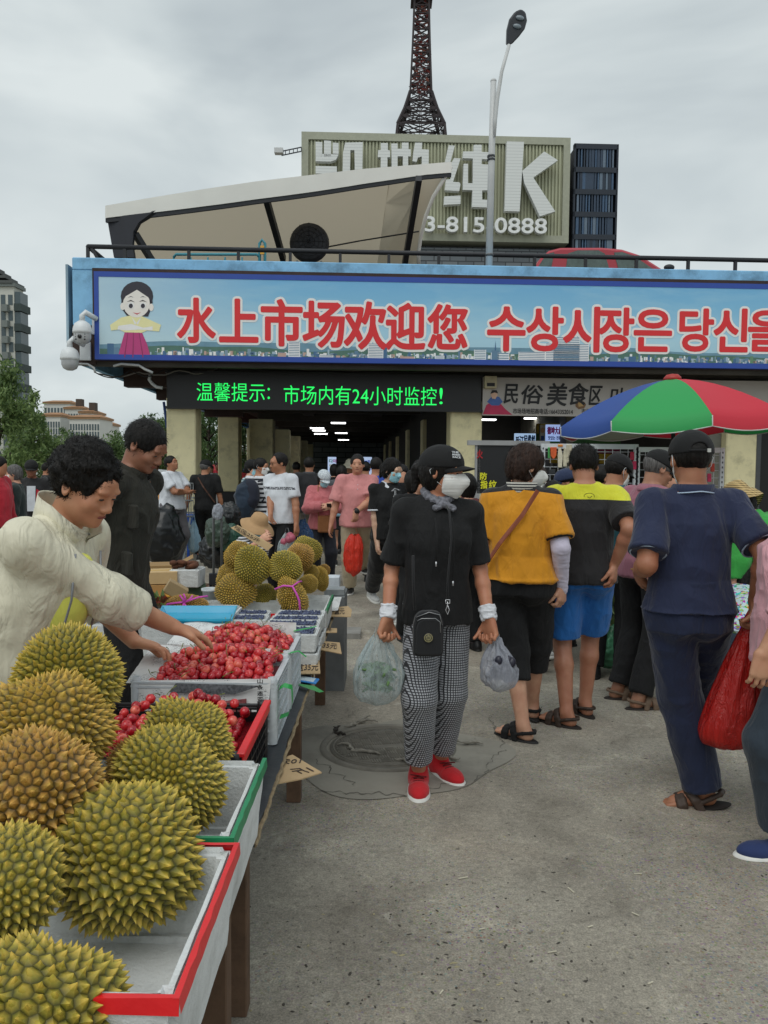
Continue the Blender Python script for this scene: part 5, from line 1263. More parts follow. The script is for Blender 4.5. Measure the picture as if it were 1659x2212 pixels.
# ================================================================ trees
def leaf_mat(n_,a,b_):
 t=NT(n_);g=t.n('ShaderNodeNewGeometry');t.color(t.ramp(g.outputs['Random Per Island'],[(0,a),(1,b_)]));t.set(Roughness=.6)
 t.b.inputs['Transmission Weight'].default_value=0;tr_=t.n('ShaderNodeBsdfTranslucent');mx_=t.n('ShaderNodeMixShader');mx_.inputs[0].default_value=.3
 t.l(t.ramp(g.outputs['Random Per Island'],[(0,tuple(x*1.3 for x in a[:3])),(1,tuple(x*1.3 for x in b_[:3]))]),tr_.inputs[0]);t.l(t.b.outputs[0],mx_.inputs[1]);t.l(tr_.outputs[0],mx_.inputs[2]);t.l(mx_.outputs[0],t.t.nodes['Material Output'].inputs[0]);return t.m
LM=[leaf_mat('willow_leaf',(.075,.135,.04,1),(.27,.37,.13,1)),leaf_mat('tree_leaf',(.045,.09,.028,1),(.15,.23,.07,1))]
bark=mat('bark','#4b4036',.9,.3,6,.5)
def tree(name,loc,h,r,n,lm,lab,seed,ll=.1,hang=.3,low=.25,group=None):
 q_=np.random.RandomState(seed);t=empty(name,loc,0,lab,'tree',group)
 b=MB();pr=random.Random(seed);tips=[]
 b.tube([(0,0,0),(.05,0,h*.25),(-.03,.05,h*.5),(.02,0,h*.8)],[h*.03,h*.024,h*.016,h*.005],8)
 for i in range(11):
  a=i*2.4+pr.uniform(-.3,.3);z0=h*(.22+.5*i/11);L=r*pr.uniform(.6,.95)*(1.1-.5*i/11);z1=z0+h*pr.uniform(.1,.25)
  e=Vector((math.cos(a)*L,math.sin(a)*L,min(z1,h*.93)));m_=Vector((e.x*.5,e.y*.5,z0+(e.z-z0)*.65));b.tube([(0,0,z0),m_,e],[h*.011,h*.007,h*.002],6);tips+=[m_,e,m_.lerp(e,.5)]
 b.build('trunk',bark,t,True)
 # clumps of leaves around limbs and through the crown
 nc=70;cc=[]
 for i in range(nc):
  th=q_.uniform(0,6.28);u=q_.uniform(-1,1);rad=q_.uniform(.45,1)**.6;s_=math.sqrt(1-u*u)
  z=h*(low+(1-low)*(.5+.5*u*rad));w=r*rad*s_*(1.0 if u<.2 else 1-.35*u);cc.append((math.cos(th)*w,math.sin(th)*w,z))
 cc+=[tuple(x)for x in tips];cc=np.array(cc);k=q_.randint(0,len(cc),n);cr2=q_.uniform(.10,.28,len(cc))*r
 d=q_.normal(0,1,(n,3));d/=np.linalg.norm(d,axis=1)[:,None];d*=(q_.uniform(0,1,n)**.45*cr2[k])[:,None];d[:,2]-=hang*q_.uniform(0,1,n)**2*r*.5
 p=cc[k]+d;ax=q_.normal(0,1,(n,3));ax[:,2]-=hang*2.2;ax/=np.linalg.norm(ax,axis=1)[:,None];sd=np.cross(ax,q_.normal(0,1,(n,3)));sd/=np.linalg.norm(sd,axis=1)[:,None]+1e-9
 L=(ll*q_.uniform(.6,1.4,n))[:,None];w=L*.16 if hang>.25 else L*.3
 v=np.stack([p-ax*L*.5,p+sd*w,p+ax*L*.5,p-sd*w],1).reshape(-1,3)
 me=np_mesh('crown',v,np.arange(4*n).reshape(-1,4),None,lm,False);o=link('crown',me,t);o['kind']='stuff';return t
def tpos(x,Z):p=A(x,1006,Z);return(p.x,Z,0)
tree('willow_tree',tpos(-10,19),4.3,1.35,16000,LM[0],'tall feathery willow at the left edge before the apartment tower',1,.13,.5,.1)
tree('willow_tree',tpos(72,24),2.9,1.15,9000,LM[0],'lower willow bush between the tall willow and the vendor head',2,.13,.45,.05)
tree('street_tree',tpos(140,30),3.0,1.5,7000,LM[1],'rounded green tree below the hillside flats',3,.15,.3,.05)
tree('street_tree',tpos(280,34),3.2,1.7,7000,LM[1],'pale green tree right of the vendor head',4,.16,.3,.05)
tree('street_tree',tpos(335,27),3.4,1.1,7000,LM[1],'green tree beside the first cream pillar',5,.14,.3,.05)
tree('street_tree',tpos(452,32),4.6,2.0,12000,LM[1],'dark green tree seen between first and second pillars',6,.15,.3,.03)
tree('street_tree',tpos(529,42),5.0,2.2,9000,LM[1],'green tree seen between second and third pillars',7,.17,.3,.03)
tree('street_tree',tpos(400,36),4.4,2.0,8000,LM[1],'green tree behind the first cream pillar',8,.17,.3,.03)
tree('street_tree',tpos(215,40),2.7,2.0,6000,LM[1],'low green tree in the distance behind the vendor',9,.17,.3,.03)
# ================================================================ cars by the trees
def car(x,Z,yaw,col,lab,L=4.3,glc='#50606a'):
 t=empty('parked_car',tpos(x,Z),yaw,lab,'car');cm_=mat('carp_'+col[1:],col,.3,.04,k=1.2);prof_=[(-.5,.35),(-.49,.75),(-.36,.9),(-.22,1.38),(.0,1.46),(.2,1.36),(.34,.95),(.47,.78),(.5,.35)]
 q=MB();q.poly([(a*L,-.85,z)for a,z in prof_],(0,1.7,0));q.build('body',cm_,t,bevel=.08)
 q=MB();q.poly([(a*L,-.865,z)for a,z in((-.32,.95),(-.21,1.3),(-.01,1.36),(-.01,.97))],(0,.02,0));q.build('window',mat('cg'+glc[1:],glc,.1),t)
 q=MB();q.poly([(a*L,-.865,z)for a,z in((.01,.97),(.01,1.36),(.18,1.28),(.3,.97))],(0,.02,0));q.build('window',mat('cg'+glc[1:],glc,.1),t)
 for a in(-.31,.32):
  M_=Matrix.Translation((a*L,-.84,.33))@Matrix.Rotation(R(90),4,'X');q=MB();q.lathe([(.0,.03),(.2,.04),(.33,.03),(.33,-.2)],20,(0,0,0),0,M_);q.build('wheel',railm,t,True)
car(95,24,R(175),'#c3c8c9','white car behind the man in the red and black jacket')
car(30,27,R(20),'#b9bec0','white car behind the grey haired woman at the left')
car(330,22,R(200),'#c9cdd0','white car beside the first cream pillar')
car(250,30,R(170),'#3a4148','dark car farther back behind the vendor')
# red tents beyond the pillars
def tent(x,Z,w,col,col2,lab):
 p=tpos(x,Z);t=empty('market_tent',p,0,lab,'tent');h=1.15
 q=MB();q.add([(-w,-w,h),(w,-w,h),(w,w,h),(-w,w,h),(0,0,h+.45)],[(0,1,4),(1,2,4),(2,3,4),(3,0,4)]);q.build('canopy',mat('tent'+col[1:],col,.6,k=1.2),t)
 q=MB();
 for a,c in(((-w,-w),(w,-w)),((w,-w),(w,w)),((-w,w),(-w,-w))):q.add([(a[0],a[1],h),(c[0],c[1],h),(c[0],c[1],h-.3),(a[0],a[1],h-.3)],[(0,1,2,3)])
 q.build('valance',mat('tent'+col2[1:],col2,.6,k=1.2),t)
 for a in((-w,-w),(w,-w),(w,w),(-w,w)):q=MB();q.bar((a[0],a[1],0),(a[0],a[1],h),.05);q.build('pole',railm,t)
tent(462,26,1.4,'#b02a30','#c23a3a','red market tent seen between first and second pillars')
tent(536,34,1.6,'#3a56a8','#b02a30','blue and red market tent seen past the second pillar')
# ================================================================ durians
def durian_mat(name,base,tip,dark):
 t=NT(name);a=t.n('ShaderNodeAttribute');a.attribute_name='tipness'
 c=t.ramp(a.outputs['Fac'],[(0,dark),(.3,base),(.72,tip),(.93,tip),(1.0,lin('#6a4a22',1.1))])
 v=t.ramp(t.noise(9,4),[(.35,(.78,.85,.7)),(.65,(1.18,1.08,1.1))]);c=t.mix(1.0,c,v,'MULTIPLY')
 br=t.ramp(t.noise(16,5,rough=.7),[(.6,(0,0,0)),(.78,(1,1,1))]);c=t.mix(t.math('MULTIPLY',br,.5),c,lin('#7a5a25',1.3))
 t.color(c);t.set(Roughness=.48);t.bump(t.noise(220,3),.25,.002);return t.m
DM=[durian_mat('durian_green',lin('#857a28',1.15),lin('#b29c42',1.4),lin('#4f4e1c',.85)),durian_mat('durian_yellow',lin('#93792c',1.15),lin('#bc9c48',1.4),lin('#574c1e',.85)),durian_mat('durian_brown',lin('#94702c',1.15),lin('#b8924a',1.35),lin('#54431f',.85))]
def durian_mesh(seed,N=360,sp=.115,spike=.105,jag=.0):
 spike*=1.22;N=int(N*1.55)
 rs=np.random.RandomState(seed);i=np.arange(N)+.5;ph=np.arccos(1-2*i/N);th=math.pi*(1+5**.5)*i
 p=np.stack([np.cos(th)*np.sin(ph),np.sin(th)*np.sin(ph),np.cos(ph)],1)+rs.normal(0,.42/math.sqrt(N),(N,3));p/=np.linalg.norm(p,axis=1)[:,None]
 bm=bmesh.new();vs=[bm.verts.new(x)for x in p];bmesh.ops.convex_hull(bm,input=vs);bm.verts.index_update();bm.faces.ensure_lookup_table()
 tris=[[v.index for v in f.verts]for f in bm.faces];bm.free();tris=np.array(tris)
 # lobed body: five rounded lobes with shallow furrows
 def surf(d):
  a=np.arctan2(d[:,1],d[:,0]);lobe=1+.05*np.cos((3+seed%3)*a+seed)*np.sqrt(np.maximum(0,1-d[:,2]**2))+.13*(vnoise(d*1.5+seed*3+10)-.5)*2
  r=d*lobe[:,None];r[:,2]*=1.0;return r
 cen=p[tris].mean(1);cen/=np.linalg.norm(cen,axis=1)[:,None];val=surf(cen);base=surf(p);hN=spike*rs.uniform(.8,1.2,N)
 tip=base+p*hN[:,None]+rs.normal(0,.012,(N,3));tip[:,2]+=.02*np.sign(p[:,2])*0
 verts=[tuple(x)for x in tip]+[tuple(x)for x in val];tn=[1.0]*N+[0.0]*len(val);faces=[];ring={}
 edges={}
 for t,(a,b,c)in enumerate(tris):
  for u,v in((a,b),(b,c),(c,a)):edges.setdefault((min(u,v),max(u,v)),[]).append((t,u,v))
  for u in(a,b,c):
   q=val[t]*.46+(base[u])*.54+p[u]*hN[u]*.30;ring[(u,t)]=len(verts);verts.append(tuple(q));tn.append(.42)
 for(u,v),l in edges.items():
  if len(l)<2:continue
  (t1,a,b),(t2,_,_)=l
  for w,(s1,s2)in((a,(t2,t1)),(b,(t1,t2))):
   faces.append((N+s1,N+s2,ring[(w,s2)],ring[(w,s1)]));faces.append((ring[(w,s1)],ring[(w,s2)],w))
 m=bpy.data.meshes.new('durian');m.from_pydata(verts,[],faces)
 bm=bmesh.new();bm.from_mesh(m);bmesh.ops.recalc_face_normals(bm,faces=bm.faces);bm.to_mesh(m);bm.free()
 at_=m.attributes.new('tipness','FLOAT','POINT');at_.data.foreach_set('value',tn);m.update();return m
_dm={}
def durian(c,r,mi,seed,lab,N=360,spike=.105,rot=(0,0,0),grp=None,stem=True):
 k=(seed,N,spike,mi)
 if k not in _dm:m=durian_mesh(seed,N,spike=spike);m.materials.append(DM[mi]);_dm[k]=m
 t=empty('durian',c,0,lab,'durian',grp);t.rotation_euler=rot
 o=link('husk',_dm[k],t);o.scale=r
 if stem:q=MB();q.tube([(0,0,r[2]*1.0),(.004,0,r[2]+.02),(.01,.004,r[2]+.045)],[.011,.010,.012],8);q.build('stem',bark_m,t,True)
 return t
bark_m=mat('stem_brown','#6b5a3a',.85,.2,40,.5)
GF='durians heaped on the foam boxes in front';GB='durians stacked beyond the blueberries'
def DP(x,y,Z):return A(x,y,Z)
for(x,y,Z,rx,ry,rz_,mi,sd,N,rot,lab)in(
 (266,1850,1.38,.134,.120,.110,0,1,330,(.5,.2,.3),'round green gold durian lying alone in the red taped foam box'),
 (70,2215,1.02,.115,.10,.10,0,2,320,(.9,.3,.1),'durian nearest the camera in the bottom left corner'),
 (8,1915,1.20,.075,.085,.090,0,3,230,(.2,.4,1.0),'greenest durian, cut by the left edge beside the lone round one'),
 (72,1712,1.40,.108,.11,.108,2,4,330,(1.2,.2,.2),'orange tinted durian on the left above the greenest one'),
 (108,1572,1.60,.125,.11,.098,1,5,380,(1.4,.4,.5),'yellow durian with brown tips below the topmost one'),
 (150,1475,1.78,.158,.12,.102,0,6,480,(1.5,.1,1.4),'topmost and longest durian of the front heap under the vendor sleeve'),
 (366,1686,1.66,.112,.11,.092,0,7,380,(.7,.5,.8),'durian overhanging the green taped foam box'),
 (400,1604,1.88,.105,.10,.085,0,8,400,(1.1,.2,.4),'durian behind the one on the green box, touching the cherries')):
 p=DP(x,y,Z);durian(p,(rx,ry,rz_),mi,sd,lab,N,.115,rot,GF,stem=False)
for i,(x,y,z,lab)in enumerate(((-.80,1.85,.80,'hidden durian low at the back of the front heap'),(-.70,1.50,.80,'hidden durian low in the middle of the front heap'),(-.56,1.86,.79,'hidden durian low behind the green box one'))):
 durian((x,y,z),(.11,.11,.10),i%3,4+i,lab,(330,380,480)[i],.115,(1,i,0),GF,stem=False)
for(x,y,Z,rx,rz_,mi,sd,lab)in((515,1203,4.95,.088,.095,1,11,'durian at the upper left back of the far stack'),(546,1222,4.62,.105,.118,0,12,'large upright durian on top left of the far stack'),(508,1279,4.6,.112,.092,1,13,'durian at the lower left corner of the far stack'),
 (499,1250,4.95,.09,.09,1,14,'durian wedged behind the lower left one of the far stack'),(571,1287,4.75,.07,.075,0,15,'shaded durian between the two lower ones of the far stack'),(618,1226,4.62,.098,.094,0,12,'round green durian at the middle of the far stack'),
 (645,1205,4.85,.092,.082,2,11,'orange tinted durian behind the round green one'),(661,1190,5.1,.094,.094,0,13,'topmost durian at the right of the far stack'),(632,1290,4.5,.115,.078,1,14,'durian with a bright pink cord round it'),
 (667,1261,4.75,.055,.056,1,15,'small durian above the pink corded one'),(693,1250,5.0,.048,.078,1,11,'narrow upright durian at the right end of the far stack'),(673,1237,4.95,.052,.05,1,14,'small durian tucked under the topmost one'),(700,1232,5.2,.04,.04,2,15,'smallest durian at the far right of the stack')):
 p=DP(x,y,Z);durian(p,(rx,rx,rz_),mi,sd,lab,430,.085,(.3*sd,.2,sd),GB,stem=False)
pinkc=mat('cord_pink','#c94fb0',.5,.05,k=1.2)
p=DP(632,1290,4.5);t=empty('pink_cord',p,0,'bright pink cord tied round the lower right durian of the stack','cord');q=MB()
q.tube([(-.09,-.09,.06),(-.04,-.10,.082),(.01,-.10,.078),(.035,-.115,.04),(.052,-.12,0),(.055,-.11,-.05),(.05,-.09,-.075)],.006,6);q.tube([(.01,-.10,.078),(.04,-.03,.095),(.05,.02,.09)],.005,5);q.build('loop',pinkc,t,True)
p=DP(402,1304,4.15);durian(p,(.10,.08,.05),2,13,'flattened brown durian tied with a pink bow behind the blue tray',430,.10,(0,0,0),None,stem=False)
t=empty('pink_cord',p,0,'pink cord with a bow on the flattened brown durian','cord');q=MB();q.tube([(-.11,-.04,-.03),(-.08,-.07,.01),(-.02,-.085,.02),(.02,-.085,.025),(.08,-.06,.045),(.12,-.02,.045)],.005,5)
for e in((.015,-.11,.07),(-.02,-.11,-.05),(.06,-.1,.06),(.04,-.09,-.04),(-.01,-.09,.06)):q.tube([(.01,-.088,.02),((e[0]+.01)/2+.01,-.10,(e[2]+.02)/2),e],.005,5)
q.build('bow',pinkc,t,True)
# ================================================================ trestle tables
TH=.60
wood=mat('old_wood','#5b4534',.85,.3,7,.5,40,k=1.2,dirt='#2e221a');tarp=mat('black_tarp','#23282d',.42,.25,6,.5,18,k=1.0,dirt='#4a4d4e')
def table(y0,y1,x0,x1,zt_,lab,cover):
 t=empty('trestle_table',((x0+x1)/2,(y0+y1)/2,0),0,lab,'table');ox,oy=t.location.x,t.location.y;nb_=5;w=(x1-x0)/nb_
 for i in range(nb_):q=MB();a=x0+i*w;q.box((a+.004-ox,y0-oy,zt_-.045),(a+w-.004-ox,y1-oy,zt_-.012));q.build('plank',wood,t,bevel=.003)
 for a in(x0+.06,x1-.05):
  for c in(y0+.22,(y0+y1)/2,y1-.15):q=MB();q.box((a-.035-ox,c-.03-oy,0),(a+.03-ox,c+.03-oy,zt_-.046));q.build('leg',wood,t,bevel=.003)
  q=MB();q.box((a-.02-ox,y0+.05-oy,zt_-.14),(a+.015-ox,y1-.05-oy,zt_-.05));q.build('rail',wood,t)
 if cover:
  rs=random.Random(2);n=30;q=MB();v=[];xe=x1+.03
  for i in range(n+1):
   y=y0+(y1-y0)*i/n;e=xe+rs.uniform(-.006,.006)
   for x,z in((x0,zt_),(x0+.4*(x1-x0),zt_+rs.uniform(0,.004)),(x1-.04,zt_+rs.uniform(0,.004)),(e,zt_-.004),(e,zt_-.012),(x1-.04,zt_-.010),(x0,zt_-.010)):v.append((x-ox,y-oy,z))
  f=[(i*7+k,i*7+(k+1)%7,(i+1)*7+(k+1)%7,(i+1)*7+k)for i in range(n)for k in range(7)]+[tuple(range(6,-1,-1)),tuple(n*7+k for k in range(7))]
  q.add(v,f);q.build('tarpaulin',tarp,t)
  q=MB();pts=[(xe+.004-ox+rs.uniform(-.002,.004),y0+(y1-y0)*i/80-oy,zt_-.008)for i in range(81)];q.tube(pts,.006,5);q.build('frayed_edge',mat('frayed_edge','#8d7c60',.9,.3,60),t)
 return t
table(1.93,5.2,-1.0,-.355,TH,'table covered with a black tarpaulin under the cherry crates',True)
table(.55,1.90,-1.05,-.33,TH+.05,'plain wooden bench under the taped foam boxes',False)
t=empty('wooden_leg',(-.30,1.42,0));bpy.data.objects.remove(t)
# ================================================================ foam boxes
foam=mat('foam_white','#c6c9c9',.75,.06,7,.8,130,k=1.25,dirt='#a5a7a4')
def foambox(name,a,b_,h,th,lab,tape=None,group=None,rot=0,wear=True):
 """a = near right corner (x, y, z0), b_ = (width to the left, depth)"""
 w,d=b_;t=empty(name,(a[0]-w/2,a[1]+d/2,a[2]),rot,lab,'foam box',group);x0,x1,y0,y1=-w/2,w/2,-d/2,d/2
 bm=bmesh.new();bmesh.ops.create_cube(bm,size=1);tp=1.06
 for v in bm.verts:
  k=tp if v.co.z>0 else 1.0;v.co=Vector((v.co.x*w*k/tp,v.co.y*d*k/tp,(v.co.z+.5)*h))
 top=[f for f in bm.faces if f.normal.z>.9];r=bmesh.ops.inset_region(bm,faces=top,thickness=th,depth=0);top=[f for f in bm.faces if f.normal.z>.9 and all(abs(v.co.x)<w/2-th*.5 for v in f.verts)]
 e=bmesh.ops.extrude_face_region(bm,geom=top);bmesh.ops.delete(bm,geom=top,context='FACES');bmesh.ops.translate(bm,vec=(0,0,-(h-th*.8)),verts=[x for x in e['geom']if isinstance(x,bmesh.types.BMVert)])
 for x in e['geom']:
  if isinstance(x,bmesh.types.BMVert):x.co.x*=.95;x.co.y*=.95
 bmesh.ops.recalc_face_normals(bm,faces=bm.faces)
 bmesh.ops.bevel(bm,geom=bm.edges[:],offset=min(.012,th*.35),segments=2,affect='EDGES',clamp_overlap=True)
 if wear:
  bmesh.ops.subdivide_edges(bm,edges=[x for x in bm.edges if x.calc_length()>.06],cuts=5,use_grid_fill=True);rs=random.Random(3)
  for v in bm.verts:v.co+=Vector((rs.uniform(-1,1),rs.uniform(-1,1),rs.uniform(-1,1)))*.0012
 me=bpy.data.meshes.new('shell');bm.to_mesh(me);bm.free();me.materials.append(foam);link('shell',me,t)
 if tape is not None:
  q=MB();e=.0025;tw=.009;W2,D2=w/2+e,d/2+e;rs=random.Random(9)
  def run(p,q_,nx,ny,n=14):
   v=[];
   for i in range(n+1):
    u=i/n;x=p[0]+(q_[0]-p[0])*u;y=p[1]+(q_[1]-p[1])*u;j=rs.uniform(-.0015,.0015);v+=[(x-nx*tw,y-ny*tw,h+e+j*.5),(x+j*nx,y+j*ny,h+e),(x+nx*.002,y+ny*.002,h-tw*2.2+j)]
   q.add(v,[(3*i+k,3*i+3+k,3*i+4+k,3*i+1+k)for i in range(n)for k in(0,1)])
  for sgn in tape:
   if sgn=='r':run((W2,-D2),(W2,D2),1,0)
   if sgn=='f':run((-W2,-D2),(W2,-D2),0,-1)
   if sgn=='b':run((-W2,D2),(W2,D2),0,1)
   if sgn=='l':run((-W2,-D2),(-W2,D2),-1,0)
  q.build('tape',tape_m[0],t)
 return t
tape_m=[mat('tape_red','#c01a1f',.35,.08,9,.3,30,k=1.4)]
zb_=TH+.055
c=G(384,2158,zb_+.19);c2=G(485,1824,zb_+.19)
foambox('foam_box',(c.x,c.y,zb_),(.62,c2.y-c.y),.19,.032,'foam box with red tape on its rim, holding the lone round durian','rfb')
tape_m[0]=mat('tape_green','#12744a',.35,.08,9,.3,30,k=1.4)
c=G(499,1808,zb_+.19);c3=G(552,1640,zb_+.19)
foambox('foam_box',(c.x+.005,c2.y+.022,zb_),(.62,c3.y-c2.y-.022),.19,.032,'foam box with green tape on its rim, second from the camera','rf')
tape_m[0]=mat('tape_red','#c01a1f')
foambox('foam_box',(-.50,.60,zb_),(.5,.40),.19,.032,'foam box under the durian nearest the camera')
foambox('foam_box',(-.95,1.3,.02),(.40,.42),.25,.03,'foam box on the ground under the bench');
# ================================================================ cherry crates
crate_w=mat('crate_white','#aeb4b8',.4,.07,5,.15,k=1.35,dirt='#8f9290');crate_k=mat('crate_black','#1c1d20',.4)
def crate(xr,y0,w,d,z0,h,m,lab):
 t=empty('plastic_crate',(xr-w/2,y0+d/2,z0),0,lab,'crate');x0,x1,a,c=-w/2,w/2,-d/2,d/2
 q=MB();q.box((x0+.012,a+.012,.006),(x1-.012,c-.012,.014));q.build('base',m,t)
 for nm,(ax,lo,hi,fix,sg_)in(('side_wall',('y',a,c,x1,1)),('side_wall',('y',a,c,x0,-1)),('end_wall',('x',x0,x1,a,-1)),('end_wall',('x',x0,x1,c,1))):
  q=MB();L=hi-lo
  def bx(u0,u1,z0_,z1_,t0,t1):
   f0,f1=fix-sg_*t1,fix-sg_*t0
   if f0>f1:f0,f1=f1,f0
   if ax=='y':q.box((f0,u0,z0_),(f1,u1,z1_))
   else:q.box((u0,f0,z0_),(u1,f1,z1_))
  bx(lo+.012,hi-.012,.0,h*.86,.012,.015)
  for k in range(5):z=h*k/5;bx(lo+.010,hi-.010,z,z+.006,.002,.0118)
  bx(lo+.010,hi-.010,h*.90,h*.93,.0,.014);bx(lo+.010,hi-.010,h-.006,h,.0,.02)
  n=max(4,int(L/.045))
  for k in range(n+1):
   u=lo+.012+(L-.024)*k/n;bx(u-.002,u+.002,0,h*.9,.003,.0119)
  q.build(nm,m,t)
 for sx in(x0,x1):
  for sy in(a,c):q=MB();cx_,cy_=sx-.018*(1 if sx>0 else-1),sy-.018*(1 if sy>0 else-1);q.lathe([(.018,0),(.018,h-.01),(.016,h+.004),(.0145,h+.014),(.009,h+.014),(.009,h-.02)],14,(cx_,cy_,0));q.build('corner_post',m,t,True)
 return t
cx1=A(598,1474,2.62).x;zc1=TH+.002;ch=.215
crate(cx1,2.62,.50,.37,zc1,ch,crate_w,'white plastic crate of cherries under the vendor hand')
crate(cx1+.002,3.01,.50,.38,zc1,ch,crate_w,'white plastic crate of cherries farther from the camera, before the blueberries')
crate(-.372,2.02,.52,.50,zc1,.175,crate_k,'black plastic crate of cherries with red tape on its right rim')
q=MB();q.box((-.385,2.03,.772+.008),(-.362,2.51,.785+.008));q.box((-.371,2.03,.755),(-.366,2.51,.785));o=q.build('red_tape_strip',mat('tape_red','#c01a1f'),None,bevel=.003);tag(o,'wide red tape folded over the right rim of the black crate','tape')
# cherries
chm=[]
for i,(a_,b__)in enumerate((('#8d1420','#b01c28'),('#a51a26','#c93a38'),('#7a0f1c','#961622'),('#b8302e','#d8705a'))):
 t=NT('cherry%d'%i);t.color(t.ramp(t.noise(45,2),[(.35,lin(a_,1.3)),(.7,lin(b__,1.3))]));t.set(Roughness=.22);t.b.inputs['Coat Weight'].default_value=.4;chm.append(t.m)
cme=[]
for i in range(4):
 q=MB();k=.0158;q.lathe([(0,-.95*k),(.45*k,-.86*k),(.84*k,-.48*k),(1.0*k,.05*k),(.9*k,.5*k),(.62*k,.78*k),(.3*k,.80*k),(0,.66*k)],12);cme.append(mk_mesh('cherry',q.v,q.f,chm[i],True))
stem_g=mat('cherry_stem','#6f7a33',.6);stm=[]
for i in range(3):
 q=MB();q.tube([(0,0,.010),(.004,.001*i,.022),(.012,.003,.036),(.022+.004*i,.004,.046)],[.0012,.0011,.0011,.0018],5);stm.append(mk_mesh('stem',q.v,q.f,stem_g,True))
def cherries(x0,x1,y0,y1,zfun,n,lab,grp,seed,stems=.3):
 rs=random.Random(seed);pts=[];tries=0;r=.0158
 while len(pts)<n and tries<40000:
  tries+=1;x=rs.uniform(x0,x1);y=rs.uniform(y0,y1);z=zfun(x,y)
  if z is None:continue
  z+=rs.choice((0,0,-.012,.004))
  if all((x-a)**2+(y-b)**2+(z-c)**2>(1.7*r)**2 for a,b,c in pts):pts.append((x,y,z))
 for(x,y,z)in pts:
  o=link('cherry',cme[rs.choice((0,0,1,1,2,3,1,3))],None,(x,y,z),(rs.uniform(-1.4,1.4),rs.uniform(-1.4,1.4),rs.uniform(0,6.28)));s_=rs.uniform(.92,1.1);o.scale=(s_,)*3
  tag(o,lab,'cherry',grp)
  if rs.random()<stems:link('stem',stm[rs.randrange(3)],o)
zt1=zc1+ch
def mass(x0,x1,y0,y1,zf,zb,r=.0155):
 rs=np.random.RandomState(5);u=MB();u.ell((0,0,0),(r,r,r*.95),9,6);U=np.array([tuple(p)for p in u.v]);F0=np.array(u.f);V=[];F=[];c=0
 for x in np.arange(x0+r,x1-r,r*1.7):
  for y in np.arange(y0+r,y1-r,r*1.7):xx,yy=x+rs.uniform(-.004,.004),y+rs.uniform(-.004,.004);V.append(U+np.array([xx,yy,zf(xx,yy)+rs.uniform(-.005,.005)]));F.append(F0+c);c+=len(U)
 q=MB();q.box((x0,y0,zb),(x1,y1,min(zf(x0+.05,y0+.02),zf(x1-.05,y1-.02))-.012));V.append(np.array([tuple(p)for p in q.v]));F.append(np.array(q.f)+c)
 return link('cherry_mass',np_mesh('cherry_mass',np.concatenate(V),np.concatenate(F),None,chm[0]))
def heap1(x,y):
 u=(x-(cx1-.25))/.25;v=(y-2.80)/.2
 if u<-.75:return None
 return zt1-.012+.06*max(0,1-((u-.15)**2)*.9-v*v*.7)+(.02 if v>0 else 0)
cherries(cx1-.45,cx1-.03,2.66,2.97,heap1,120,'dark red cherry in the white crate under the vendor hand','cherries in the white crate under the hand',1)
tag(mass(cx1-.46,cx1-.03,2.65,2.97,lambda x,y:(heap1(x,y)or zt1-.02)-.016,zc1+.02),'deeper cherries filling the nearer white crate',kind='stuff')
def heap2(x,y):
 u=(x-(cx1-.2))/.2;v=(y-3.2)/.2
 return zt1+.0+.065*max(0,1-(u+.15)**2*.9-v*v*.6)
cherries(cx1-.36,cx1-.03,3.05,3.34,heap2,95,'red cherry in the white crate nearer the blueberries','cherries in the farther white crate',2)
tag(mass(cx1-.42,cx1-.03,3.05,3.345,lambda x,y:heap2(x,y)-.016,zc1+.02),'deeper cherries filling the farther white crate',kind='stuff')
cherries(-.80,-.42,2.06,2.48,lambda x,y:.752+.05*max(0,1-((x+.64)/.2)**2)+.02*(y-2.05)/.4,85,'bright cherry in the black crate with red tape','cherries in the black crate',3,.12)
tag(mass(-.86,-.41,2.05,2.49,lambda x,y:.738,.63),'deeper cherries filling the black crate',kind='stuff')
# newspapers lining the crates
def news_mat(name,pic=False):
 t=NT(name);b_=t.n('ShaderNodeTexBrick');b_.inputs['Scale'].default_value=1;b_.inputs['Brick Width'].default_value=.021;b_.inputs['Row Height'].default_value=.0052;b_.inputs['Mortar Size'].default_value=.0016
 b_.inputs['Color1'].default_value=lin('#5a5c60');b_.inputs['Color2'].default_value=lin('#7b7d80');b_.inputs['Mortar'].default_value=lin('#c3c4c3',1.2);uv=t.n('ShaderNodeUVMap');t.l(uv.outputs[0],b_.inputs['Vector'])
 n=t.noise(150,2,uv.outputs[0],.8);c=t.mix(t.math('GREATER_THAN',n,.52),lin('#c6c7c6',1.25),b_.outputs[0])
 blank=t.ramp(t.noise(9,2,uv.outputs[0]),[(.48,(0,0,0)),(.5,(1,1,1))]);c=t.mix(blank,c,lin('#c6c7c6',1.25))
 t.color(c);t.set(Roughness=.8);return t.m
nm_=news_mat('newsprint')
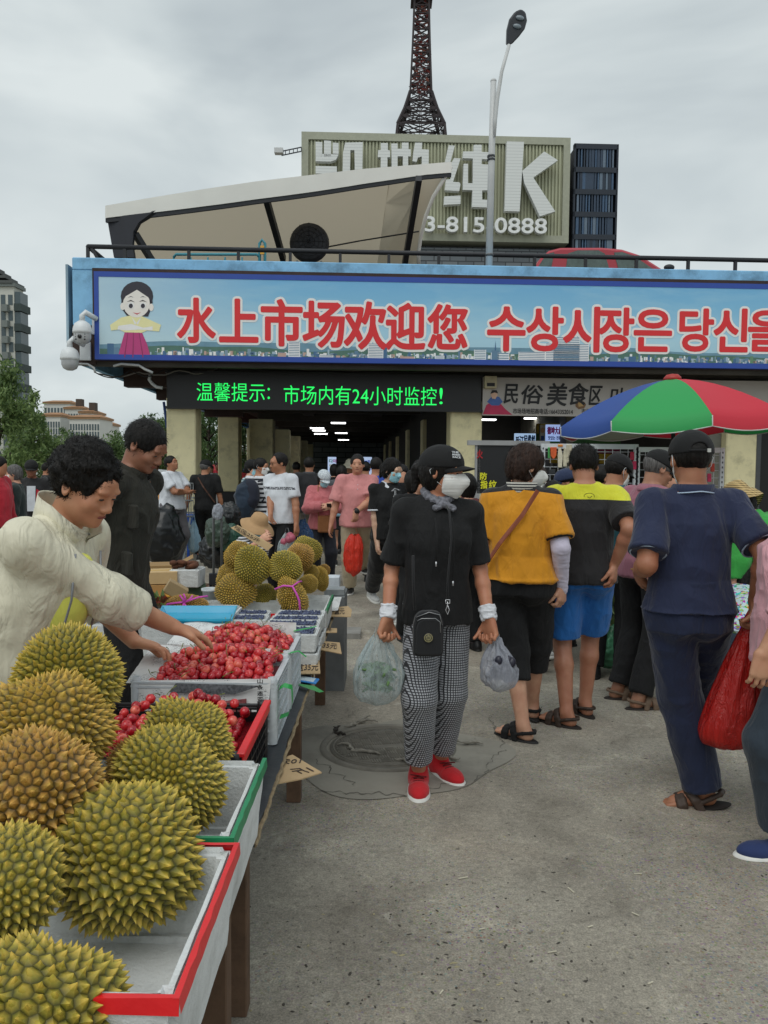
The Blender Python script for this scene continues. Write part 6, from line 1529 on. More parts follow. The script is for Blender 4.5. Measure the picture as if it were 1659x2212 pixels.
def paper(nm,P0,P1,P2,P3,lab,m=nm_,nu=24,nv=14,amp=.006,seed=0,up=(0,0,0),cat='newspaper'):
 """crumpled sheet between four corners"""
 P=[Vector(p)for p in(P0,P1,P2,P3)];v=[];uv=[];W_=(P[1]-P[0]).length;H_=(P[3]-P[0]).length;n=(P[1]-P[0]).cross(P[3]-P[0]).normalized()
 for i in range(nu+1):
  for j in range(nv+1):
   a,b_=i/nu,j/nv;p=P[0].lerp(P[1],a).lerp(P[3].lerp(P[2],a),b_);v.append(p);uv.append((a*W_,b_*H_))
 arr=np.array([tuple(p)for p in v]);d=(fbm(arr*14+seed,3)-.5)*2*amp+(np.abs(vnoise(arr*25+seed+5)-.5)*amp)
 arr=arr+d[:,None]*np.array(n)+np.array(up)*0
 f=[(i*(nv+1)+j,(i+1)*(nv+1)+j,(i+1)*(nv+1)+j+1,i*(nv+1)+j+1)for i in range(nu)for j in range(nv)]
 me=mk_mesh(nm,arr,f,m,False);ul=me.uv_layers.new(name='UVMap');
 li=np.empty(len(me.loops),np.int32);me.loops.foreach_get('vertex_index',li);ul.data.foreach_set('uv',np.array(uv,np.float32)[li].ravel())
 sol=bmesh.new();sol.from_mesh(me);bmesh.ops.solidify(sol,geom=sol.faces[:],thickness=.0008);sol.to_mesh(me);sol.free()
 return tag(link(nm,me),lab,cat)
yb=2.612
paper('newspaper',(cx1-.47,yb-.004,zt1-.105),(cx1-.03,yb-.006,zt1-.12),(cx1-.02,yb+.01,zt1+.014),(cx1-.47,yb+.02,zt1+.002),'newspaper folded over the front of the nearer white crate',amp=.007,seed=1)
paper('newspaper',(cx1-.52,2.64,zt1-.01),(cx1-.36,2.64,zt1-.015),(cx1-.34,2.97,zt1+.03),(cx1-.52,2.97,zt1+.05),'sheet of newspaper lying on the left side of the nearer white crate',amp=.009,seed=2)
paper('newspaper',(cx1-.52,2.985,zt1-.03),(cx1-.05,2.985,zt1-.02),(cx1-.05,3.0,zt1+.028),(cx1-.52,3.0,zt1+.045),'strip of newspaper standing between the two white crates',amp=.006,seed=3)
paper('newspaper',(cx1-.50,3.05,zt1+.02),(cx1-.30,3.05,zt1+.01),(cx1-.30,3.36,zt1+.05),(cx1-.50,3.36,zt1+.06),'sheet of newspaper at the left of the farther white crate',amp=.009,seed=4)
paper('newspaper',(cx1-.2,3.375,zt1+.0),(cx1-.02,3.375,zt1+.0),(cx1-.02,3.38,zt1+.055),(cx1-.2,3.38,zt1+.06),'newspaper standing at the back of the farther white crate',amp=.008,seed=5)
q=MB();v=[Vector(p)for p in((cx1-.30,yb-.016,zt1-.10),(cx1-.10,yb-.016,zt1-.115),(cx1-.10,yb-.008,zt1-.05),(cx1-.32,yb-.012,zt1-.075))];q.poly(v,(0,.001,0));o=q.build('newspaper_photo',mat('news_photo','#8a4a4c',.7,.5,60));tag(o,'small red printed photograph on the folded newspaper','newspaper')
q=MB();v=[Vector(p)for p in((cx1-.36,yb-.010,zt1-.03),(cx1-.14,yb-.010,zt1-.035),(cx1-.05,yb-.008,zt1-.005),(cx1-.34,yb-.004,zt1-.0))];q.poly(v,(0,.001,0));o=q.build('newspaper_photo',mat('news_photo_dark','#55585c',.7,.7,120));tag(o,'dark grey printed photograph on the folded newspaper','newspaper')
pn=[o for o in bpy.data.objects if o.name.startswith('newspaper')and o.type=='MESH'][0]
for i,ch_ in enumerate('特重亚态条山'):
 z=zt1-.10+i*.021;text_fit(ch_,(cx1-.062,yb-.0145,z),(cx1-.044,yb-.0145,z),(0,0,.016),mat('news_ink','#242528',.7),pn,'headline',.02,.0006)
# green tapes on the crates
gt=mat('tape_green_bag','#16873a',.3,.1,k=1.3)
q=MB();rb=[(cx1+.004,2.66,zt1-.03),(cx1+.02,2.66,zt1-.02),(cx1+.045,2.67,zt1-.03),(cx1+.048,2.67,zt1-.085),(cx1+.035,2.66,zt1-.12),(cx1+.006,2.655,zt1-.13)]
v=[(x,y-.02,z)for x,y,z in rb]+[(x,y+.02,z+.004)for x,y,z in rb];q.add(v,[(k,k+1,k+7,k+6)for k in range(5)]);o=q.build('green_tape',gt,None,True);tag(o,'loop of green tape hanging on the near corner of the crate','tape')
for i,(x,y,z,L,lab)in enumerate(((cx1+.0,3.02,zt1+.002,.06,'green tape at the joint of the two white crates'),(cx1+.0,3.37,zt1+.02,.07,'green tape end at the back corner of the farther crate'))):
 q=MB();q.add([(x-.03,y-.012,z),(x+L*.5,y-.006,z+.012),(x+L,y,z-.012 if i==0 else z+.02),(x-.03,y+.012,z+.002),(x+L*.5,y+.012,z+.014),(x+L,y+.012,z-.01 if i==0 else z+.022)],[(0,1,4,3),(1,2,5,4)]);tag(q.build('green_tape',gt),lab,'tape')
# ================================================================ blueberries in small foam boxes
bl=[]
t=NT('blueberry');t.color(t.ramp(t.noise(50,2),[(.35,lin('#252c45',1.2)),(.7,lin('#56617f',1.2))]));t.set(Roughness=.55);bbm=t.m
def berries(x0,x1,y0,y1,z,n,seed):
 rs=np.random.RandomState(seed);q=MB();r=.0068
 nx=max(3,int((x1-x0)/(r*1.75)));ny=max(3,int((y1-y0)/(r*1.75)));u=MB();u.ell((0,0,0),(r,r,r*.9),7,5);uv_=np.array([tuple(p)for p in u.v]);V=[];F=[]
 c=0
 for i in range(nx):
  for j in range(ny):
   V.append(uv_+np.array([x0+(i+.5+rs.uniform(-.3,.3))*(x1-x0)/nx,y0+(j+.5+rs.uniform(-.3,.3))*(y1-y0)/ny,z+rs.uniform(-.004,.004)]));F.append(np.array(u.f)+c);c+=len(uv_)
 return np_mesh('berries',np.concatenate(V),np.concatenate(F),None,bbm)
k0=[((558,685),1369,.19),((567.5,688),1351,.15),((581,693),1338,.14),((592,699),1328,.13)]
names=['nearest blueberry box in the right hand row','second blueberry box in the right hand row','third blueberry box in the right hand row','farthest blueberry box in the right hand row']
zr_=TH+.175
for i,((xa,xb),y,dd)in enumerate(k0):
 a=G(xa,y,zr_);c=G(xb,y,zr_);nxt=G(xa,k0[i+1][1],zr_).y if i<3 else a.y+.15;d=nxt-a.y-.006;w=c.x-a.x
 foambox('blueberry_box',(c.x,a.y,TH+.085),(w,d),.09,.016,'small white foam box full of blueberries, '+names[i],None,'blueberry boxes',wear=False)
 o=link('blueberries',berries(a.x+.022,c.x-.022,a.y+.022,a.y+d-.02,zr_-.003,0,i));tag(o,'blueberries filling the '+names[i],kind='stuff')
 foambox('foam_box',(c.x+.006,a.y,TH+.003),(w,d),.08,.016,'empty foam box stacked under the '+names[i],None,'foam boxes under the blueberries',wear=False)
for i,((xa,xb),y,nx_,lab)in enumerate((((478,574),1338,1326,'nearer blueberry box in the left hand row'),((482,579),1326,1316,'farther blueberry box in the left hand row'))):
 a=G(xa,y,zr_);c=G(xb,y,zr_);d=G(xa,nx_,zr_).y-a.y-.006;w=c.x-a.x
 foambox('blueberry_box',(c.x,a.y,TH+.085),(w,d),.09,.016,'small foam box of blueberries, '+lab,None,'blueberry boxes',wear=False)
 o=link('blueberries',berries(a.x+.022,c.x-.022,a.y+.022,a.y+d-.02,zr_-.003,0,i+7));tag(o,'blueberries filling the '+lab,kind='stuff')
 foambox('foam_box',(c.x,a.y,TH+.003),(w,d),.08,.016,'foam box stacked under the '+lab,None,'foam boxes under the blueberries',wear=False)
# big foam trays under the far durians
tape_m[0]=mat('tape_red','#c01a1f');a=G(700,1313,TH+.16)
foambox('foam_box',(G(650,1322,TH+.16).x,G(600,1320,TH+.16).y,TH+.003),(.62,.45),.14,.03,'red taped foam tray under the far durian stack','f')
tape_m[0]=mat('tape_green','#12744a');foambox('foam_box',(G(706,1312,TH+.16).x,G(706,1313,TH+.16).y,TH+.003),(.28,.55),.14,.03,'green edged foam tray at the right end of the far durian stack','r')
# blue tray
bt=NT('tray_blue');bt.color(lin('#1f9cc0',1.2));bt.set(Roughness=.2);bt.b.inputs['Alpha'].default_value=.9
a,b_,c,d=G(340,1352,.86),G(500,1352,.86),G(511,1322,.86),G(352,1322,.86);t=empty('blue_tray',a,0,'translucent blue plastic tray lying over the left foam boxes','tray');P_=[p-a for p in(a,b_,c,d)];q=MB();up=Vector((0,0,.03));cen=(P_[0]+P_[1]+P_[2]+P_[3])/4
inn_=[p.lerp(cen,.1)for p in P_];q.add(inn_+[p+up for p in P_]+[p.lerp(cen,-.03)+up for p in P_]+[p.lerp(cen,-.03)+up*.75 for p in P_],[(0,1,2,3)]+[(k,(k+1)%4,4+(k+1)%4,4+k)for k in range(4)]+[(4+k,4+(k+1)%4,8+(k+1)%4,8+k)for k in range(4)]+[(8+k,8+(k+1)%4,12+(k+1)%4,12+k)for k in range(4)]);q.build('pan',bt.m,t,bevel=.0)
foambox('foam_box',(G(480,1350,.80).x,3.7,TH+.003),(.4,.5),.20,.03,'foam box carrying the blue tray left of the blueberries')
q=MB();a=G(310,1330,.8);q.lathe([(0,0),(.075,.0),(.085,.02),(.087,.02)],20,a);tag(q.build('red_dish',mat('dish_pink','#b0505a',.5)),'pinkish ribbed plastic dish beside the bowed durian','dish')
foambox('foam_box',(G(395,1325,.72).x,3.9,TH+.003),(.5,.45),.15,.03,'foam box under the bowed brown durian')
# white bucket
p=G(456,1310,TH);p=Vector((A(456,1300,5.0).x,5.0,TH));t=empty('bucket',p,0,'translucent white plastic bucket left of the far durian stack','bucket');q=MB();q.lathe([(0,.003),(.045,.003),(.055,.16),(.062,.165),(.062,.150),(.056,.148)],28);q.build('body',mat('bucket_white','#bcc3c7',.3,k=1.2),t,True)
# ================================================================ cardboard price cards
card=mat('cardboard','#a78f6c',.9,.1,5,.4,50,k=1.25);inkc=mat('marker_ink','#3a3230',.8)
def pricecard(pts,lab,txt,h,tp=None,thick=.004,tilt=0):
 P_=[G(x,y,h)for x,y in pts];
 if tilt:P_=[p+Vector((0,0,tilt*i))for i,p in zip((0,0,1,1)if len(P_)==4 else[0]*len(P_),P_)]
 o0=P_[0];t=empty('price_card',o0,0,lab,'price card');q=MB();q.poly([p-o0 for p in P_],(0,0,-thick));q.build('card',card,t)
 if txt:
  for s_,(x0,y0,x1,y1,x2,y2)in txt:
   a,b__,c_=G(x0,y0,h),G(x1,y1,h),G(x2,y2,h);nn=(b__-a).cross(c_-a).z;text_fit(s_,a-o0,b__-o0,c_-a,inkc,t,'handwriting',0,.0012 if nn>0 else-.0012,shift=.0015 if nn>0 else-.0015,shear=.15)
 return t
pricecard([(556,1700),(553,1655),(632,1630),(695,1668),(650,1682)],'large cardboard price card sticking out past the table corner',[('10元',(648,1650,598,1652,655,1640)),('1斤',(680,1668,640,1674,664,1657)),('20元',(600,1668,562,1672,596,1658)),('文',(592,1690,566,1692,588,1676))],TH-.02)
pricecard([(628,1455),(634,1428),(690,1426),(692,1454)],'cardboard card reading a box for thirty five yuan by the crates',[('盒35元',(640,1450,688,1449,641,1434))],TH+.03)
pricecard([(686,1402),(692,1384),(734,1388),(738,1412),(708,1406)],'torn cardboard card beside the nearest blueberry box',[('35元',(696,1400,728,1403,697,1389))],TH+.02)
pricecard([(692,1366),(692,1356),(728,1357),(728,1366)],'narrow cardboard card beside the blueberry boxes',[('元',(704,1364,716,1364,704,1358))],TH+.02)
pricecard([(702,1331),(698,1314),(752,1309),(760,1317),(758,1332)],'curled cardboard card beyond the blueberry boxes',[('一盒元',(712,1328,745,1327,712,1315))],TH+.02)
# card standing among the durians
a,b_,c,d=A(498,1140,4.9),A(513,1134,4.9),A(590,1178,4.75),A(578,1190,4.75);t=empty('price_card',a,0,'long cardboard card leaning above the left durians','price card');q=MB();q.poly([p-a for p in(a,b_,c,d)],(0,.004,0));q.build('card',card,t)
text_fit('榴莲25元',(A(506,1141,4.88)-a),(A(560,1172,4.8)-a),(A(510,1138,4.87)-A(506,1146,4.88)),inkc,t,'handwriting',0,.001,shift=.006)
# blue leaflet and bits by the crates
a,b_,c,d=[G(x,y,TH+.01)for x,y in((632,1468),(640,1456),(690,1466),(682,1476))];q=MB();q.poly([a,b_,c,d],(0,0,-.006));tag(q.build('blue_leaflet',mat('leaflet_blue','#2f7fc4',.3,k=1.2),bevel=.002),'blue plastic wrapped leaflet on the table edge','packet');q=MB();e=[p.lerp((a+b_+c+d)/4,.25)+Vector((0,0,.001))for p in(a,b_,c,d)];q.poly(e,(0,0,-.0005));tag(q.build('white_label',mat('leaflet_white','#c5d6df',.4)),'pale printed label on the blue leaflet','label')
q=MB();q.add([G(x,y,TH+.012)for x,y in((632,1474),(680,1482),(700,1494),(690,1496),(650,1482))],[(0,1,2,3,4)]);tag(q.build('green_film',gt),'torn strip of green film below the blue leaflet','strip')
# papers and packets near the end of the table
for i,(x,y,w,h_,Z,cl,lab)in enumerate(((716,1258,34,22,5.6,'#b9c0c6','upper pale box right of the far durians'),(722,1280,44,14,5.4,'#7f8486','grey wrapped block under the pale box'))):
 a=A(x-w/2,y+h_/2,Z);c=A(x+w/2,y-h_/2,Z);q=MB();q.box((a.x,Z,a.z),(c.x,Z+.14,c.z));tag(q.build('packet',mat('pk%d'%i,cl,.5,.2,12,k=1.2),bevel=.004),lab,'box')
q=MB();q.box((A(700,1290,5.4).x,5.35,.0),(A(745,1290,5.4).x,5.75,A(720,1287,5.4).z-.002));tag(q.build('low_stand',mat('stand_grey','#6f7273',.7,.2)),'low grey stand carrying packets beyond the table','stand')
paper('leaflet',A(712,1320,4.9),A(730,1318,4.9),A(738,1290,5.2),A(722,1290,5.2),'white printed leaflet beyond the green edged tray',amp=.004,seed=8,nu=8,nv=8,cat='leaflet')
q=MB();a=G(700,1345,.0);q.box((A(690,1345,7.2).x,7.0,0),(A(780,1345,7.2).x,7.3,.05));tag(q.build('kerb_stone',mat('kerb_grey','#8c8b86',.9,.2)),'low pale kerb stone beyond the table end','kerb')
# ================================================================ cardboard boxes on the left
def carton(x0,x1,yt,yb,Z,dep,lab,col='#a37c4a',rot=0,tapec=None,openf=False,yaw=.25):
 a=A(x0,yb,Z);c=A(x1,yt,Z);w=c.x-a.x;h=c.z-a.z;t=empty('carton',((a.x+c.x)/2,Z+dep/2,a.z),yaw,lab,'carton');q=MB();q.box((-w/2,-dep/2,0),(w/2,dep/2,h),0,Matrix.Rotation(rot,4,'Y'));q.build('box',mat('cart_'+col[1:],col,.85,.1,5,.2,k=1.2),t,bevel=.003)
 if tapec:q=MB();q.box((-w/2-.001,-.02,h),(w/2+.001,.02,h+.001),0,Matrix.Rotation(rot,4,'Y'));q.build('tape',mat('tp'+tapec[1:],tapec,.3),t)
 if openf:
  for sx in(-1,1):q=MB();q.box((0,-dep/2,0),(w*.4,dep/2,.004),0,Matrix.Translation((sx*w/2,0,h))@Matrix.Rotation(-.5 if sx>0 else math.pi+.5,4,'Y'));q.build('flap',mat('cart_'+col[1:],col),t)
 return t
carton(306,376,1264,1292,5.4,.22,'orange taped carton, middle of the stack behind the vendor arm',tapec='#b8862a');carton(306,384,1288,1316,5.35,.24,'yellow brown carton at the bottom of the stack','#ad7f2c');carton(308,374,1236,1262,5.4,.2,'flat carton with a teal top edge, topmost of the stack','#b59a70',tapec='#c9a03a')
carton(344,390,1262,1290,5.0,.12,'small tilted wooden tray leaning on the cartons','#9a8462',rot=.55)
carton(380,436,1268,1306,5.5,.22,'dark green carton with pale print left of the bucket','#3d4f3c')
carton(302,380,1222,1240,6.2,.25,'open carton with torn flaps behind the stack','#8c7048',openf=True)
foambox('foam_box',(A(434,1240,5.5).x,5.45,A(434,1268,5.5).z),(.21,.2),.13,.02,'foam box heaped with brown roots on the green carton')
rs=random.Random(6);q=MB()
for i in range(16):a=A(rs.uniform(372,428),1226,5.55);a.z+=rs.uniform(-.01,.04);a.y+=rs.uniform(-.06,.06);q.ell(a,(rs.uniform(.02,.05),.03,.02),8,6,0,Matrix.Rotation(rs.uniform(0,3),3,'Z'))
o=q.build('dried_roots',mat('roots_brown','#5a3522',.9,.4,20,.5),None,True);o['kind']='stuff';tag(o,'brown dried roots heaped in the foam box')
table(5.0,6.6,-1.75,-1.05,TH-.03,'low table with cartons behind the vendor',False)
# leafy greens and small things by the cartons
def leafmass(name,lab,c,r,n,cols_,seed,L=.12,kind='stuff',cat=None):
 q=np.random.RandomState(seed);d=q.normal(0,1,(n,3));d/=np.linalg.norm(d,axis=1)[:,None];p=d*np.array(r)*(q.uniform(.4,1,n)**.5)[:,None];p[:,2]=np.abs(p[:,2]);ax=d+q.normal(0,.5,(n,3));ax/=np.linalg.norm(ax,axis=1)[:,None];sd=np.cross(ax,q.normal(0,1,(n,3)));sd/=np.linalg.norm(sd,axis=1)[:,None];up=np.cross(ax,sd)
 l_=(L*q.uniform(.6,1.3,n))[:,None];w=l_*.32;v=np.stack([p-ax*l_*.5,p+sd*w*.8+up*l_*.06,p+ax*l_*.5-up*l_*.1,p-sd*w*.8+up*l_*.06],1).reshape(-1,3)
 me=np_mesh(name,v,np.arange(4*n).reshape(-1,4),None,leaf_mat(name+str(seed),*cols_),True);o=link(name,me,None,c);tag(o,lab,cat,kind=kind);return o
p=A(312,1312,4.9);leafmass('leafy_greens','large leafy greens beside the dark trousers of the man in the vest',(p.x,4.9,TH+.02),(.12,.12,.14),60,((.08,.14,.03,1),(.2,.3,.09,1)),3,.16)
p=A(350,1318,4.6);leafmass('chillies','small red and dark chillies with leaves beside the bowed durian',(p.x,4.6,TH+.12),(.1,.1,.05),60,((.03,.05,.02,1),(.45,.04,.02,1)),4,.05)
# ================================================================ bags
def film(name,c,alpha=.45,rough=.25,k=1.2):
 if name in _mc:return _mc[name]
 t=NT(name);t.color(lin(c,k));t.set(Roughness=rough,Alpha=1)
 tr_=t.n('ShaderNodeBsdfTransparent');mx_=t.n('ShaderNodeMixShader');fr=t.n('ShaderNodeLayerWeight');fr.inputs['Blend'].default_value=.35
 fa=t.math('ADD',t.math('MULTIPLY',fr.outputs['Facing'],.5),alpha);fa=t.math('ADD',fa,t.math('MULTIPLY',t.math('SUBTRACT',t.noise(16,4,t.obj((1,1,.35)),.7,1.5),.5),.9));fa=t.math('MINIMUM',t.math('MAXIMUM',fa,.08),1.0)
 t.l(fa,mx_.inputs[0]);t.l(tr_.outputs[0],mx_.inputs[1]);t.l(t.b.outputs[0],mx_.inputs[2]);t.l(mx_.outputs[0],t.t.nodes['Material Output'].inputs[0])
 t.bump(t.noise(14,4,t.obj((1.5,1.5,.4)),.65,1.5),1.0,.02);_mc[name]=t.m;return t.m
def bag(p,w,h,d,m,lab,prof=None,seed=0,grip=.02,handle=.3,cat='shopping bag',fold=.14,tilt=0,hang=None):
 """thin plastic bag hanging from p; two handle straps gather at the grip"""
 t=empty('shopping_bag',p,0,lab,cat);prof=prof or[(0,.05),(.10,.12),(.25,.36),(.45,.78),(.65,1.0),(.82,.97),(.94,.72),(1,.0)]
 n=60;rs=np.random.RandomState(seed);T=np.linspace(handle*.55,1,22);v=[];ph=rs.uniform(0,6.28,6)
 for tt in T:
  r=np.interp(tt,[a for a,_ in prof],[b for _,b in prof]);fo=fold*max(.16,1.15-tt*1.15)
  for k in range(n):
   a=2*math.pi*k/n;f_=1+fo*(math.sin(9*a+ph[0]+tt*2)+.6*math.sin(17*a+ph[1]))+.05*math.sin(3*a+ph[2]+tt*4)
   v.append((w/2*r*math.cos(a)*f_+tilt*tt,d/2*r*math.sin(a)*f_,-h*tt+.012*math.sin(4*a+ph[3])*(1-tt)))
 nr=len(T);f=[(i*n+k,(i+1)*n+k,(i+1)*n+(k+1)%n,i*n+(k+1)%n)for i in range(nr-1)for k in range(n)]
 arr=np.array(v);arr+=(fbm(arr*26+seed,3)[:,None]-.5)*.022
 me=mk_mesh('bag_body',arr,f,m,True);link('bag_body',me,t)
 zt_=-h*T[0]*1.04;rt=np.interp(T[0],[a for a,_ in prof],[b for _,b in prof])*w/2
 for sx in(-1,1):
  q=MB();vv=[];
  for i in range(7):
   u=i/6;wd=.016*(1-u)+.030*u;x=sx*(grip*.4*(1-u)+(rt*.75+.008)*u)+tilt*T[0]*u;
   for s_ in(-1,0,1):vv.append((x,s_*wd,zt_*1.06*u+.006*abs(s_)))
  q.add(vv,[(3*i+k,3*i+3+k,3*i+4+k,3*i+1+k)for i in range(6)for k in(0,1)]);q.build('handle',m,t,True)
 return t
clearf=film('film_clear','#b4c2c4',.34);greyf=film('film_grey','#a9adb8',.5);redf=film('film_red','#d8331f',.80,.3,1.1);deepred=film('film_deepred','#a01812',.97,.3,1.2);greenf=film('film_green','#57a07c',.6);blackf=film('film_black','#25282a',.9);milky=film('film_milky','#a7b8b2',.45);bluef=film('film_blue','#2f4f78',.75)
def veg(name,lab,c,seed,n,r,col,L=.12,th=.016,flat=.7):
 """a heap of long vegetables"""
 rs=random.Random(seed);q=MB()
 for i in range(n):
  a=rs.uniform(0,6.28);e=rs.uniform(-.5,.5);u=Vector((math.cos(a)*math.cos(e),math.sin(a)*math.cos(e),math.sin(e)));p=Vector((rs.gauss(0,r[0]*.5),rs.gauss(0,r[1]*.5),rs.uniform(0,r[2])));l_=L*rs.uniform(.7,1.2)
  q.tube([p-u*l_*.5,p-u*l_*.25+Vector((0,0,.008)),p+u*l_*.2+Vector((0,0,.006)),p+u*l_*.5],[th*.5,th,th*.9,th*.3],7)
 o=q.build(name,mat('veg_'+col[1:],col,.4,.3,20,k=1.2),None,True);o.location=c;o['kind']='stuff';tag(o,lab);return o
# main woman's bags
pb1=A(816,1358,3.60);bag(pb1,.22,.36,.17,clearf,'clear bag of green vegetables in the right hand of the woman with red shoes',seed=1,handle=.16,fold=.2,prof=[(0,.05),(.08,.12),(.2,.42),(.4,.78),(.62,1.0),(.82,.97),(.94,.72),(1,.0)])
c=pb1+Vector((0.0,0,-.31));veg('green_vegetables','green peppers and beans inside the clear bag',c+Vector((0,0,.02)),3,90,(.055,.04,.11),'#4a6a34',.09,.011)
pb2=A(1070,1360,3.60);bag(pb2,.17,.29,.13,greyf,'greyish clear bag of dark fruit in the left hand of the woman with red shoes',seed=2,tilt=.03,handle=.16,fold=.2)
q=MB();rs=random.Random(4)
for i in range(26):q.ell((rs.gauss(.03,.028),rs.gauss(0,.024),rs.uniform(-.225,-.13)),(.019,.019,.024),8,6)
o=q.build('dark_fruit',mat('plum_dark','#2a2a38',.35),None,True);o.location=pb2;o['kind']='stuff';tag(o,'dark plums inside the greyish bag')
# pink polo man's red bag
pr_=A(765,1133,9.0);bag(pr_,.215,.60,.16,redf,'thin red bag hanging from the hand of the pink polo man',seed=3,prof=[(0,.1),(.12,.2),(.3,.75),(.45,.95),(.7,1.0),(.9,.85),(1,.1)],handle=.35)
# navy polo man's big red bag
pn_=A(1626,1318,3.42);bag(pn_,.27,.62,.24,deepred,'large full red bag hanging by the right side of the navy polo man',seed=4,prof=[(0,.05),(.08,.12),(.2,.32),(.4,.58),(.65,.85),(.85,1.0),(.95,.9),(1,.2)],handle=.14,tilt=-.10,fold=.10)
# bags beyond
bag(A(1165,1300,5.6),.24,.36,.18,milky,'clear bag of cucumbers behind the white sleeve of the mustard top woman',seed=5);c=A(1165,1382,5.6);veg('cucumbers','pale green cucumbers inside the bag behind the white sleeve',c,8,12,(.06,.05,.08),'#7f9c55',.18,.022)
bag(A(418,1112,12.2),.2,.6,.1,film('film_paleblue','#8fb0c4',.6),'pale blue bag hanging from the hand of the man in black with a cap',seed=6)
bag(A(620,1140,9.0),.22,.36,.14,clearf,'clear bag of pink fruit held by the man in glasses',seed=7)
q=MB();rs=random.Random(9)
for i in range(7):q.ell(A(622,1163,9.0)+Vector((rs.uniform(-.06,.06),rs.uniform(-.04,.04),rs.uniform(-.05,.06))),(.045,.045,.045),10,8)
o=q.build('pink_fruit',mat('fruit_pink','#b0566a',.4),None,True);o['kind']='stuff';tag(o,'pink fruit inside the clear bag of the man in glasses')
bag(A(655,1108,9.6),.24,.5,.15,bluef,'dark blue bag behind the man in glasses',seed=8)
def lump(name,x,y,Z,r,m,lab,seed,cat='sack',fl=None):
 c=A(x,y,Z);S=Sdf((-r[0]*1.3,-r[1]*1.3,-r[2]*1.3),(r[0]*1.3,r[1]*1.3,r[2]*1.3),max(r)/18);S.ell((0,0,0),r);S.ell((r[0]*.2,0,r[2]*.75),(r[0]*.35,r[1]*.35,r[2]*.4),None,.04)
 me=S.mesh(name,m,[(min(r)*.16,(5/max(r)*.35,)*3),(min(r)*.08,(12/max(r)*.35,)*3)],seed,1);o=link(name,me,None,c);tag(o,lab,cat);return o
sackk=mat('sack_black','#1b1e20',.3,.2,8,.6,25);sackg=mat('sack_green','#3a4a3f',.35,.3,8,.6,25,k=1.0)
lump('plastic_sack',352,1158,11.4,(.30,.25,.42),sackk,'shiny black sack behind the legs of the crossed arms man',1)
lump('plastic_sack',492,1116,9.6,(.15,.14,.15),sackk,'black sack on top of the bags beside the trolley',2);lump('plastic_sack',468,1150,9.0,(.14,.14,.17),sackg,'dull green sack beside the trolley handle',3);lump('plastic_sack',466,1190,9.4,(.2,.18,.2),sackk,'black sack at the bottom behind the trolley',4)
lump('plastic_sack',498,1165,9.2,(.12,.12,.16),mat('sack_teal','#1f4a3a',.4),'dark green sack behind the kneeling hat woman',5)
# right hand side bags and vegetables on the ground
lump('plastic_sack',1316,1400,5.9,(.12,.12,.14),mat('sack_palegreen','#4f8f6c',.3,.25,14,.6,30,k=1.2),'pale green plastic bag on the ground behind the blue shorts',6);lump('plastic_sack',1324,1378,6.1,(.08,.1,.08),mat('sack_palegreen','#4f8f6c'),'knotted top of a green bag behind the mauve shirt man',7)
lump('plastic_sack',1562,1450,5.0,(.16,.14,.10),mat('sack_palegreen','#4f8f6c'),'green bag on the ground beside the big red bag',8)
p=A(1556,1488,4.9);veg('courgettes','pale green courgettes on the ground beside the big red bag',(p.x,4.9,.03),11,10,(.10,.10,.10),'#8fae5c',.22,.03)
p=A(1325,1345,6.4);leafmass('cabbages','loose green cabbage leaves behind the mauve shirt man',(p.x,6.4,.2),(.2,.2,.3),90,((.10,.16,.04,1),(.35,.45,.2,1)),5,.16)
lump('cabbage',1322,1312,6.6,(.09,.09,.07),mat('aubergine','#3f2450',.35),'dark purple cabbage behind the mauve shirt man',9,'cabbage')
# stone blocks at the right edge
q=MB();a=A(1622,1200,6.6);c=A(1720,1140,6.6);q.box((a.x,6.6,0),(c.x,7.6,c.z));tag(q.build('stone_block',mat('stone_grey','#77736a',.9,.2,4,.8,20,k=1.2),bevel=.02),'rough grey stone block behind the straw hat','stone block')
q=MB();a=A(1640,1230,6.0);c=A(1740,1196,6.0);q.box((a.x,6.0,0),(c.x,6.55,c.z));tag(q.build('stone_block',mat('stone_grey','#77736a'),bevel=.02),'lower pale stone ledge in front of the stone block','stone block')
q=MB();a=A(1300,1310,7.2);c=A(1500,1270,7.2);q.box((a.x,7.2,0),(c.x,7.7,c.z));tag(q.build('stone_block',mat('stone_grey','#77736a'),bevel=.02),'long low stone kerb behind the mauve shirt man','stone block')
# ================================================================ parasol
uz=8.45;ap=A(1475,815,uz);um=empty('parasol',(ap.x,uz,0),R(-3),'large parasol with blue green and red panels behind the navy polo man','parasol')
um.rotation_euler.y=R(-2.5);RU=1.19;rimz=2.06;cols=['#8e2027','#2f4f96','#2e9a52','#c42f3f','#2f4f96','#2e9a52','#c42f3f','#7e8472']
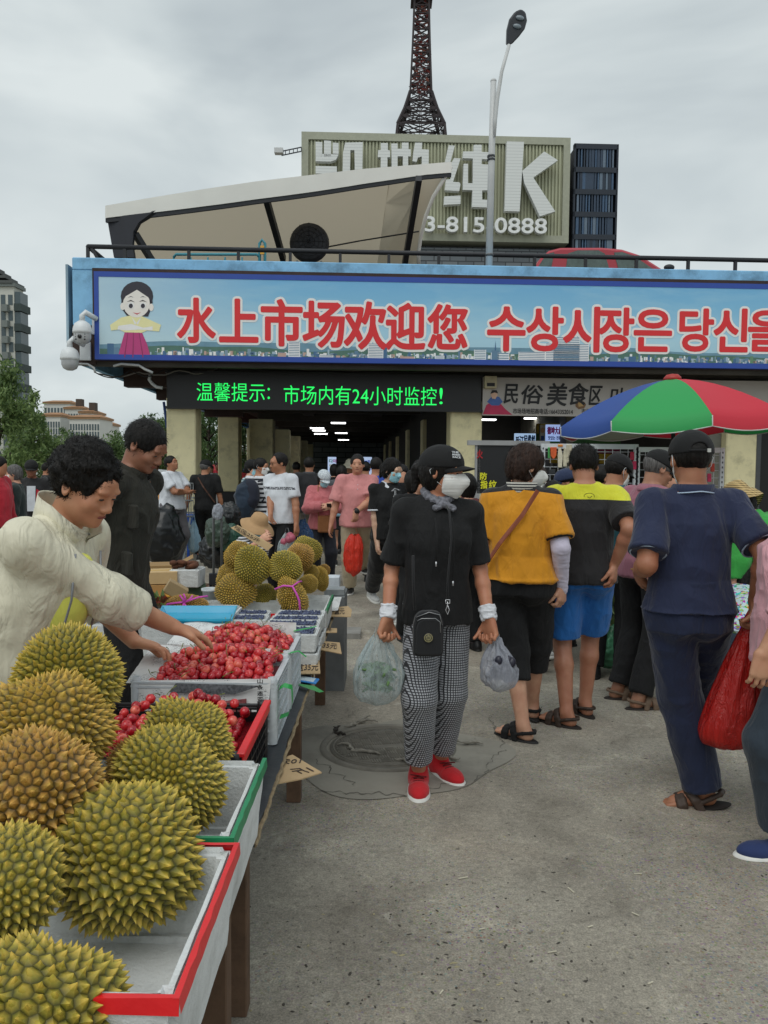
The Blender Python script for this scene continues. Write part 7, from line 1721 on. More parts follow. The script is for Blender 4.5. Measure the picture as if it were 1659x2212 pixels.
# panel k spans ribs k and k+1; ribs counted so that the green one faces the camera to the left
def rib(ang,t):r_=RU*math.sin(t*math.pi/2*1.0)if 0 else RU*t;z=ap.z-.02-(ap.z-.02-rimz)*(t**1.7);return Vector((r_*math.cos(ang),r_*math.sin(ang),z))
base=R(-146)
pan_c={0:'#2f4f96',1:'#2e9a52',2:'#c42f3f',3:'#4a3a6a',4:'#2e9a52',5:'#c42f3f',6:'#7e8472',7:'#8e2a2c'}
for k in range(8):
 a0=base+(k-.5)*R(45)+R(-12);a1=a0+R(45);n=8;mI=10;v=[];f=[]
 for i in range(n+1):
  t_=i/n
  for j in range(mI+1):
   s_=j/mI;p=rib(a0,t_).lerp(rib(a1,t_),s_);sag=.05*math.sin(math.pi*s_)*t_;p.z-=sag*.6;p.x*=1-sag*.2;p.y*=1-sag*.2;v.append(p)
 for j in range(mI+1):
  p=v[n*(mI+1)+j].copy();s_=j/mI;p.z-=.10+.018*math.sin(math.pi*s_);p.x*=1.0;v.append(p)
 for i in range(n+1):
  for j in range(mI):f.append((i*(mI+1)+j,(i+1)*(mI+1)+j,(i+1)*(mI+1)+j+1,i*(mI+1)+j+1))
 c_=pan_c[k];t_=NT('parasol_'+str(k));t_.color(lin(c_,1.3));t_.set(Roughness=.6);t_.bump(t_.noise(6,3),.3,.01)
 tl=t_.n('ShaderNodeBsdfTranslucent');tl.inputs[0].default_value=lin(c_,1.2);mx_=t_.n('ShaderNodeMixShader');mx_.inputs[0].default_value=.25;t_.l(t_.b.outputs[0],mx_.inputs[1]);t_.l(tl.outputs[0],mx_.inputs[2]);t_.l(mx_.outputs[0],t_.t.nodes['Material Output'].inputs[0])
 o=link('panel',mk_mesh('panel',v,f,t_.m,True),um)
 q=MB();e=[v[(n+1)*(mI+1)+j]for j in range(mI+1)];q.tube([rib(a0,1)+Vector((0,0,0))]+e+[rib(a1,1)],.006,5);q.build('piping',mat('piping_white','#c3c7c3',.6),o,True)
 q=MB();q.tube([rib(a0,t)-Vector((0,0,.02))for t in(0,.25,.5,.75,1)],.008,5);q.build('rib',railm,um,True)
q=MB();q.tube([(0,0,.1),(0,0,ap.z+.0)],.022,10);q.build('pole',mat('pole_dark','#3c3f40',.4,metal=.4),um,True)
q=MB();q.lathe([(0,.07),(.06,.06),(.09,.03),(.095,0),(0,0)],16,(0,0,ap.z-.03));q.build('finial',mat('finial_red','#a8302a',.5),um,True)
q=MB();q.lathe([(0,.12),(.05,.12),(.22,.08),(.25,0),(0,0)],20);q.build('base',mat('base_grey','#5c5c58',.9),um,True)
# ================================================================ wire racks with goods
rackw=mat('rack_white','#bfc3c6',.4,k=1.2)
RKZ=8.0
def rack(x0,x1,y0,y1,Z,lab,holes=True):
 a=A(x0,y0,Z);c=A(x1,y1,Z);t=empty('display_rack',(a.x,Z,0),0,lab,'display rack');W_=c.x-a.x;zt_=A((x0+x1)/2,(y0+y1)/2,Z).z
 for u in(0,W_):
  q=MB();q.box((u-.02,-.02,0),(u+.02,.02,zt_));o=q.build('post',rackw,t)
  q=MB()
  for k in range(34):z=zt_-.05-k*.05;q.box((u-.006,-.0215,z-.01),(u+.006,-.0205,z+.01))
  o2=q.build('slots',mat('slot_dark','#43474b',.6),o);o2['kind']='stuff'
 q=MB();q.box((.021,-.015,zt_-.05),(W_-.021,.015,zt_));q.box((.021,-.015,.7),(W_-.021,.015,.73));q.build('crossbar',rackw,t)
 q=MB();n=int(W_/.075)
 for k in range(1,n):q.tube([(W_*k/n,0,.7),(W_*k/n,0,zt_-.03)],.003,4,cap=False)
 m_=int((zt_-.7)/.075)
 for k in range(1,m_):z=.7+(zt_-.7)*k/m_;q.tube([(.02,.004,z),(W_-.02,.004,z)],.003,4,cap=False)
 o=q.build('wire_grid',rackw,t);o['kind']='stuff';return t,W_,zt_
rack(1173,1374,956,962,RKZ,'white wire grid rack with gloves and cards behind the yellow shoulder shirt');rack(1378,1560,962,971,RKZ,'white wire grid rack with red charms behind the navy polo man')
def item(x0,x1,y0,y1,col,lab,Z=RKZ-.03,cat='packet',pts=None):
 q=MB();P_=[A(x,y,Z)for x,y in(pts or((x0,y0),(x1,y0),(x1,y1),(x0,y1)))];q.poly(P_,(0,.02,0));tag(q.build('hanging_'+cat,mat('it'+col[1:],col,.6,.2,20,k=1.15),bevel=.004),lab,cat)
item(1184,1188,966,990,'#3f8f4a','green strip hanging at the left of the wire rack',cat='strip');item(1190,1202,968,990,'#c9572a','orange and red pennant card on the wire rack',cat='card',pts=((1189,966),(1203,966),(1202,985),(1196,992),(1190,985)))
item(1206,1216,972,1010,'#c9c3ae','cream glove hanging left of the balding head',cat='glove',pts=((1205,984),(1207,968),(1212,968),(1216,984),(1214,1010),(1206,1010)));item(1217,1224,970,1008,'#bdb79f','second cream glove hanging on the wire rack',cat='glove',pts=((1217,984),(1219,966),(1224,970),(1225,1008),(1217,1008)))
item(1224,1236,960,1000,'#b7b09a','beige card by the balding head',cat='card');item(1188,1194,1000,1008,'#17181a','small black bow shaped print on the rack',cat='print',Z=RKZ-.05);item(1186,1200,1014,1024,'#26292c','second small black print on the rack',cat='print',Z=RKZ-.05)
item(1206,1216,960,965,'#d0822e','orange tab on the crossbar of the rack',cat='tab')
for i,(x,y)in enumerate(((1366,985),(1371,1005),(1436,1010),(1440,1030),(1534,985),(1540,1010),(1431,1038),(1533,1032),(1362,1012))):
 item(x-4,x+4,y-9,y+9,('#a81e3c','#c02a56','#b03a2a')[i%3],['red charm low beside the teal shirt','red knot charm beside the grey haired man','pink charm before the face of the mauve shirt man','bright pink charm lowest by the mauve man','red charm at the right rack post, upper','red charm at the right rack post, lower','small pink charm left of the mauve man collar','orange red charm by the right rack post','dark red charm beside the white mask strap'][i],cat='charm')
q=MB();a=A(1200,1100,7.8);c=A(1560,1060,7.8);q.box((a.x,7.75,.0),(c.x,8.6,.78));q.build('goods_table',mat('table_blue','#3c4c68',.8),None);o=bpy.data.objects['goods_table'];tag(o,'cloth covered table in front of the wire racks','table')
q=MB();q.box((A(1368,985,8.3).x,8.3,.8),(A(1385,985,8.3).x+.0,8.34,A(1380,956,8.3).z));
# hand trolley beside the hat woman
ht=empty('hand_trolley',(A(470,1200,5.6).x,5.6,0),R(10),'grey steel hand trolley standing left of the far durians','trolley');stl=mat('trolley_steel','#6e7274',.35,metal=.6)
zh=A(470,1102,5.6).z;q=MB();q.tube([(-.028,0,.08),(-.028,0,zh),(-.02,0,zh+.03),(.02,0,zh+.03),(.028,0,zh),(.028,0,.08)],.009,8);q.build('handle_frame',stl,ht,True);q=MB();q.tube([(-.05,.02,.08),(-.05,.02,.75)],.01,8);q.tube([(.05,.02,.08),(.05,.02,.75)],.01,8);q.box((-.06,-.03,.70),(.06,.04,.78));q.build('lower_frame',railm,ht);q=MB();q.box((-.16,-.25,.03),(.16,.0,.05));q.build('toe_plate',stl,ht)
for sx in(-.13,.13):q=MB();q.lathe([(0,-.02),(.07,-.02),(.07,.02),(0,.02)],20,(0,0,0),0,Matrix.Translation((sx,.04,.075))@Matrix.Rotation(R(90),4,'Y'));q.build('wheel',railm,ht,True)
lump('plastic_wrap',470,1108,5.58,(.035,.03,.05),greyf,'crumpled clear wrap on the trolley handle',12,'wrap')
# blue market cart with wire sides
ct=empty('market_cart',(A(310,1100,12.6).x,12.6,0),R(4),'blue market cart with wire mesh sides behind the crossed arms man','cart');W_=A(416,1100,12.6).x-ct.location.x;zt0=A(360,1044,12.6).z;zb0=A(360,1118,12.6).z
cb_=mat('cart_blue','#1f4a9c',.5,.15,3,k=1.2);q=MB();q.box((0,0,zb0-.12),(W_,1.1,zb0));q.build('bed',cb_,ct,bevel=.01)
q=MB();
for z in(zb0+.02,(zb0+zt0)/2,zt0):q.tube([(0,0,z),(W_,0,z)],.014,6);q.tube([(0,1.1,z),(W_,1.1,z)],.014,6)
for k in range(22):x=W_*k/21;q.tube([(x,0,zb0),(x,0,zt0)],.005,4);q.tube([(x,1.1,zb0),(x,1.1,zt0)],.005,4)
o=q.build('wire_sides',mat('wire_grey','#8d9394',.5,metal=.4),ct,True);o['kind']='stuff'
for x in(.1,W_-.1):
 for y in(.1,1.0):q=MB();q.bar((x,y,0),(x,y,zb0-.12),.04);q.build('leg',cb_,ct)
q=MB();q.bar((W_*.80,-.05,0),(W_*.95,-.05,zb0),.03);q.build('prop_bar',mat('prop_white','#9aa2a6',.5),ct)
for i,(x,cl)in enumerate(((318,'#c9cdd0'),(323,'#2a3a5a'),(328,'#17181a'),(333,'#b05a3a'),(337,'#c9862a'),(341,'#c9862a'),(326,'#b9bcc0'))):
 p=A(x,1070,12.5);q=MB();q.tube([p+Vector((-.012,0,.18)),p+Vector((-.02,0,-.12)),p+Vector((0,0,-.17)),p+Vector((.02,0,-.12)),p+Vector((.012,0,.18))],.010,6);tag(q.build('hanging_belt',mat('belt'+cl[1:],cl,.6,k=1.2),None,True),['white belt hanging first on the cart side','navy belt hanging on the cart side','black belt hanging on the cart side','reddish belt hanging on the cart side','ochre belt left of the crossed arms man','ochre belt touching the crossed arms man','pale belt between the dark ones on the cart'][i],'belt')
# ================================================================ the crowd
def P_(key,x,Z,H,yaw,label,y=None,feet=None,**k):
 pos=G(x,y)if y else A(x,1008,Z);pos=(pos.x,pos.y)
 fd=None
 if feet:
  M_=(Matrix.Translation((pos[0],pos[1],0))@Matrix.Rotation(R(yaw),4,'Z')).inverted();fd={}
  for sd,f in feet.items():
   q=M_@G(f[0],f[1]);fd[sd]=(q.x,q.y,0,f[2]if len(f)>2 else 0)+tuple(f[3:])
 return Person(key,pos,H,yaw,label,feet=fd,**k)
blk=cloth('cloth_black','#0d0e10',.8,fold=.7,sheen=.02);blk2=cloth('cloth_black_trousers','#101114',.8,fold=.7,sheen=.02);navy_c=cloth('cloth_navy','#1a2340',1.15,fold=.6);navy_t=cloth('cloth_navy_trousers','#141f3c',1.1,fold=.7)
white_c=cloth('cloth_white','#c2c6cc',1.25,fold=.6);grey_t=cloth('cloth_grey_trousers','#5a585c',1.1,fold=.8);mask_w=mat('mask_white','#cfcfcc',.8,.03,k=1.2,bump=.2);mask_b=mat('mask_blue','#8fc0cc',.8,.05,k=1.25,bump=.2)
capk=cloth('cap_black','#0f1012',.8,fold=.2,weave=600,sheen=.02);shoe_k=mat('shoe_black','#17181a',.5,.1);sole_w=mat('sole_white','#c9c9c4',.6,.08,20,k=1.2);sole_k=mat('sole_black','#1b1b1b',.7);shoe_w=mat('shoe_white','#b9bab8',.6,k=1.2);tan_c=cloth('cloth_khaki','#b3a68c',1.2,fold=.8)
def zmat(name,stops,fold=.6,axis=2,vec=None):
 """cloth whose colour changes at local heights"""
 t=NT(name);z=t.sep()[axis];c=None
 for i,(z0,col)in enumerate(stops):
  cc=lin(col,1.2)if isinstance(col,str)else col
  c=cc if c is None else t.mix(t.math('GREATER_THAN',z,z0),c,cc)
 return cloth_fin(t,name,c,fold=fold)
def stripes(name,a,b_,period,duty=.5,fold=.6,axis=2):
 t=NT(name);z=t.sep()[axis];w=t.math('FRACT',t.math('DIVIDE',t.math('ADD',z,5.0),period));return cloth_fin(t,name,t.mix(t.math('GREATER_THAN',w,duty),lin(a,1.2),lin(b_,1.2)),fold=fold)
# ---- vendor in the cream jacket
t=NT('cream_nylon');cream_j=cloth_fin(t,'cream_nylon',lin('#cfcab4',1.15),.5,300,.9,.0)
v=Person('vendor',(-1.185,2.45),1.66,80,'woman vendor in a cream jacket reaching over the cherries','f',1.15,sk=skin('skin_vendor','#b98463',.9),vox=.0042,lean=25,head=(-6,26,0),pz=.93)
v.al=1.1;v.arm(-1,A(388,1362,2.62),pole=(-.5,.3,-.9),world=True,hdir=v.MI.to_3x3()@(A(495,1392,2.74)-A(388,1362,2.62)),hn=(0.1,0,-1),curl=.25)
v.arm(1,A(290,1386,2.80),pole=(.6,.3,-.8),world=True,hdir=v.MI.to_3x3()@Vector((1,.1,-.25)),hn=(-.2,0,-1),curl=.4)
v.body(feet=False);v.hair('curly',vol=.012)
o=v.top(cream_j,hem=-.06,sleeve=1.45,loose=.034,sl_loose=.026,name='jacket',fold=[(.010,(7,3,3)),(.005,(18,6,5)),(.0025,(34,14,12))],long_r=.006)
v.pants(blk2,1,.02);v.shoe(shoe_k,sole_k)
# jacket collar, opened and standing; yellow shirt front
def ring(v,rx,ry,z0,z1,m,name,open_=True,dy=0,flare=.012,n=28):
 q=[];f=[];k=v.s;c0=v.neck
 for i,(dz_,fl)in enumerate(((z0,0),((z0+z1)/2,flare*.4),(z1,flare),(z1+.004,flare+.004),((z0+z1)/2,flare*.4+.006),(z0,.006))):
  for j in range(n+1):
   a=-math.pi/2+(.35 if open_ else 0)+(2*math.pi-(.7 if open_ else 0))*j/n;fr=max(0,-math.sin(a))
   q.append(c0+v.TM@(np.array([(rx+fl)*math.cos(a),(ry+fl)*math.sin(a)+dy-.03*fr*(i in(2,3)),dz_-.045*fr])*k))
 for i in range(5):
  for j in range(n):a=i*(n+1)+j;f.append((a,a+1,a+n+2,a+n+1))
 return link(name,mk_mesh(name,q,f,m,True),v.root)
ring(v,.080,.082,-.02,.06,cream_j,'collar',flare=.014)
yel=cloth('cloth_pale_yellow','#c9c95a',1.2);S=Sdf(v.pel+v.TM@np.array([-.2,-.4,0]),v.pel+v.TM@np.array([.2,.1,.6]),.006);S.ell(v.T(-.03,-.115,.25),np.array([.075,.075,.20])*v.s,v.TM,0);v.add('inner_shirt',S,yel,[(.006,(9,9,6))])
q=MB();pz_=[v.T(.03,-.128,.46),v.T(.035,-.185,.33),v.T(.035,-.20,.18),v.T(.03,-.19,.02)];q.tube(pz_,.004,6);q.tube([v.T(-.10,-.12,.46),v.T(-.112,-.172,.33),v.T(-.112,-.19,.18),v.T(-.1,-.185,.02)],.004,6);q.build('zip',mat('zip_grey','#8a8d90',.4,metal=.5),v.root,True)
# ---- man in the dark olive vest
ol=cloth('cloth_olive','#2a2921',.95,fold=1.0,sheen=.03)
p=P_('vest',258,4.05,1.82,80,'man in a dark olive utility vest looking down behind the vendor',sk=skin('skin_vest','#8f6048',.9),head=(-5,32,0),lean=8,g=.98)
p.arm(-1,p.pel+np.array([-.10,.20,.10]),pole=(-1,.5,-.3),hn=(1,0,0));p.arm(1,p.pel+np.array([.08,.22,.10]),pole=(1,.5,-.3))
p.body(feet=False);p.hair('short');p.top(ol,hem=-.10,sleeve=1.55,loose=.018,name='vest',fold=[(.016,(6,6,4)),(.009,(14,14,10))]);p.pants(blk2,1,.02);p.shoe(shoe_k,sole_k)
ring(p,.075,.075,-.02,.035,ol,'collar')
q=MB()
for(x,z)in((-.12,.30),(-.12,.08)):q=MB();c=p.T(x-.04,-.11,z);q.box((-.05,-.012,-.06),(.05,.012,.06),0,Matrix.Translation(c)@Matrix(rotm('z',.9)).to_4x4());q.build('pocket',ol,p.root,bevel=.008)
# ---- left background group
p=P_('white_tee',371,12.0,1.72,68,'stout man in a white t-shirt with crossed arms by the blue cart',head=(0,-14,0),g=1.28,sk=skin('skin_tee','#a06c4e',.85));
p.arm(-1,p.T(.06,-.26,.20),pole=(-.9,-.2,-.6),hdir=(1,.1,.1));p.arm(1,p.T(-.08,-.24,.22),pole=(.9,-.2,-.6),hdir=(-1,.1,.1));p.body(feet=False);p.hair('short');p.top(white_c,hem=-.06,sleeve=.75,loose=.03);p.pants(grey_t,1,.04);p.shoe(shoe_k,sole_k)
p=P_('black_cap_left',443,12.8,1.66,185,'man in black with a cap and thin shoulder strap walking away by the pillar',feet=None,head=(-40,5,0));p.arm(1,None,abd=.16);p.body(feet=False);p.hair('short',HG);p.cap(capk);p.mask(mat('mask_pattern','#7d6a5c',.8,.5,60),loops=False);p.top(blk,hem=-.08,sleeve=.8,loose=.035);p.pants(blk2,.96,.03);p.shoe(shoe_k,sole_w)
p.band(p.T(.10,.12,.47),p.T(-.17,.10,.05),.022,.006,mat('strap_brown','#5a3c2e',.6),'shoulder_strap',[p.T(0,.155,.3)])
p=P_('tee_glasses',606,9.4,1.73,-35,'man in glasses and a white t-shirt with a grey print stripe',head=(-28,6,0),g=1.06,sk=skin('skin_g','#a87354',.85));p.arm(-1,A(585,1150,9.0),pole=(-.4,.8,-.4),world=True);p.arm(1,None,abd=.12)
p.body(feet=False);p.hair('bald');p.glasses()
t=NT('tee_print');z=t.sep();zb1=t.math('LESS_THAN',t.math('ABSOLUTE',t.math('SUBTRACT',z[2],1.295+0)),.016);n_=t.math('GREATER_THAN',t.noise(90,2),.45);fr=t.math('LESS_THAN',z[1],-.05);c=t.mix(t.math('MULTIPLY',t.math('MULTIPLY',zb1,n_),fr),lin('#c2c6cc',1.25),lin('#3c3d45'));tp_=cloth_fin(t,'tee_print',c)
p.top(tp_,hem=-.07,sleeve=.72,loose=.03);p.pants(blk2,1,.02);p.shoe(shoe_k,sole_k)
p=P_('dark_jacket',668,12.0,1.72,195,'man in a dark jacket and grey trousers standing behind the capped girl',head=(-20,0,0));p.body(feet=False,face=False);p.hair('short');p.top(cloth('cloth_charcoal','#1e1f22',1.0),hem=-.08,sleeve=1.9,loose=.035,name='jacket');p.pants(cloth('cloth_taupe','#6c675c',1.1),1,.025);p.shoe(shoe_k,sole_k);ring(p,.075,.07,-.02,.03,cloth('cloth_greyhood','#4a4b4e',1.0),'hood',open_=False)
# girl in the pink jacket
pk=cloth('cloth_salmon','#b8686c',1.15,fold=.9);p=P_('pink_jacket',697,10.2,1.53,12,'girl in a salmon pink jacket and patterned white cap looking at a phone',sex='f',head=(15,22,0))
p.arm(-1,p.T(.0,-.24,.24),pole=(-.8,0,-.6),hdir=(.6,-.3,.2));p.arm(1,p.T(.07,-.25,.22),pole=(.8,0,-.6),hdir=(-.6,-.3,.2));p.body(feet=False);p.hair('long');p.cap(mat('cap_pattern','#b5bfd2',.8,.5,70,k=1.2));p.mask(mask_b,loops=False);p.top(pk,hem=-.10,sleeve=1.85,loose=.045,name='jacket',fold=[(.014,(7,7,4)),(.008,(16,16,12))]);p.pants(cloth('cloth_dark_navy','#1b1e2a',1.0),1,.02);p.shoe(shoe_k,sole_k)
q=MB();q.box((-.03,-.004,-.06),(.03,.004,.06),0,Matrix.Translation(p.world(p.T(.05,-.33,.25)))@Matrix.Rotation(1.1,4,'X'));tag(q.build('phone',shoe_k,bevel=.003),'dark phone in the hands of the girl in the salmon jacket','phone')
hb=mat('bag_tan','#8a5a34',.5,.12,20,.3,40,k=1.2);c=p.world(p.T(.02,-.19,-.02));q=MB();q.box((-.10,-.03,-.11),(.10,.03,.11));t_=empty('handbag',c,R(12),'small tan handbag in front of the salmon jacket','handbag');q.build('pouch',hb,t_,bevel=.015);q=MB();q.tube([(-.09,0,.10),(-.10,.06,.3),(-.08,.12,.5)],.006,5);q.build('strap',hb,t_,True)
p=P_('blue_skirt',738,12.3,1.6,185,'woman in a pale blue top and dark skirt behind the pink polo man',sex='f');p.arm(1,p.T(.2,-.2,.2));p.body(feet=False,face=False);p.hair('pony');p.top(zmat('blue_top',[(0,'#7fa2b4'),(1.16,'#4c4f54')]),hem=-.1,sleeve=.9,loose=.03);p.skirt(blk2,.35,.04);p.shoe(shoe_k,sole_w)
# pink polo man
pp=cloth('cloth_pink_polo','#bd7d7c',1.2,fold=.7);p=P_('pink_polo',772,9.3,1.72,4,'man in a pink polo shirt and khaki trousers carrying a red bag',g=1.08,head=(-4,-3,0),sk=skin('skin_pp','#b98468',.9),feet={-1:(756,1283,-10),1:(786,1268,14)})
p.arm(1,A(768,1106,8.98),pole=(.9,.3,-.3),world=True,hdir=(0,-.1,-1),hn=(-.6,.6,0),curl=.9);p.arm(-1,None,abd=.13);p.body(feet=False);p.hair('short');p.top(pp,hem=-.09,sleeve=.85,loose=.035,collar=pp,sl_loose=.045);p.pants(tan_c,.98,.035);p.shoe(mat('shoe_bw','#2b2b2c',.5,.6,30),sole_w)
q=MB();c=p.world(p.wr[1]+(p.el[1]-p.wr[1])*.08);M_=Matrix.Translation(c)@(Vector(p.el[1]-p.wr[1])).to_track_quat('Z','Y').to_matrix().to_4x4();q.lathe([(.034,-.014),(.038,-.012),(.038,.012),(.034,.014)],20,(0,0,0),0,M_);q.ell(c+Vector((0,-.04,0)),(.026,.012,.026),12,8);tag(q.build('wristwatch',shoe_k,None,True),'chunky black wristwatch of the pink polo man','watch')
q=MB();
for i in range(2):q.ell(p.T(.0,-.155,.40-i*.05),(.005,.004,.005),8,6)
q.build('button',white_str,p.root,True)
# blouse woman
p=P_('bow_blouse',842,7.7,1.66,18,'woman in a black blouse with white collar and bow, striped trousers and mask',sex='f',head=(30,14,0),vox=.0065,feet={-1:(800,1322,6,14),1:(858,1350,14,-8)},sk=skin('skin_bl','#c39b80',.9))
p.arm(-1,A(816,1190,7.6),pole=(-.4,.9,0),world=True,hdir=(0,-.3,-1),curl=.8);p.arm(1,None,abd=.1);p.body(feet=False);p.hair('pony');p.mask(mask_b);p.top(blk,hem=-.06,sleeve=.72,loose=.025,collar=white_c);p.cuffs(.74,white_c,.020,.009)
st3=NT('trouser_stripe');xs_=st3.sep();ax_=st3.math('ABSOLUTE',xs_[0]);w1=st3.math('FRACT',st3.math('MULTIPLY',st3.math('ADD',xs_[1],5),55.));c=st3.mix(st3.math('MULTIPLY',st3.math('GREATER_THAN',ax_,.215),st3.math('GREATER_THAN',w1,.6)),lin('#141518',1),lin('#c5c6cc',1.2));trs=cloth_fin(st3,'trouser_stripe',c)
p.pants(trs,.95,.03);p.shoe(shoe_w,sole_w,laces=white_str)
q=MB();b0=p.T(.01,-.125,.455)
for e in((-.035,-.02,-.03),(.04,-.02,-.02),(-.015,-.02,-.16),(.03,-.025,-.24)):q.add([b0+np.array([-.006,-.012,0]),b0+np.array([.006,-.012,0]),b0+np.array([e[0]+.014,e[1]-.01,e[2]]),b0+np.array([e[0]-.014,e[1]-.01,e[2]])],[(0,1,2,3)])
q.build('neck_bow',stripes('bow_stripe','#c9cacc','#24252a',.012,.3,axis=0),p.root)
q=MB();q.lathe([(.026,-.003),(.028,0),(.026,.003)],18,tuple(p.wr[-1]));q.build('red_wrist_cord',mat('cord_red','#a83a2a',.6),p.root,True)
# ---- main woman
kx_=948
ht_=NT('check_cloth');o_=ht_.sep();
def dots(t,ax,per,duty):return t.math('LESS_THAN',t.math('FRACT',t.math('DIVIDE',t.math('ADD',ax,5.0),per)),duty)
xx=ht_.math('ADD',o_[0],ht_.math('MULTIPLY',o_[1],.6));d=ht_.math('MULTIPLY',dots(ht_,xx,.0118,.64),dots(ht_,o_[2],.0118,.64));chk=cloth_fin(ht_,'check_cloth',ht_.mix(d,lin('#2a2a2f',1),lin('#a4a7ad',1.15)),fold=.7)
p=P_('main',kx_,3.72,1.665,4,'woman in black with a black cap, white mask, checked trousers and red shoes',sex='f',g=.93,head=(60,4,0),vox=.0042,feet={-1:(905,1700,-6),1:(953,1672,24)},sk=skin('skin_main','#b3795a',.85))
mw=p;p.arm(-1,A(838,1332,3.62),pole=(-.15,1,0),world=True,hdir=p.MI.to_3x3()@Vector((-.25,-.15,-1)),hn=(.75,-.6,.1),curl=1.15);p.arm(1,A(1056,1335,3.62),pole=(.15,1,0),world=True,hdir=p.MI.to_3x3()@Vector((.12,-.2,-1)),hn=(-.8,-.5,.1),curl=1.15)
p.body(feet=False);p.hair('pony',HB);p.cap(capk,tilt=-3);p.mask(mask_w,kn=True);p.top(blk,hem=-.10,sleeve=.88,loose=.024,sl_loose=.018,fold=[(.012,(6,6,2.6)),(.006,(15,15,9))],flare=.0)
p.pants(chk,.93,.020,taper=.002,fold=[(.006,(7,7,3.2)),(.003,(15,15,13))]);redk=cloth('knit_red','#b0121c',1.25,fold=.3,weave=250);p.shoe(redk,sole_w,laces=mat('lace_red','#5f070d',.7),big=1.14)
tx,_=None,None
for i,s_ in enumerate(('THE','NORTH','FACE')):
 z=.090-i*.0115;P2=lambda az,z:(-math.sin(az)*.0915*math.sqrt(1-((z-.034)/.096)**2),.008-math.cos(az)*.115*math.sqrt(1-((z-.034)/.096)**2),z)
 a=p.HP(*P2(.80,z));b_=p.HP(*P2(.34,z));n_=p.HM@np.array([-.5,-.8,.35]);n_/=np.linalg.norm(n_);u=p.HM@np.array([.15,.25,.95])
 text_fit(s_,a+n_*.006,b_+n_*.006,u*.0085,white_str,p.root,'cap_lettering',.03,.001)
# scarf, wrist bands, drawstrings, shoulder bag
sc_m=mat('scarf_grey','#6f7078',.8,.6,60,.5,k=1.0);S=Sdf(p.neck-.16,p.neck+.16,.0045)
for k in range(18):
 a=2*math.pi*k/18;a2=2*math.pi*(k+1)/18;f1=lambda a:p.neck+p.TM@(np.array([.066*math.cos(a),.062*math.sin(a)-.006,.045-.045*max(0,-math.sin(a))])*p.s);S.cone(f1(a),f1(a2),.020,.020,.006)
c=p.neck+np.array([.015,-.092,-.012]);S.ell(c,(.022,.016,.018));S.cone(c,c+np.array([.04,-.01,-.02]),.012,.016,.01);S.cone(c,c+np.array([-.04,-.008,-.018]),.012,.016,.01);p.add('neck_scarf',S,sc_m,[(.004,(50,50,80))])
for sd in(1,-1):
 e,w=p.el[sd],p.wr[sd];u=nrmz(w-e);a=w-u*.055;S=Sdf(np.minimum(a,w)-.09,np.maximum(a,w)+.09,.004);S.cone(a,w+u*.01,.040,.036,0,cut='ab');p.add('wrist_band',S,cloth('band_white','#c4c6cb',1.25),[(.006,tuple(20+70*abs(x)for x in u))])
for x,z1 in((-.035,.22),(.045,.13)):
 q=MB();q.tube([p.T(x,-.145,.42),p.T(x+.004,-.19,.33),p.T(x,-.195,z1)],.003,6);q.build('drawstring',capk,p.root,True);q=MB();q.tube([p.T(x,-.197,z1),p.T(x,-.197,z1-.022)],.004,6);q.build('aglet',mat('silver','#c9c9cc',.3,metal=.7),p.root,True)
bg=empty('shoulder_bag',A(925,1368,3.50),R(4),'small black shoulder bag with a round badge on the hip of the main woman','shoulder bag');k=3.5/FOC
bk=cloth('nylon_black','#17181b',1.0,fold=.2);q=MB();w_,h_=33*k,50*k;pts=[(-w_,-h_+.01),(-w_+.012,-h_),(w_-.012,-h_),(w_,-h_+.012),(w_*.98,h_*.5),(w_*.75,h_*.92),(w_*.3,h_),(-w_*.5,h_*.98),(-w_*.85,h_*.8),(-w_,h_*.4)]
q.poly([(x,-.02,z)for x,z in pts],(0,.05,0));q.build('body',bk,bg,bevel=.008);q=MB();q.poly([(x*.86,-.034,z*.78-.012)for x,z in pts],(0,.0138,0));q.build('front_pocket',bk,bg,bevel=.005)
q=MB();q.tube([(-w_*.8,-.036,h_*.62),(-w_*.5,-.037,h_*.72),(w_*.4,-.037,h_*.72),(w_*.72,-.036,h_*.55),(w_*.74,-.036,h_*.1)],.002,5);q.tube([(-w_*.85,-.023,h_*.75),(0,-.024,h_*.97),(w_*.7,-.023,h_*.85),(w_*.88,-.023,h_*.4)],.002,5);q.build('zip',mat('zip_silver','#9fa0a2',.3,metal=.7),bg,True)
q=MB();M_=Matrix.Translation((-.004,-.038,-.012))@Matrix.Rotation(R(90),4,'X');q.lathe([(0,.002),(.021,.002),(.021,-.001)],28,(0,0,0),0,M_);bd=q.build('badge',mat('badge_black','#232326',.5),bg,True)
q=MB();
for r_ in(.019,.011):q.lathe([(r_-.0015,.0022),(r_-.0015,.0034),(r_,.0034),(r_,.0022)],28,(0,0,0),0,M_)
for i in range(8):a=i*math.pi/4;q.bar(M_@Vector((.003*math.cos(a),.003*math.sin(a),.003)),M_@Vector((.009*math.cos(a),.009*math.sin(a),.003)),.0018,.001)
for i in range(16):a=i*math.pi/8;q.bar(M_@Vector((.0135*math.cos(a),.0135*math.sin(a),.003)),M_@Vector((.0165*math.cos(a),.0165*math.sin(a),.003)),.0016,.001)
q.build('badge_mark',mat('badge_cream','#b9b183',.5),bd)
bl_=bg.location;loc_=lambda P:Vector(P)-bl_
q=MB();pt_=[loc_(A(966,1302,3.5)),loc_(A(968,1250,3.5)),loc_(A(975,1160,3.48)),loc_(A(972,1105,3.53)),loc_(A(968,1092,3.60))];q.tube(pt_,.005,6);q.tube([loc_(A(896,1318,3.5)),loc_(A(893,1260,3.5)),loc_(A(892,1200,3.5))],.007,6);q.build('strap',bk,bg,True)
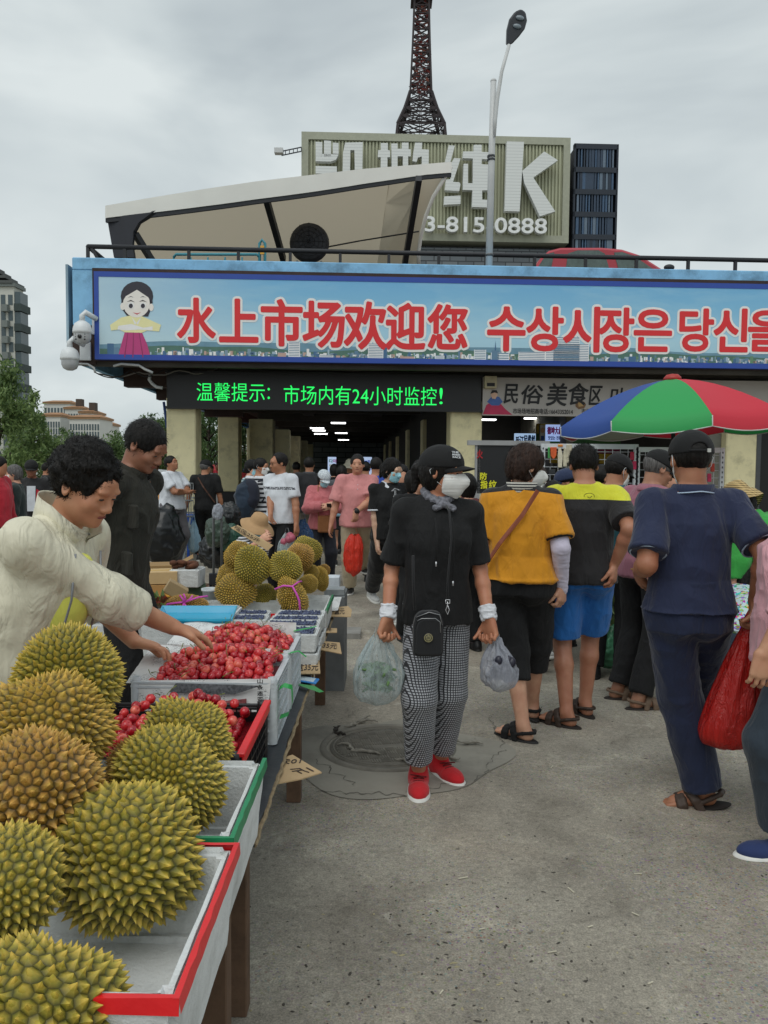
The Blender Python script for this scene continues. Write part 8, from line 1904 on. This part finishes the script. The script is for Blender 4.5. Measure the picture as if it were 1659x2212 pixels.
q=MB();q.tube([loc_(A(x,y,3.47))for x,y in((966,1308),(970,1318),(966,1328),(962,1318),(966,1308),(966,1300))],.0022,6);q.tube([loc_(A(x,y,3.47))for x,y in((962,1296),(971,1296),(971,1304),(962,1304),(962,1296))],.002,6);q.build('clasp',mat('silver','#c9c9cc'),bg,True)
# ---- woman in the mustard top
mu=cloth('cloth_mustard','#c48413',1.2,fold=.7);p=P_('mustard',1128,4.55,1.70,165,'woman in a mustard top and black cropped trousers seen from behind',sex='f',g=1.2,head=(-60,12,0),vox=.0052,feet={-1:(1150,1550,20),1:(1130,1596,66)},sk=skin('skin_mu','#bd8e72',.9),hipx=0)
p.arm(-1,A(1213,1266,4.5),pole=(-.3,1,0),world=True,hdir=p.MI.to_3x3()@Vector((.0,-.1,-1)),hn=(.9,-.4,0),curl=.8);p.arm(1,None,abd=.05)
p.body(feet=True,face=False);p.hair('short_f',HBR,vol=.022);p.mask(mask_w,kn=True)
mz=NT('mustard_yoke');z=mz.sep();mus=cloth_fin(mz,'mustard_yoke',mz.mix(mz.math('GREATER_THAN',mz.math('ADD',z[2],mz.math('MULTIPLY',mz.math('ABSOLUTE',z[0]),.12)),1.432),lin('#c48413',1.2),lin('#17171a')),fold=.7)
p.top(mus,hem=-.02,sleeve=.78,loose=.028,sl_loose=.032,fold=[(.016,(6,6,3)),(.007,(14,14,7))],flare=.012);p.cuffs(.80,blk,.024,.012);p.pants(blk2,.70,.030);p.shoe(blk,sole_k,kind='sandal')
e,w=p.el[-1],p.wr[-1];a=p.sh[-1]+(e-p.sh[-1])*.6;S=Sdf(np.min([a,e,w],0)-.09,np.max([a,e,w],0)+.09,.0055);S.cone(a,e,.056,.052,.01);S.cone(e,w,.053,.036,.01);S.cone(w,w+nrmz(w-e)*.03,.033,.033,.01);p.add('arm_sleeve',S,cloth('sleeve_lilac','#b9b3c4',1.3,fold=.3),[(.002,(30,30,60))])
ring(p,.074,.072,-.02,.045,stripes('scarf_bw','#b9b7ae','#26262a',.016,.5),'neck_scarf',open_=False)
p.band(p.T(-.10,.14,.50),p.T(.20,.13,.04),.024,.006,mat('strap_tan','#8a4a34',.5,k=1.1),'shoulder_strap',[p.T(-.02,.165,.36),p.T(.10,.172,.2)])
# ---- man with yellow yoke, blue shorts
yk=NT('yellow_yoke');z=yk.sep();sl_=yk.math('ABSOLUTE',z[0]);m1=yk.math('GREATER_THAN',yk.math('ADD',z[2],yk.math('MULTIPLY',sl_,.02)),1.372);m2=yk.math('MULTIPLY',yk.math('GREATER_THAN',sl_,.252),yk.math('GREATER_THAN',z[2],1.14));m3=yk.math('MULTIPLY',m2,yk.math('LESS_THAN',z[1],.055))
yoke=cloth_fin(yk,'yellow_yoke',yk.mix(yk.math('MAXIMUM',m1,m3),lin('#1e1d20',.9),lin('#bcbc2c',1.25)),fold=.7)
p=P_('yoke',1265,4.75,1.72,176,'man in a black shirt with yellow shoulders and blue shorts',g=1.06,head=(0,22,0),vox=.0055,feet={1:(1222,1566,55),-1:(1262,1542,22)},sk=skin('skin_yk','#a87358',.85),lean=2)
p.arm(-1,A(1326,1222,4.62),pole=(-.3,1,0),world=True,hdir=p.MI.to_3x3()@Vector((-.1,-.15,-1)),hn=(.9,-.5,0),curl=.6);p.arm(1,None,abd=.06)
p.body(feet=True,face=False);p.hair('short',HB,vol=.014);p.top(yoke,hem=-.075,sleeve=.80,loose=.030,sl_loose=.032,fold=[(.012,(6,6,3)),(.006,(14,14,8))]);ring(p,.070,.066,-.02,.012,cloth('cloth_yoke_yellow','#bcbc2c',1.25),'collar_band',open_=False,flare=.004);p.pants(cloth('cloth_blue_shorts','#15599c',1.25,fold=.7),.445,.03);p.shoe(mat('sandal_brown','#33251c',.6),mat('sandal_sole','#231d19',.8),kind='sandal')
q=MB();q.tube([p.T(.03*math.cos(a),.150+.002*math.cos(a),.44+.018*math.sin(a))for a in np.linspace(-.3,3.5,12)],.0016,5);q.tube([p.T(.012,.158,.437),p.T(0,.158,.43),p.T(-.014,.156,.44)],.002,5);q.build('shirt_mark',capk,p.root,True)
# ---- mauve polo man and teal shirt man
tl=cloth('cloth_teal','#1c4f58',1.15);p=P_('teal',1326,5.75,1.68,158,'man in a teal shirt and black cap behind the yellow shoulder shirt',head=(-40,20,0));p.arm(1,None,abd=.04);p.arm(-1,None,abd=.04);p.body(feet=False,face=True);p.hair('short');p.cap(capk,tilt=6);p.mask(mask_w);p.top(tl,hem=-.07,sleeve=.8,loose=.03,collar=tl);p.pants(blk2,1,.02);p.shoe(shoe_k,sole_k)
mv=cloth('cloth_mauve','#8d5a68',1.2,fold=.6);p=P_('mauve',1400,5.2,1.70,120,'grey haired man in a mauve polo shirt and black cap in profile',head=(-22,22,0),g=1.05,sk=skin('skin_mv','#a5765c',.85),feet={1:(1340,1508,-30),-1:(1385,1530,-20)},lean=4)
p.arm(-1,p.T(-.1,-.28,.1),pole=(-.8,.3,-.5),hdir=(.2,-1,-.3));p.arm(1,p.T(.05,-.26,.02),pole=(.8,.3,-.5));p.body(feet=True);p.hair('short',HG);p.cap(capk,tilt=8);p.top(mv,hem=-.09,sleeve=.82,loose=.035,collar=mv);p.pants(blk2,.98,.03);p.shoe(mat('sandal_tan','#6f5c4c',.7),mat('sandal_sole2','#2b2623',.8),kind='sandal')
# ---- navy polo man
p=P_('navy',1496,3.48,1.735,182,'man in a navy polo shirt and navy trousers walking away with a red bag',g=1.05,head=(-4,8,0),vox=.0045,feet={1:(1512,1736,76,12),-1:(1500,1650,12)},sk=skin('skin_nv','#a06a4c',.85),lean=0)
p.arm(1,A(1380,1235,3.58),pole=(.25,1,0),world=True,hdir=p.MI.to_3x3()@Vector((.3,.7,-.6)),hn=(-.8,-.3,0),curl=.6);p.arm(-1,A(1630,1300,3.42),pole=(-.1,1,0),world=True,hdir=p.MI.to_3x3()@Vector((-.1,-.15,-1)),hn=(.9,-.3,0),curl=1.0)
p.body(feet=True,face=False);p.hair('short',HB);p.cap(capk,tilt=-4,strap=True);p.mask(mask_w)
p.top(navy_c,hem=-.02,sleeve=.80,loose=.026,sl_loose=.030,fold=[(.011,(7,7,3.4)),(.006,(14,14,8))],flare=.012);p.cuffs(.82,mat('trim_pale','#9fb0c4',.8,k=1.2),.023,w=.004)
ring(p,.074,.070,-.03,.030,navy_c,'collar',open_=False,flare=.010);q=MB();q.tube([p.neck+p.TM@(np.array([.087*math.cos(a),.083*math.sin(a),.004-.01*abs(math.cos(a))])*p.s)for a in np.linspace(.1,math.pi-.1,18)],.003,5);q.build('collar_trim',mat('trim_pale','#9fb0c4'),p.root,True)
p.pants(navy_t,.99,.036,waist=.115,taper=.0,fold=[(.012,(6,6,2.4)),(.006,(13,13,12))]);p.shoe(mat('sandal_brown2','#42332a',.6,.2,30),mat('sandal_sole','#231d19'),kind='sandal',big=1.1)
q=MB();q.tube([p.wr[1]+np.array([.034*math.cos(a),.034*math.sin(a),.012*math.cos(a)])for a in np.linspace(0,6.283,20)],.0035,6);q.build('bracelet',mat('gold','#b58b4a',.3,metal=.8),p.root,True)
# ---- right edge woman: pink sleeve, jeans, navy slip-on
jn=cloth('cloth_jeans','#2a3642',1.0,fold=.6);psl=cloth('cloth_rose','#c08f96',1.3,fold=.9)
p=P_('edge',1738,3.15,1.62,-95,'woman in a pink top and jeans cut by the right edge of the crowd',sex='f',g=1.1,feet={1:(1675,1846,8),-1:(1760,1790,0)},sk=skin('skin_ed','#b98768',.85))
p.arm(1,A(1640,1430,2.95),pole=(.4,.9,0),world=True,hdir=p.MI.to_3x3()@Vector((-.1,-.1,-1)),curl=.5);p.body(feet=False);p.hair('short_f');p.top(psl,hem=-.12,sleeve=1.35,loose=.045,name='blouse',fold=[(.016,(7,7,5)),(.007,(16,16,14))]);p.pants(jn,.95,.03);p.shoe(cloth('knit_navy','#1c2c56',1.2,fold=.2),sole_w,kind='slipon',sock=white_c,big=1.12)
# ---- crouching pair at the right: floral shirt, straw hat with green shirt
fl=NT('floral_cloth');vo=fl.n('ShaderNodeTexVoronoi');vo.inputs['Scale'].default_value=62;fl.l(fl.obj(),vo.inputs['Vector']);hs=fl.n('ShaderNodeHueSaturation');hs.inputs['Saturation'].default_value=1.3;hs.inputs['Value'].default_value=.6;fl.l(vo.outputs['Color'],hs.inputs['Color']);flo=cloth_fin(fl,'floral_cloth',fl.mix(fl.math('GREATER_THAN',fl.noise(40,2),.5),lin('#a9bcc0',1.25),hs.outputs[0]))
p=P_('floral',1600,4.75,1.60,150,'woman in a flowered shirt and jeans crouching by the vegetables',sex='f',g=1.15,pz=.48,lean=55,head=(0,40,0),feet={1:(1580,1510,0),-1:(1625,1490,0)})
p.arm(1,A(1560,1480,4.4),world=True);p.arm(-1,A(1620,1480,4.5),world=True);p.body(feet=False,face=False);p.hair('bob');p.top(flo,hem=-.05,sleeve=.9,loose=.04);p.pants(cloth('cloth_darkjeans','#22303f',1.1),.95,.03);p.shoe(mat('shoe_canvas','#3c3c40',.7),sole_w)
strawm=NT('straw');w1=strawm.sep(strawm.obj((1,1,1)));sw=strawm.math('SINE',strawm.math('MULTIPLY',w1[2],420.));ang=strawm.math('SINE',strawm.math('MULTIPLY',strawm.math('ARCTAN2',w1[1],w1[0]),60.));h_=strawm.math('ADD',sw,strawm.math('MULTIPLY',ang,.5));strawm.color(strawm.ramp(strawm.math('ADD',strawm.math('MULTIPLY',h_,.33),.5),[(0,lin('#7a6338')),(1,lin('#cdb27c',1.3))]));strawm.set(Roughness=.7);strawm.bump(h_,.8,.006)
p=P_('straw',1706,5.1,1.58,-150,'seller with a knitted straw hat and bright green clothes bending at the right',sex='f',pz=.86,lean=36,head=(0,35,0));
p.arm(1,A(1560,1420,5.0),world=True);p.arm(-1,A(1590,1430,5.0),world=True);p.body(feet=False);p.hair('bob');p.hat(strawm.m,.155,.075,.105,tilt=0);p.top(cloth('cloth_brightgreen','#2f8f3a',1.25),hem=-.05,sleeve=1.5,loose=.045);p.pants(blk2,1,.02);p.shoe(shoe_k,sole_k)
# ---- kneeling hat woman behind the durians
stp=stripes('cloth_fine_stripe','#16171a','#b9bcc0',.024,.5);p=P_('hat',522,7.9,1.58,60,'seller in a tan sun hat, blue mask and striped sleeves sitting behind durians',sex='f',pz=.40,lean=20,head=(-10,22,0),feet={1:(560,1215,0),-1:(570,1235,0)})
p.arm(-1,A(560,1170,7.4),world=True);p.arm(1,A(575,1165,7.6),world=True);p.body(feet=False);p.hair('bob');p.hat(mat('hat_tan','#a58560',.85,.08,12,.3,k=1.2),.19,.05,.10,tilt=4);p.mask(mask_b);p.top(stp,hem=0,sleeve=1.6,loose=.035);p.pants(blk2,1,.02);p.shoe(shoe_k,sole_k)
q=MB();c=p.pos;q.box((c.x-.18,c.y-.15,.02),(c.x+.18,c.y+.2,.30));tag(q.build('low_stool',mat('stool_red','#8a1c2a',.5),bevel=.01),'low red stool under the seller in the tan hat','stool')
# ---- more people in the passage, far and small
wide=stripes('cloth_wide_stripe','#c2c5c9','#191b22',.062,.55)
p=P_('stripe1',561,10.8,1.68,150,'shopper in a black and white striped shirt with a dark backpack and white mask',head=(-75,5,0));p.body(feet=False);p.hair('short');p.mask(mask_w);p.top(wide,hem=-.08,sleeve=.85,loose=.03);p.pants(navy_t,1,.02);p.shoe(shoe_k,sole_k)
def backpack(p,lab,m,r=(.16,.10,.22)):
 c=p.world(p.T(0,.22,.25));S=Sdf(-np.array(r)*1.2,np.array(r)*1.2,.014);S.ell((0,0,0),r);S.ell((0,.05,-.08),(r[0]*.8,r[1]*.8,r[2]*.5));t_=empty('backpack',c,p.yaw,lab,'backpack');link('pack',S.mesh('pack',m,[(.008,(8,8,8))],1,1),t_)
 for sx in(-1,1):q=MB();q.tube([(sx*.10,-.06,.18),(sx*.12,-.20,.20),(sx*.13,-.26,.05),(sx*.13,-.1,-.1)],.012,6);q.build('strap',m,t_,True)
backpack(p,'dark navy backpack on the striped shirt shopper',cloth('pack_navy','#1a2030',1.0))
p=P_('stripe2',541,11.6,1.66,120,'shopper in a teal striped top with a black cap and blue mask',sex='f',head=(-45,5,0));p.body(feet=False);p.hair('short_f');p.cap(capk);p.mask(mask_b);p.top(stripes('cloth_teal_stripe','#b9cdd0','#3d6670',.04,.5),hem=-.08,sleeve=.85,loose=.03);p.pants(navy_t,1,.02);p.shoe(shoe_k,sole_k)
lump('shoulder_bag',528,1082,10.6,(.14,.12,.26),cloth('tote_navy','#1f3042',1.0),'large dark blue tote bag left of the dark backpack',31,'tote bag')
def far(key,x,Z,H,yaw,label,topm,hair_='short',sex='m',cap_=None,hm=None,mask_=None,pm=None,sl=.85,head=(0,5,0),face=False,hat_=None,sk=None):
 p=P_(key,x,Z,H,yaw,label,sex=sex,head=head,sk=sk);p.body(feet=False,face=face);p.hair(hair_,hm or HB)
 if cap_ is not None:p.cap(cap_)
 if hat_ is not None:p.hat(hat_)
 if mask_ is not None:p.mask(mask_,loops=False)
 p.top(topm,hem=-.08,sleeve=sl,loose=.03);p.pants(pm or blk2,1,.02);p.shoe(shoe_k,sole_k);return p
far('blue_back',812,10.6,1.70,170,'man in a royal blue shirt walking away behind the pink polo man',cloth('cloth_royal','#24449a',1.2),sk=SK['m'])
far('b1',868,9.0,1.60,10,'person with dark hair just behind the bow blouse woman',stripes('cloth_pinkstripe','#c9a0a4','#b8666e',.03),'bob','f')
far('b2',905,9.6,1.66,170,'person in a grey hooded top left of the black cap',cloth('cloth_midgrey','#55575a',1.1),'short')
far('b3',722,14.0,1.62,180,'dark haired person far inside the passage before the lit sign',blk,'bob','f')
far('b4',640,15.5,1.66,180,'person in dark clothes deep in the passage left side',cloth('cloth_deepgrey','#2e3033',1.0))
far('b5',895,7.0,1.55,30,'short haired person in black between blouse woman and main woman',blk,'bob','f',head=(60,5,0))
far('b6',756,15.0,1.70,10,'person with a cream sun hat behind the pink polo man',cloth('cloth_deepgrey','#2e3033'),hat_=mat('hat_cream','#c9c3b0',.8))
far('b7',790,13.0,1.66,190,'dark haired man far behind the royal blue shirt',cloth('cloth_charcoal','#1e1f22'))
far('b8',590,16.5,1.7,180,'man in grey deep in the passage near the pillars',cloth('cloth_midgrey','#55575a'))
far('b9',920,12.5,1.6,180,'person in dark clothes behind the main woman shoulder',cloth('cloth_charcoal','#1e1f22'))
far('bun',1158,6.4,1.60,-18,'woman with brown hair in a bun and a white mask beside the mustard top',cloth('cloth_browngrey','#54483f',1.0),'bun','f',hm=HBR,mask_=mask_w,face=True,head=(25,20,0))
far('navycap',1228,6.9,1.56,-95,'person in a navy cap looking left behind the mustard top',cloth('cloth_slate','#3a4454',1.0),cap_=cloth('cap_navy','#22304f',1.1),face=True)
far('blackhair',1196,6.2,1.47,180,'short person with black hair between bun woman and navy cap',blk,'bob','f')
far('rt1',1445,6.8,1.60,20,'shopper hidden behind the navy polo shoulder by the racks',cloth('cloth_wine','#6a2a3a',1.0),'bob','f')
far('behind_main',1010,6.6,1.52,200,'shopper in a plaid red shirt just behind the main woman',cloth('cloth_plaid','#5a2426',1.1),'bob','f')
p=P_('whiteshoe',1120,6.3,1.6,30,'shopper with white trainers behind the mustard top woman',sex='f',feet={1:(1160,1462,60),-1:(1128,1445,50)});p.body(feet=False);p.hair('bob');p.top(blk,hem=-.08,sleeve=.9,loose=.03);p.pants(blk2,.96,.02);p.shoe(shoe_w,sole_w,laces=white_str)
p=P_('blackshoe',1300,6.5,1.6,100,'shopper with black loafers behind the blue shorts',feet={1:(1298,1450,0),-1:(1280,1440,0)});p.body(feet=False);p.hair('short');p.top(blk,hem=-.08,sleeve=.9,loose=.03);p.pants(blk2,.98,.02);p.shoe(shoe_k,sole_k)
# left edge group
far('greyhair',33,9.5,1.56,-70,'grey haired woman in a white mask and dark green clothes at the left',cloth('cloth_darkgreen','#23302f',1.0),'short_f','f',hm=HG,mask_=mask_w,face=True,sl=1.9)
far('redblack',68,10.5,1.62,20,'man in a black cap and a red and black jacket over white',zmat('red_black_jacket',[(0,'#1d1c1e')]),cap_=capk,face=True,sl=1.9,sk=SK['d'])
p=PEOPLE['redblack'];q=MB();q.poly([p.T(x,-.19,z)for x,z in((-.05,.40),(.06,.40),(.05,.05),(-.05,.05))],(0,.02,0));q.build('white_shirt',white_c,p.root);q=MB();q.poly([p.T(x,-.185,z)for x,z in((.07,.36),(.16,.30),(.15,.0),(.05,.0))],(0,.02,0));q.build('red_panel',cloth('cloth_red','#a82030',1.2),p.root)
far('rededge',-6,9.0,1.66,90,'person in a red jacket cut by the left edge',cloth('cloth_red','#a82030',1.2),sl=1.9)
far('darkman',307,15.0,1.62,30,'dark clothed man with a sunlit face behind the vest man',blk,face=True,sl=1.9,sk=SK['d'])
far('blueman',336,17.0,1.66,10,'balding man in a blue shirt before the first pillar',cloth('cloth_steel','#2f4560',1.1),'bald',face=True,sl=1.9,sk=SK['d'])
far('r1',470,24.0,1.68,0,'shopper in red near the tent between the pillars',cloth('cloth_red','#a82030'),sk=SK['d'])
far('r2',455,22.0,1.60,40,'shopper in white near the tent between the pillars',white_c)
far('d1',100,14.0,1.60,120,'person in a dark coat between the red and black jacket and the vendor',cloth('cloth_charcoal','#1e1f22'),sl=1.9)
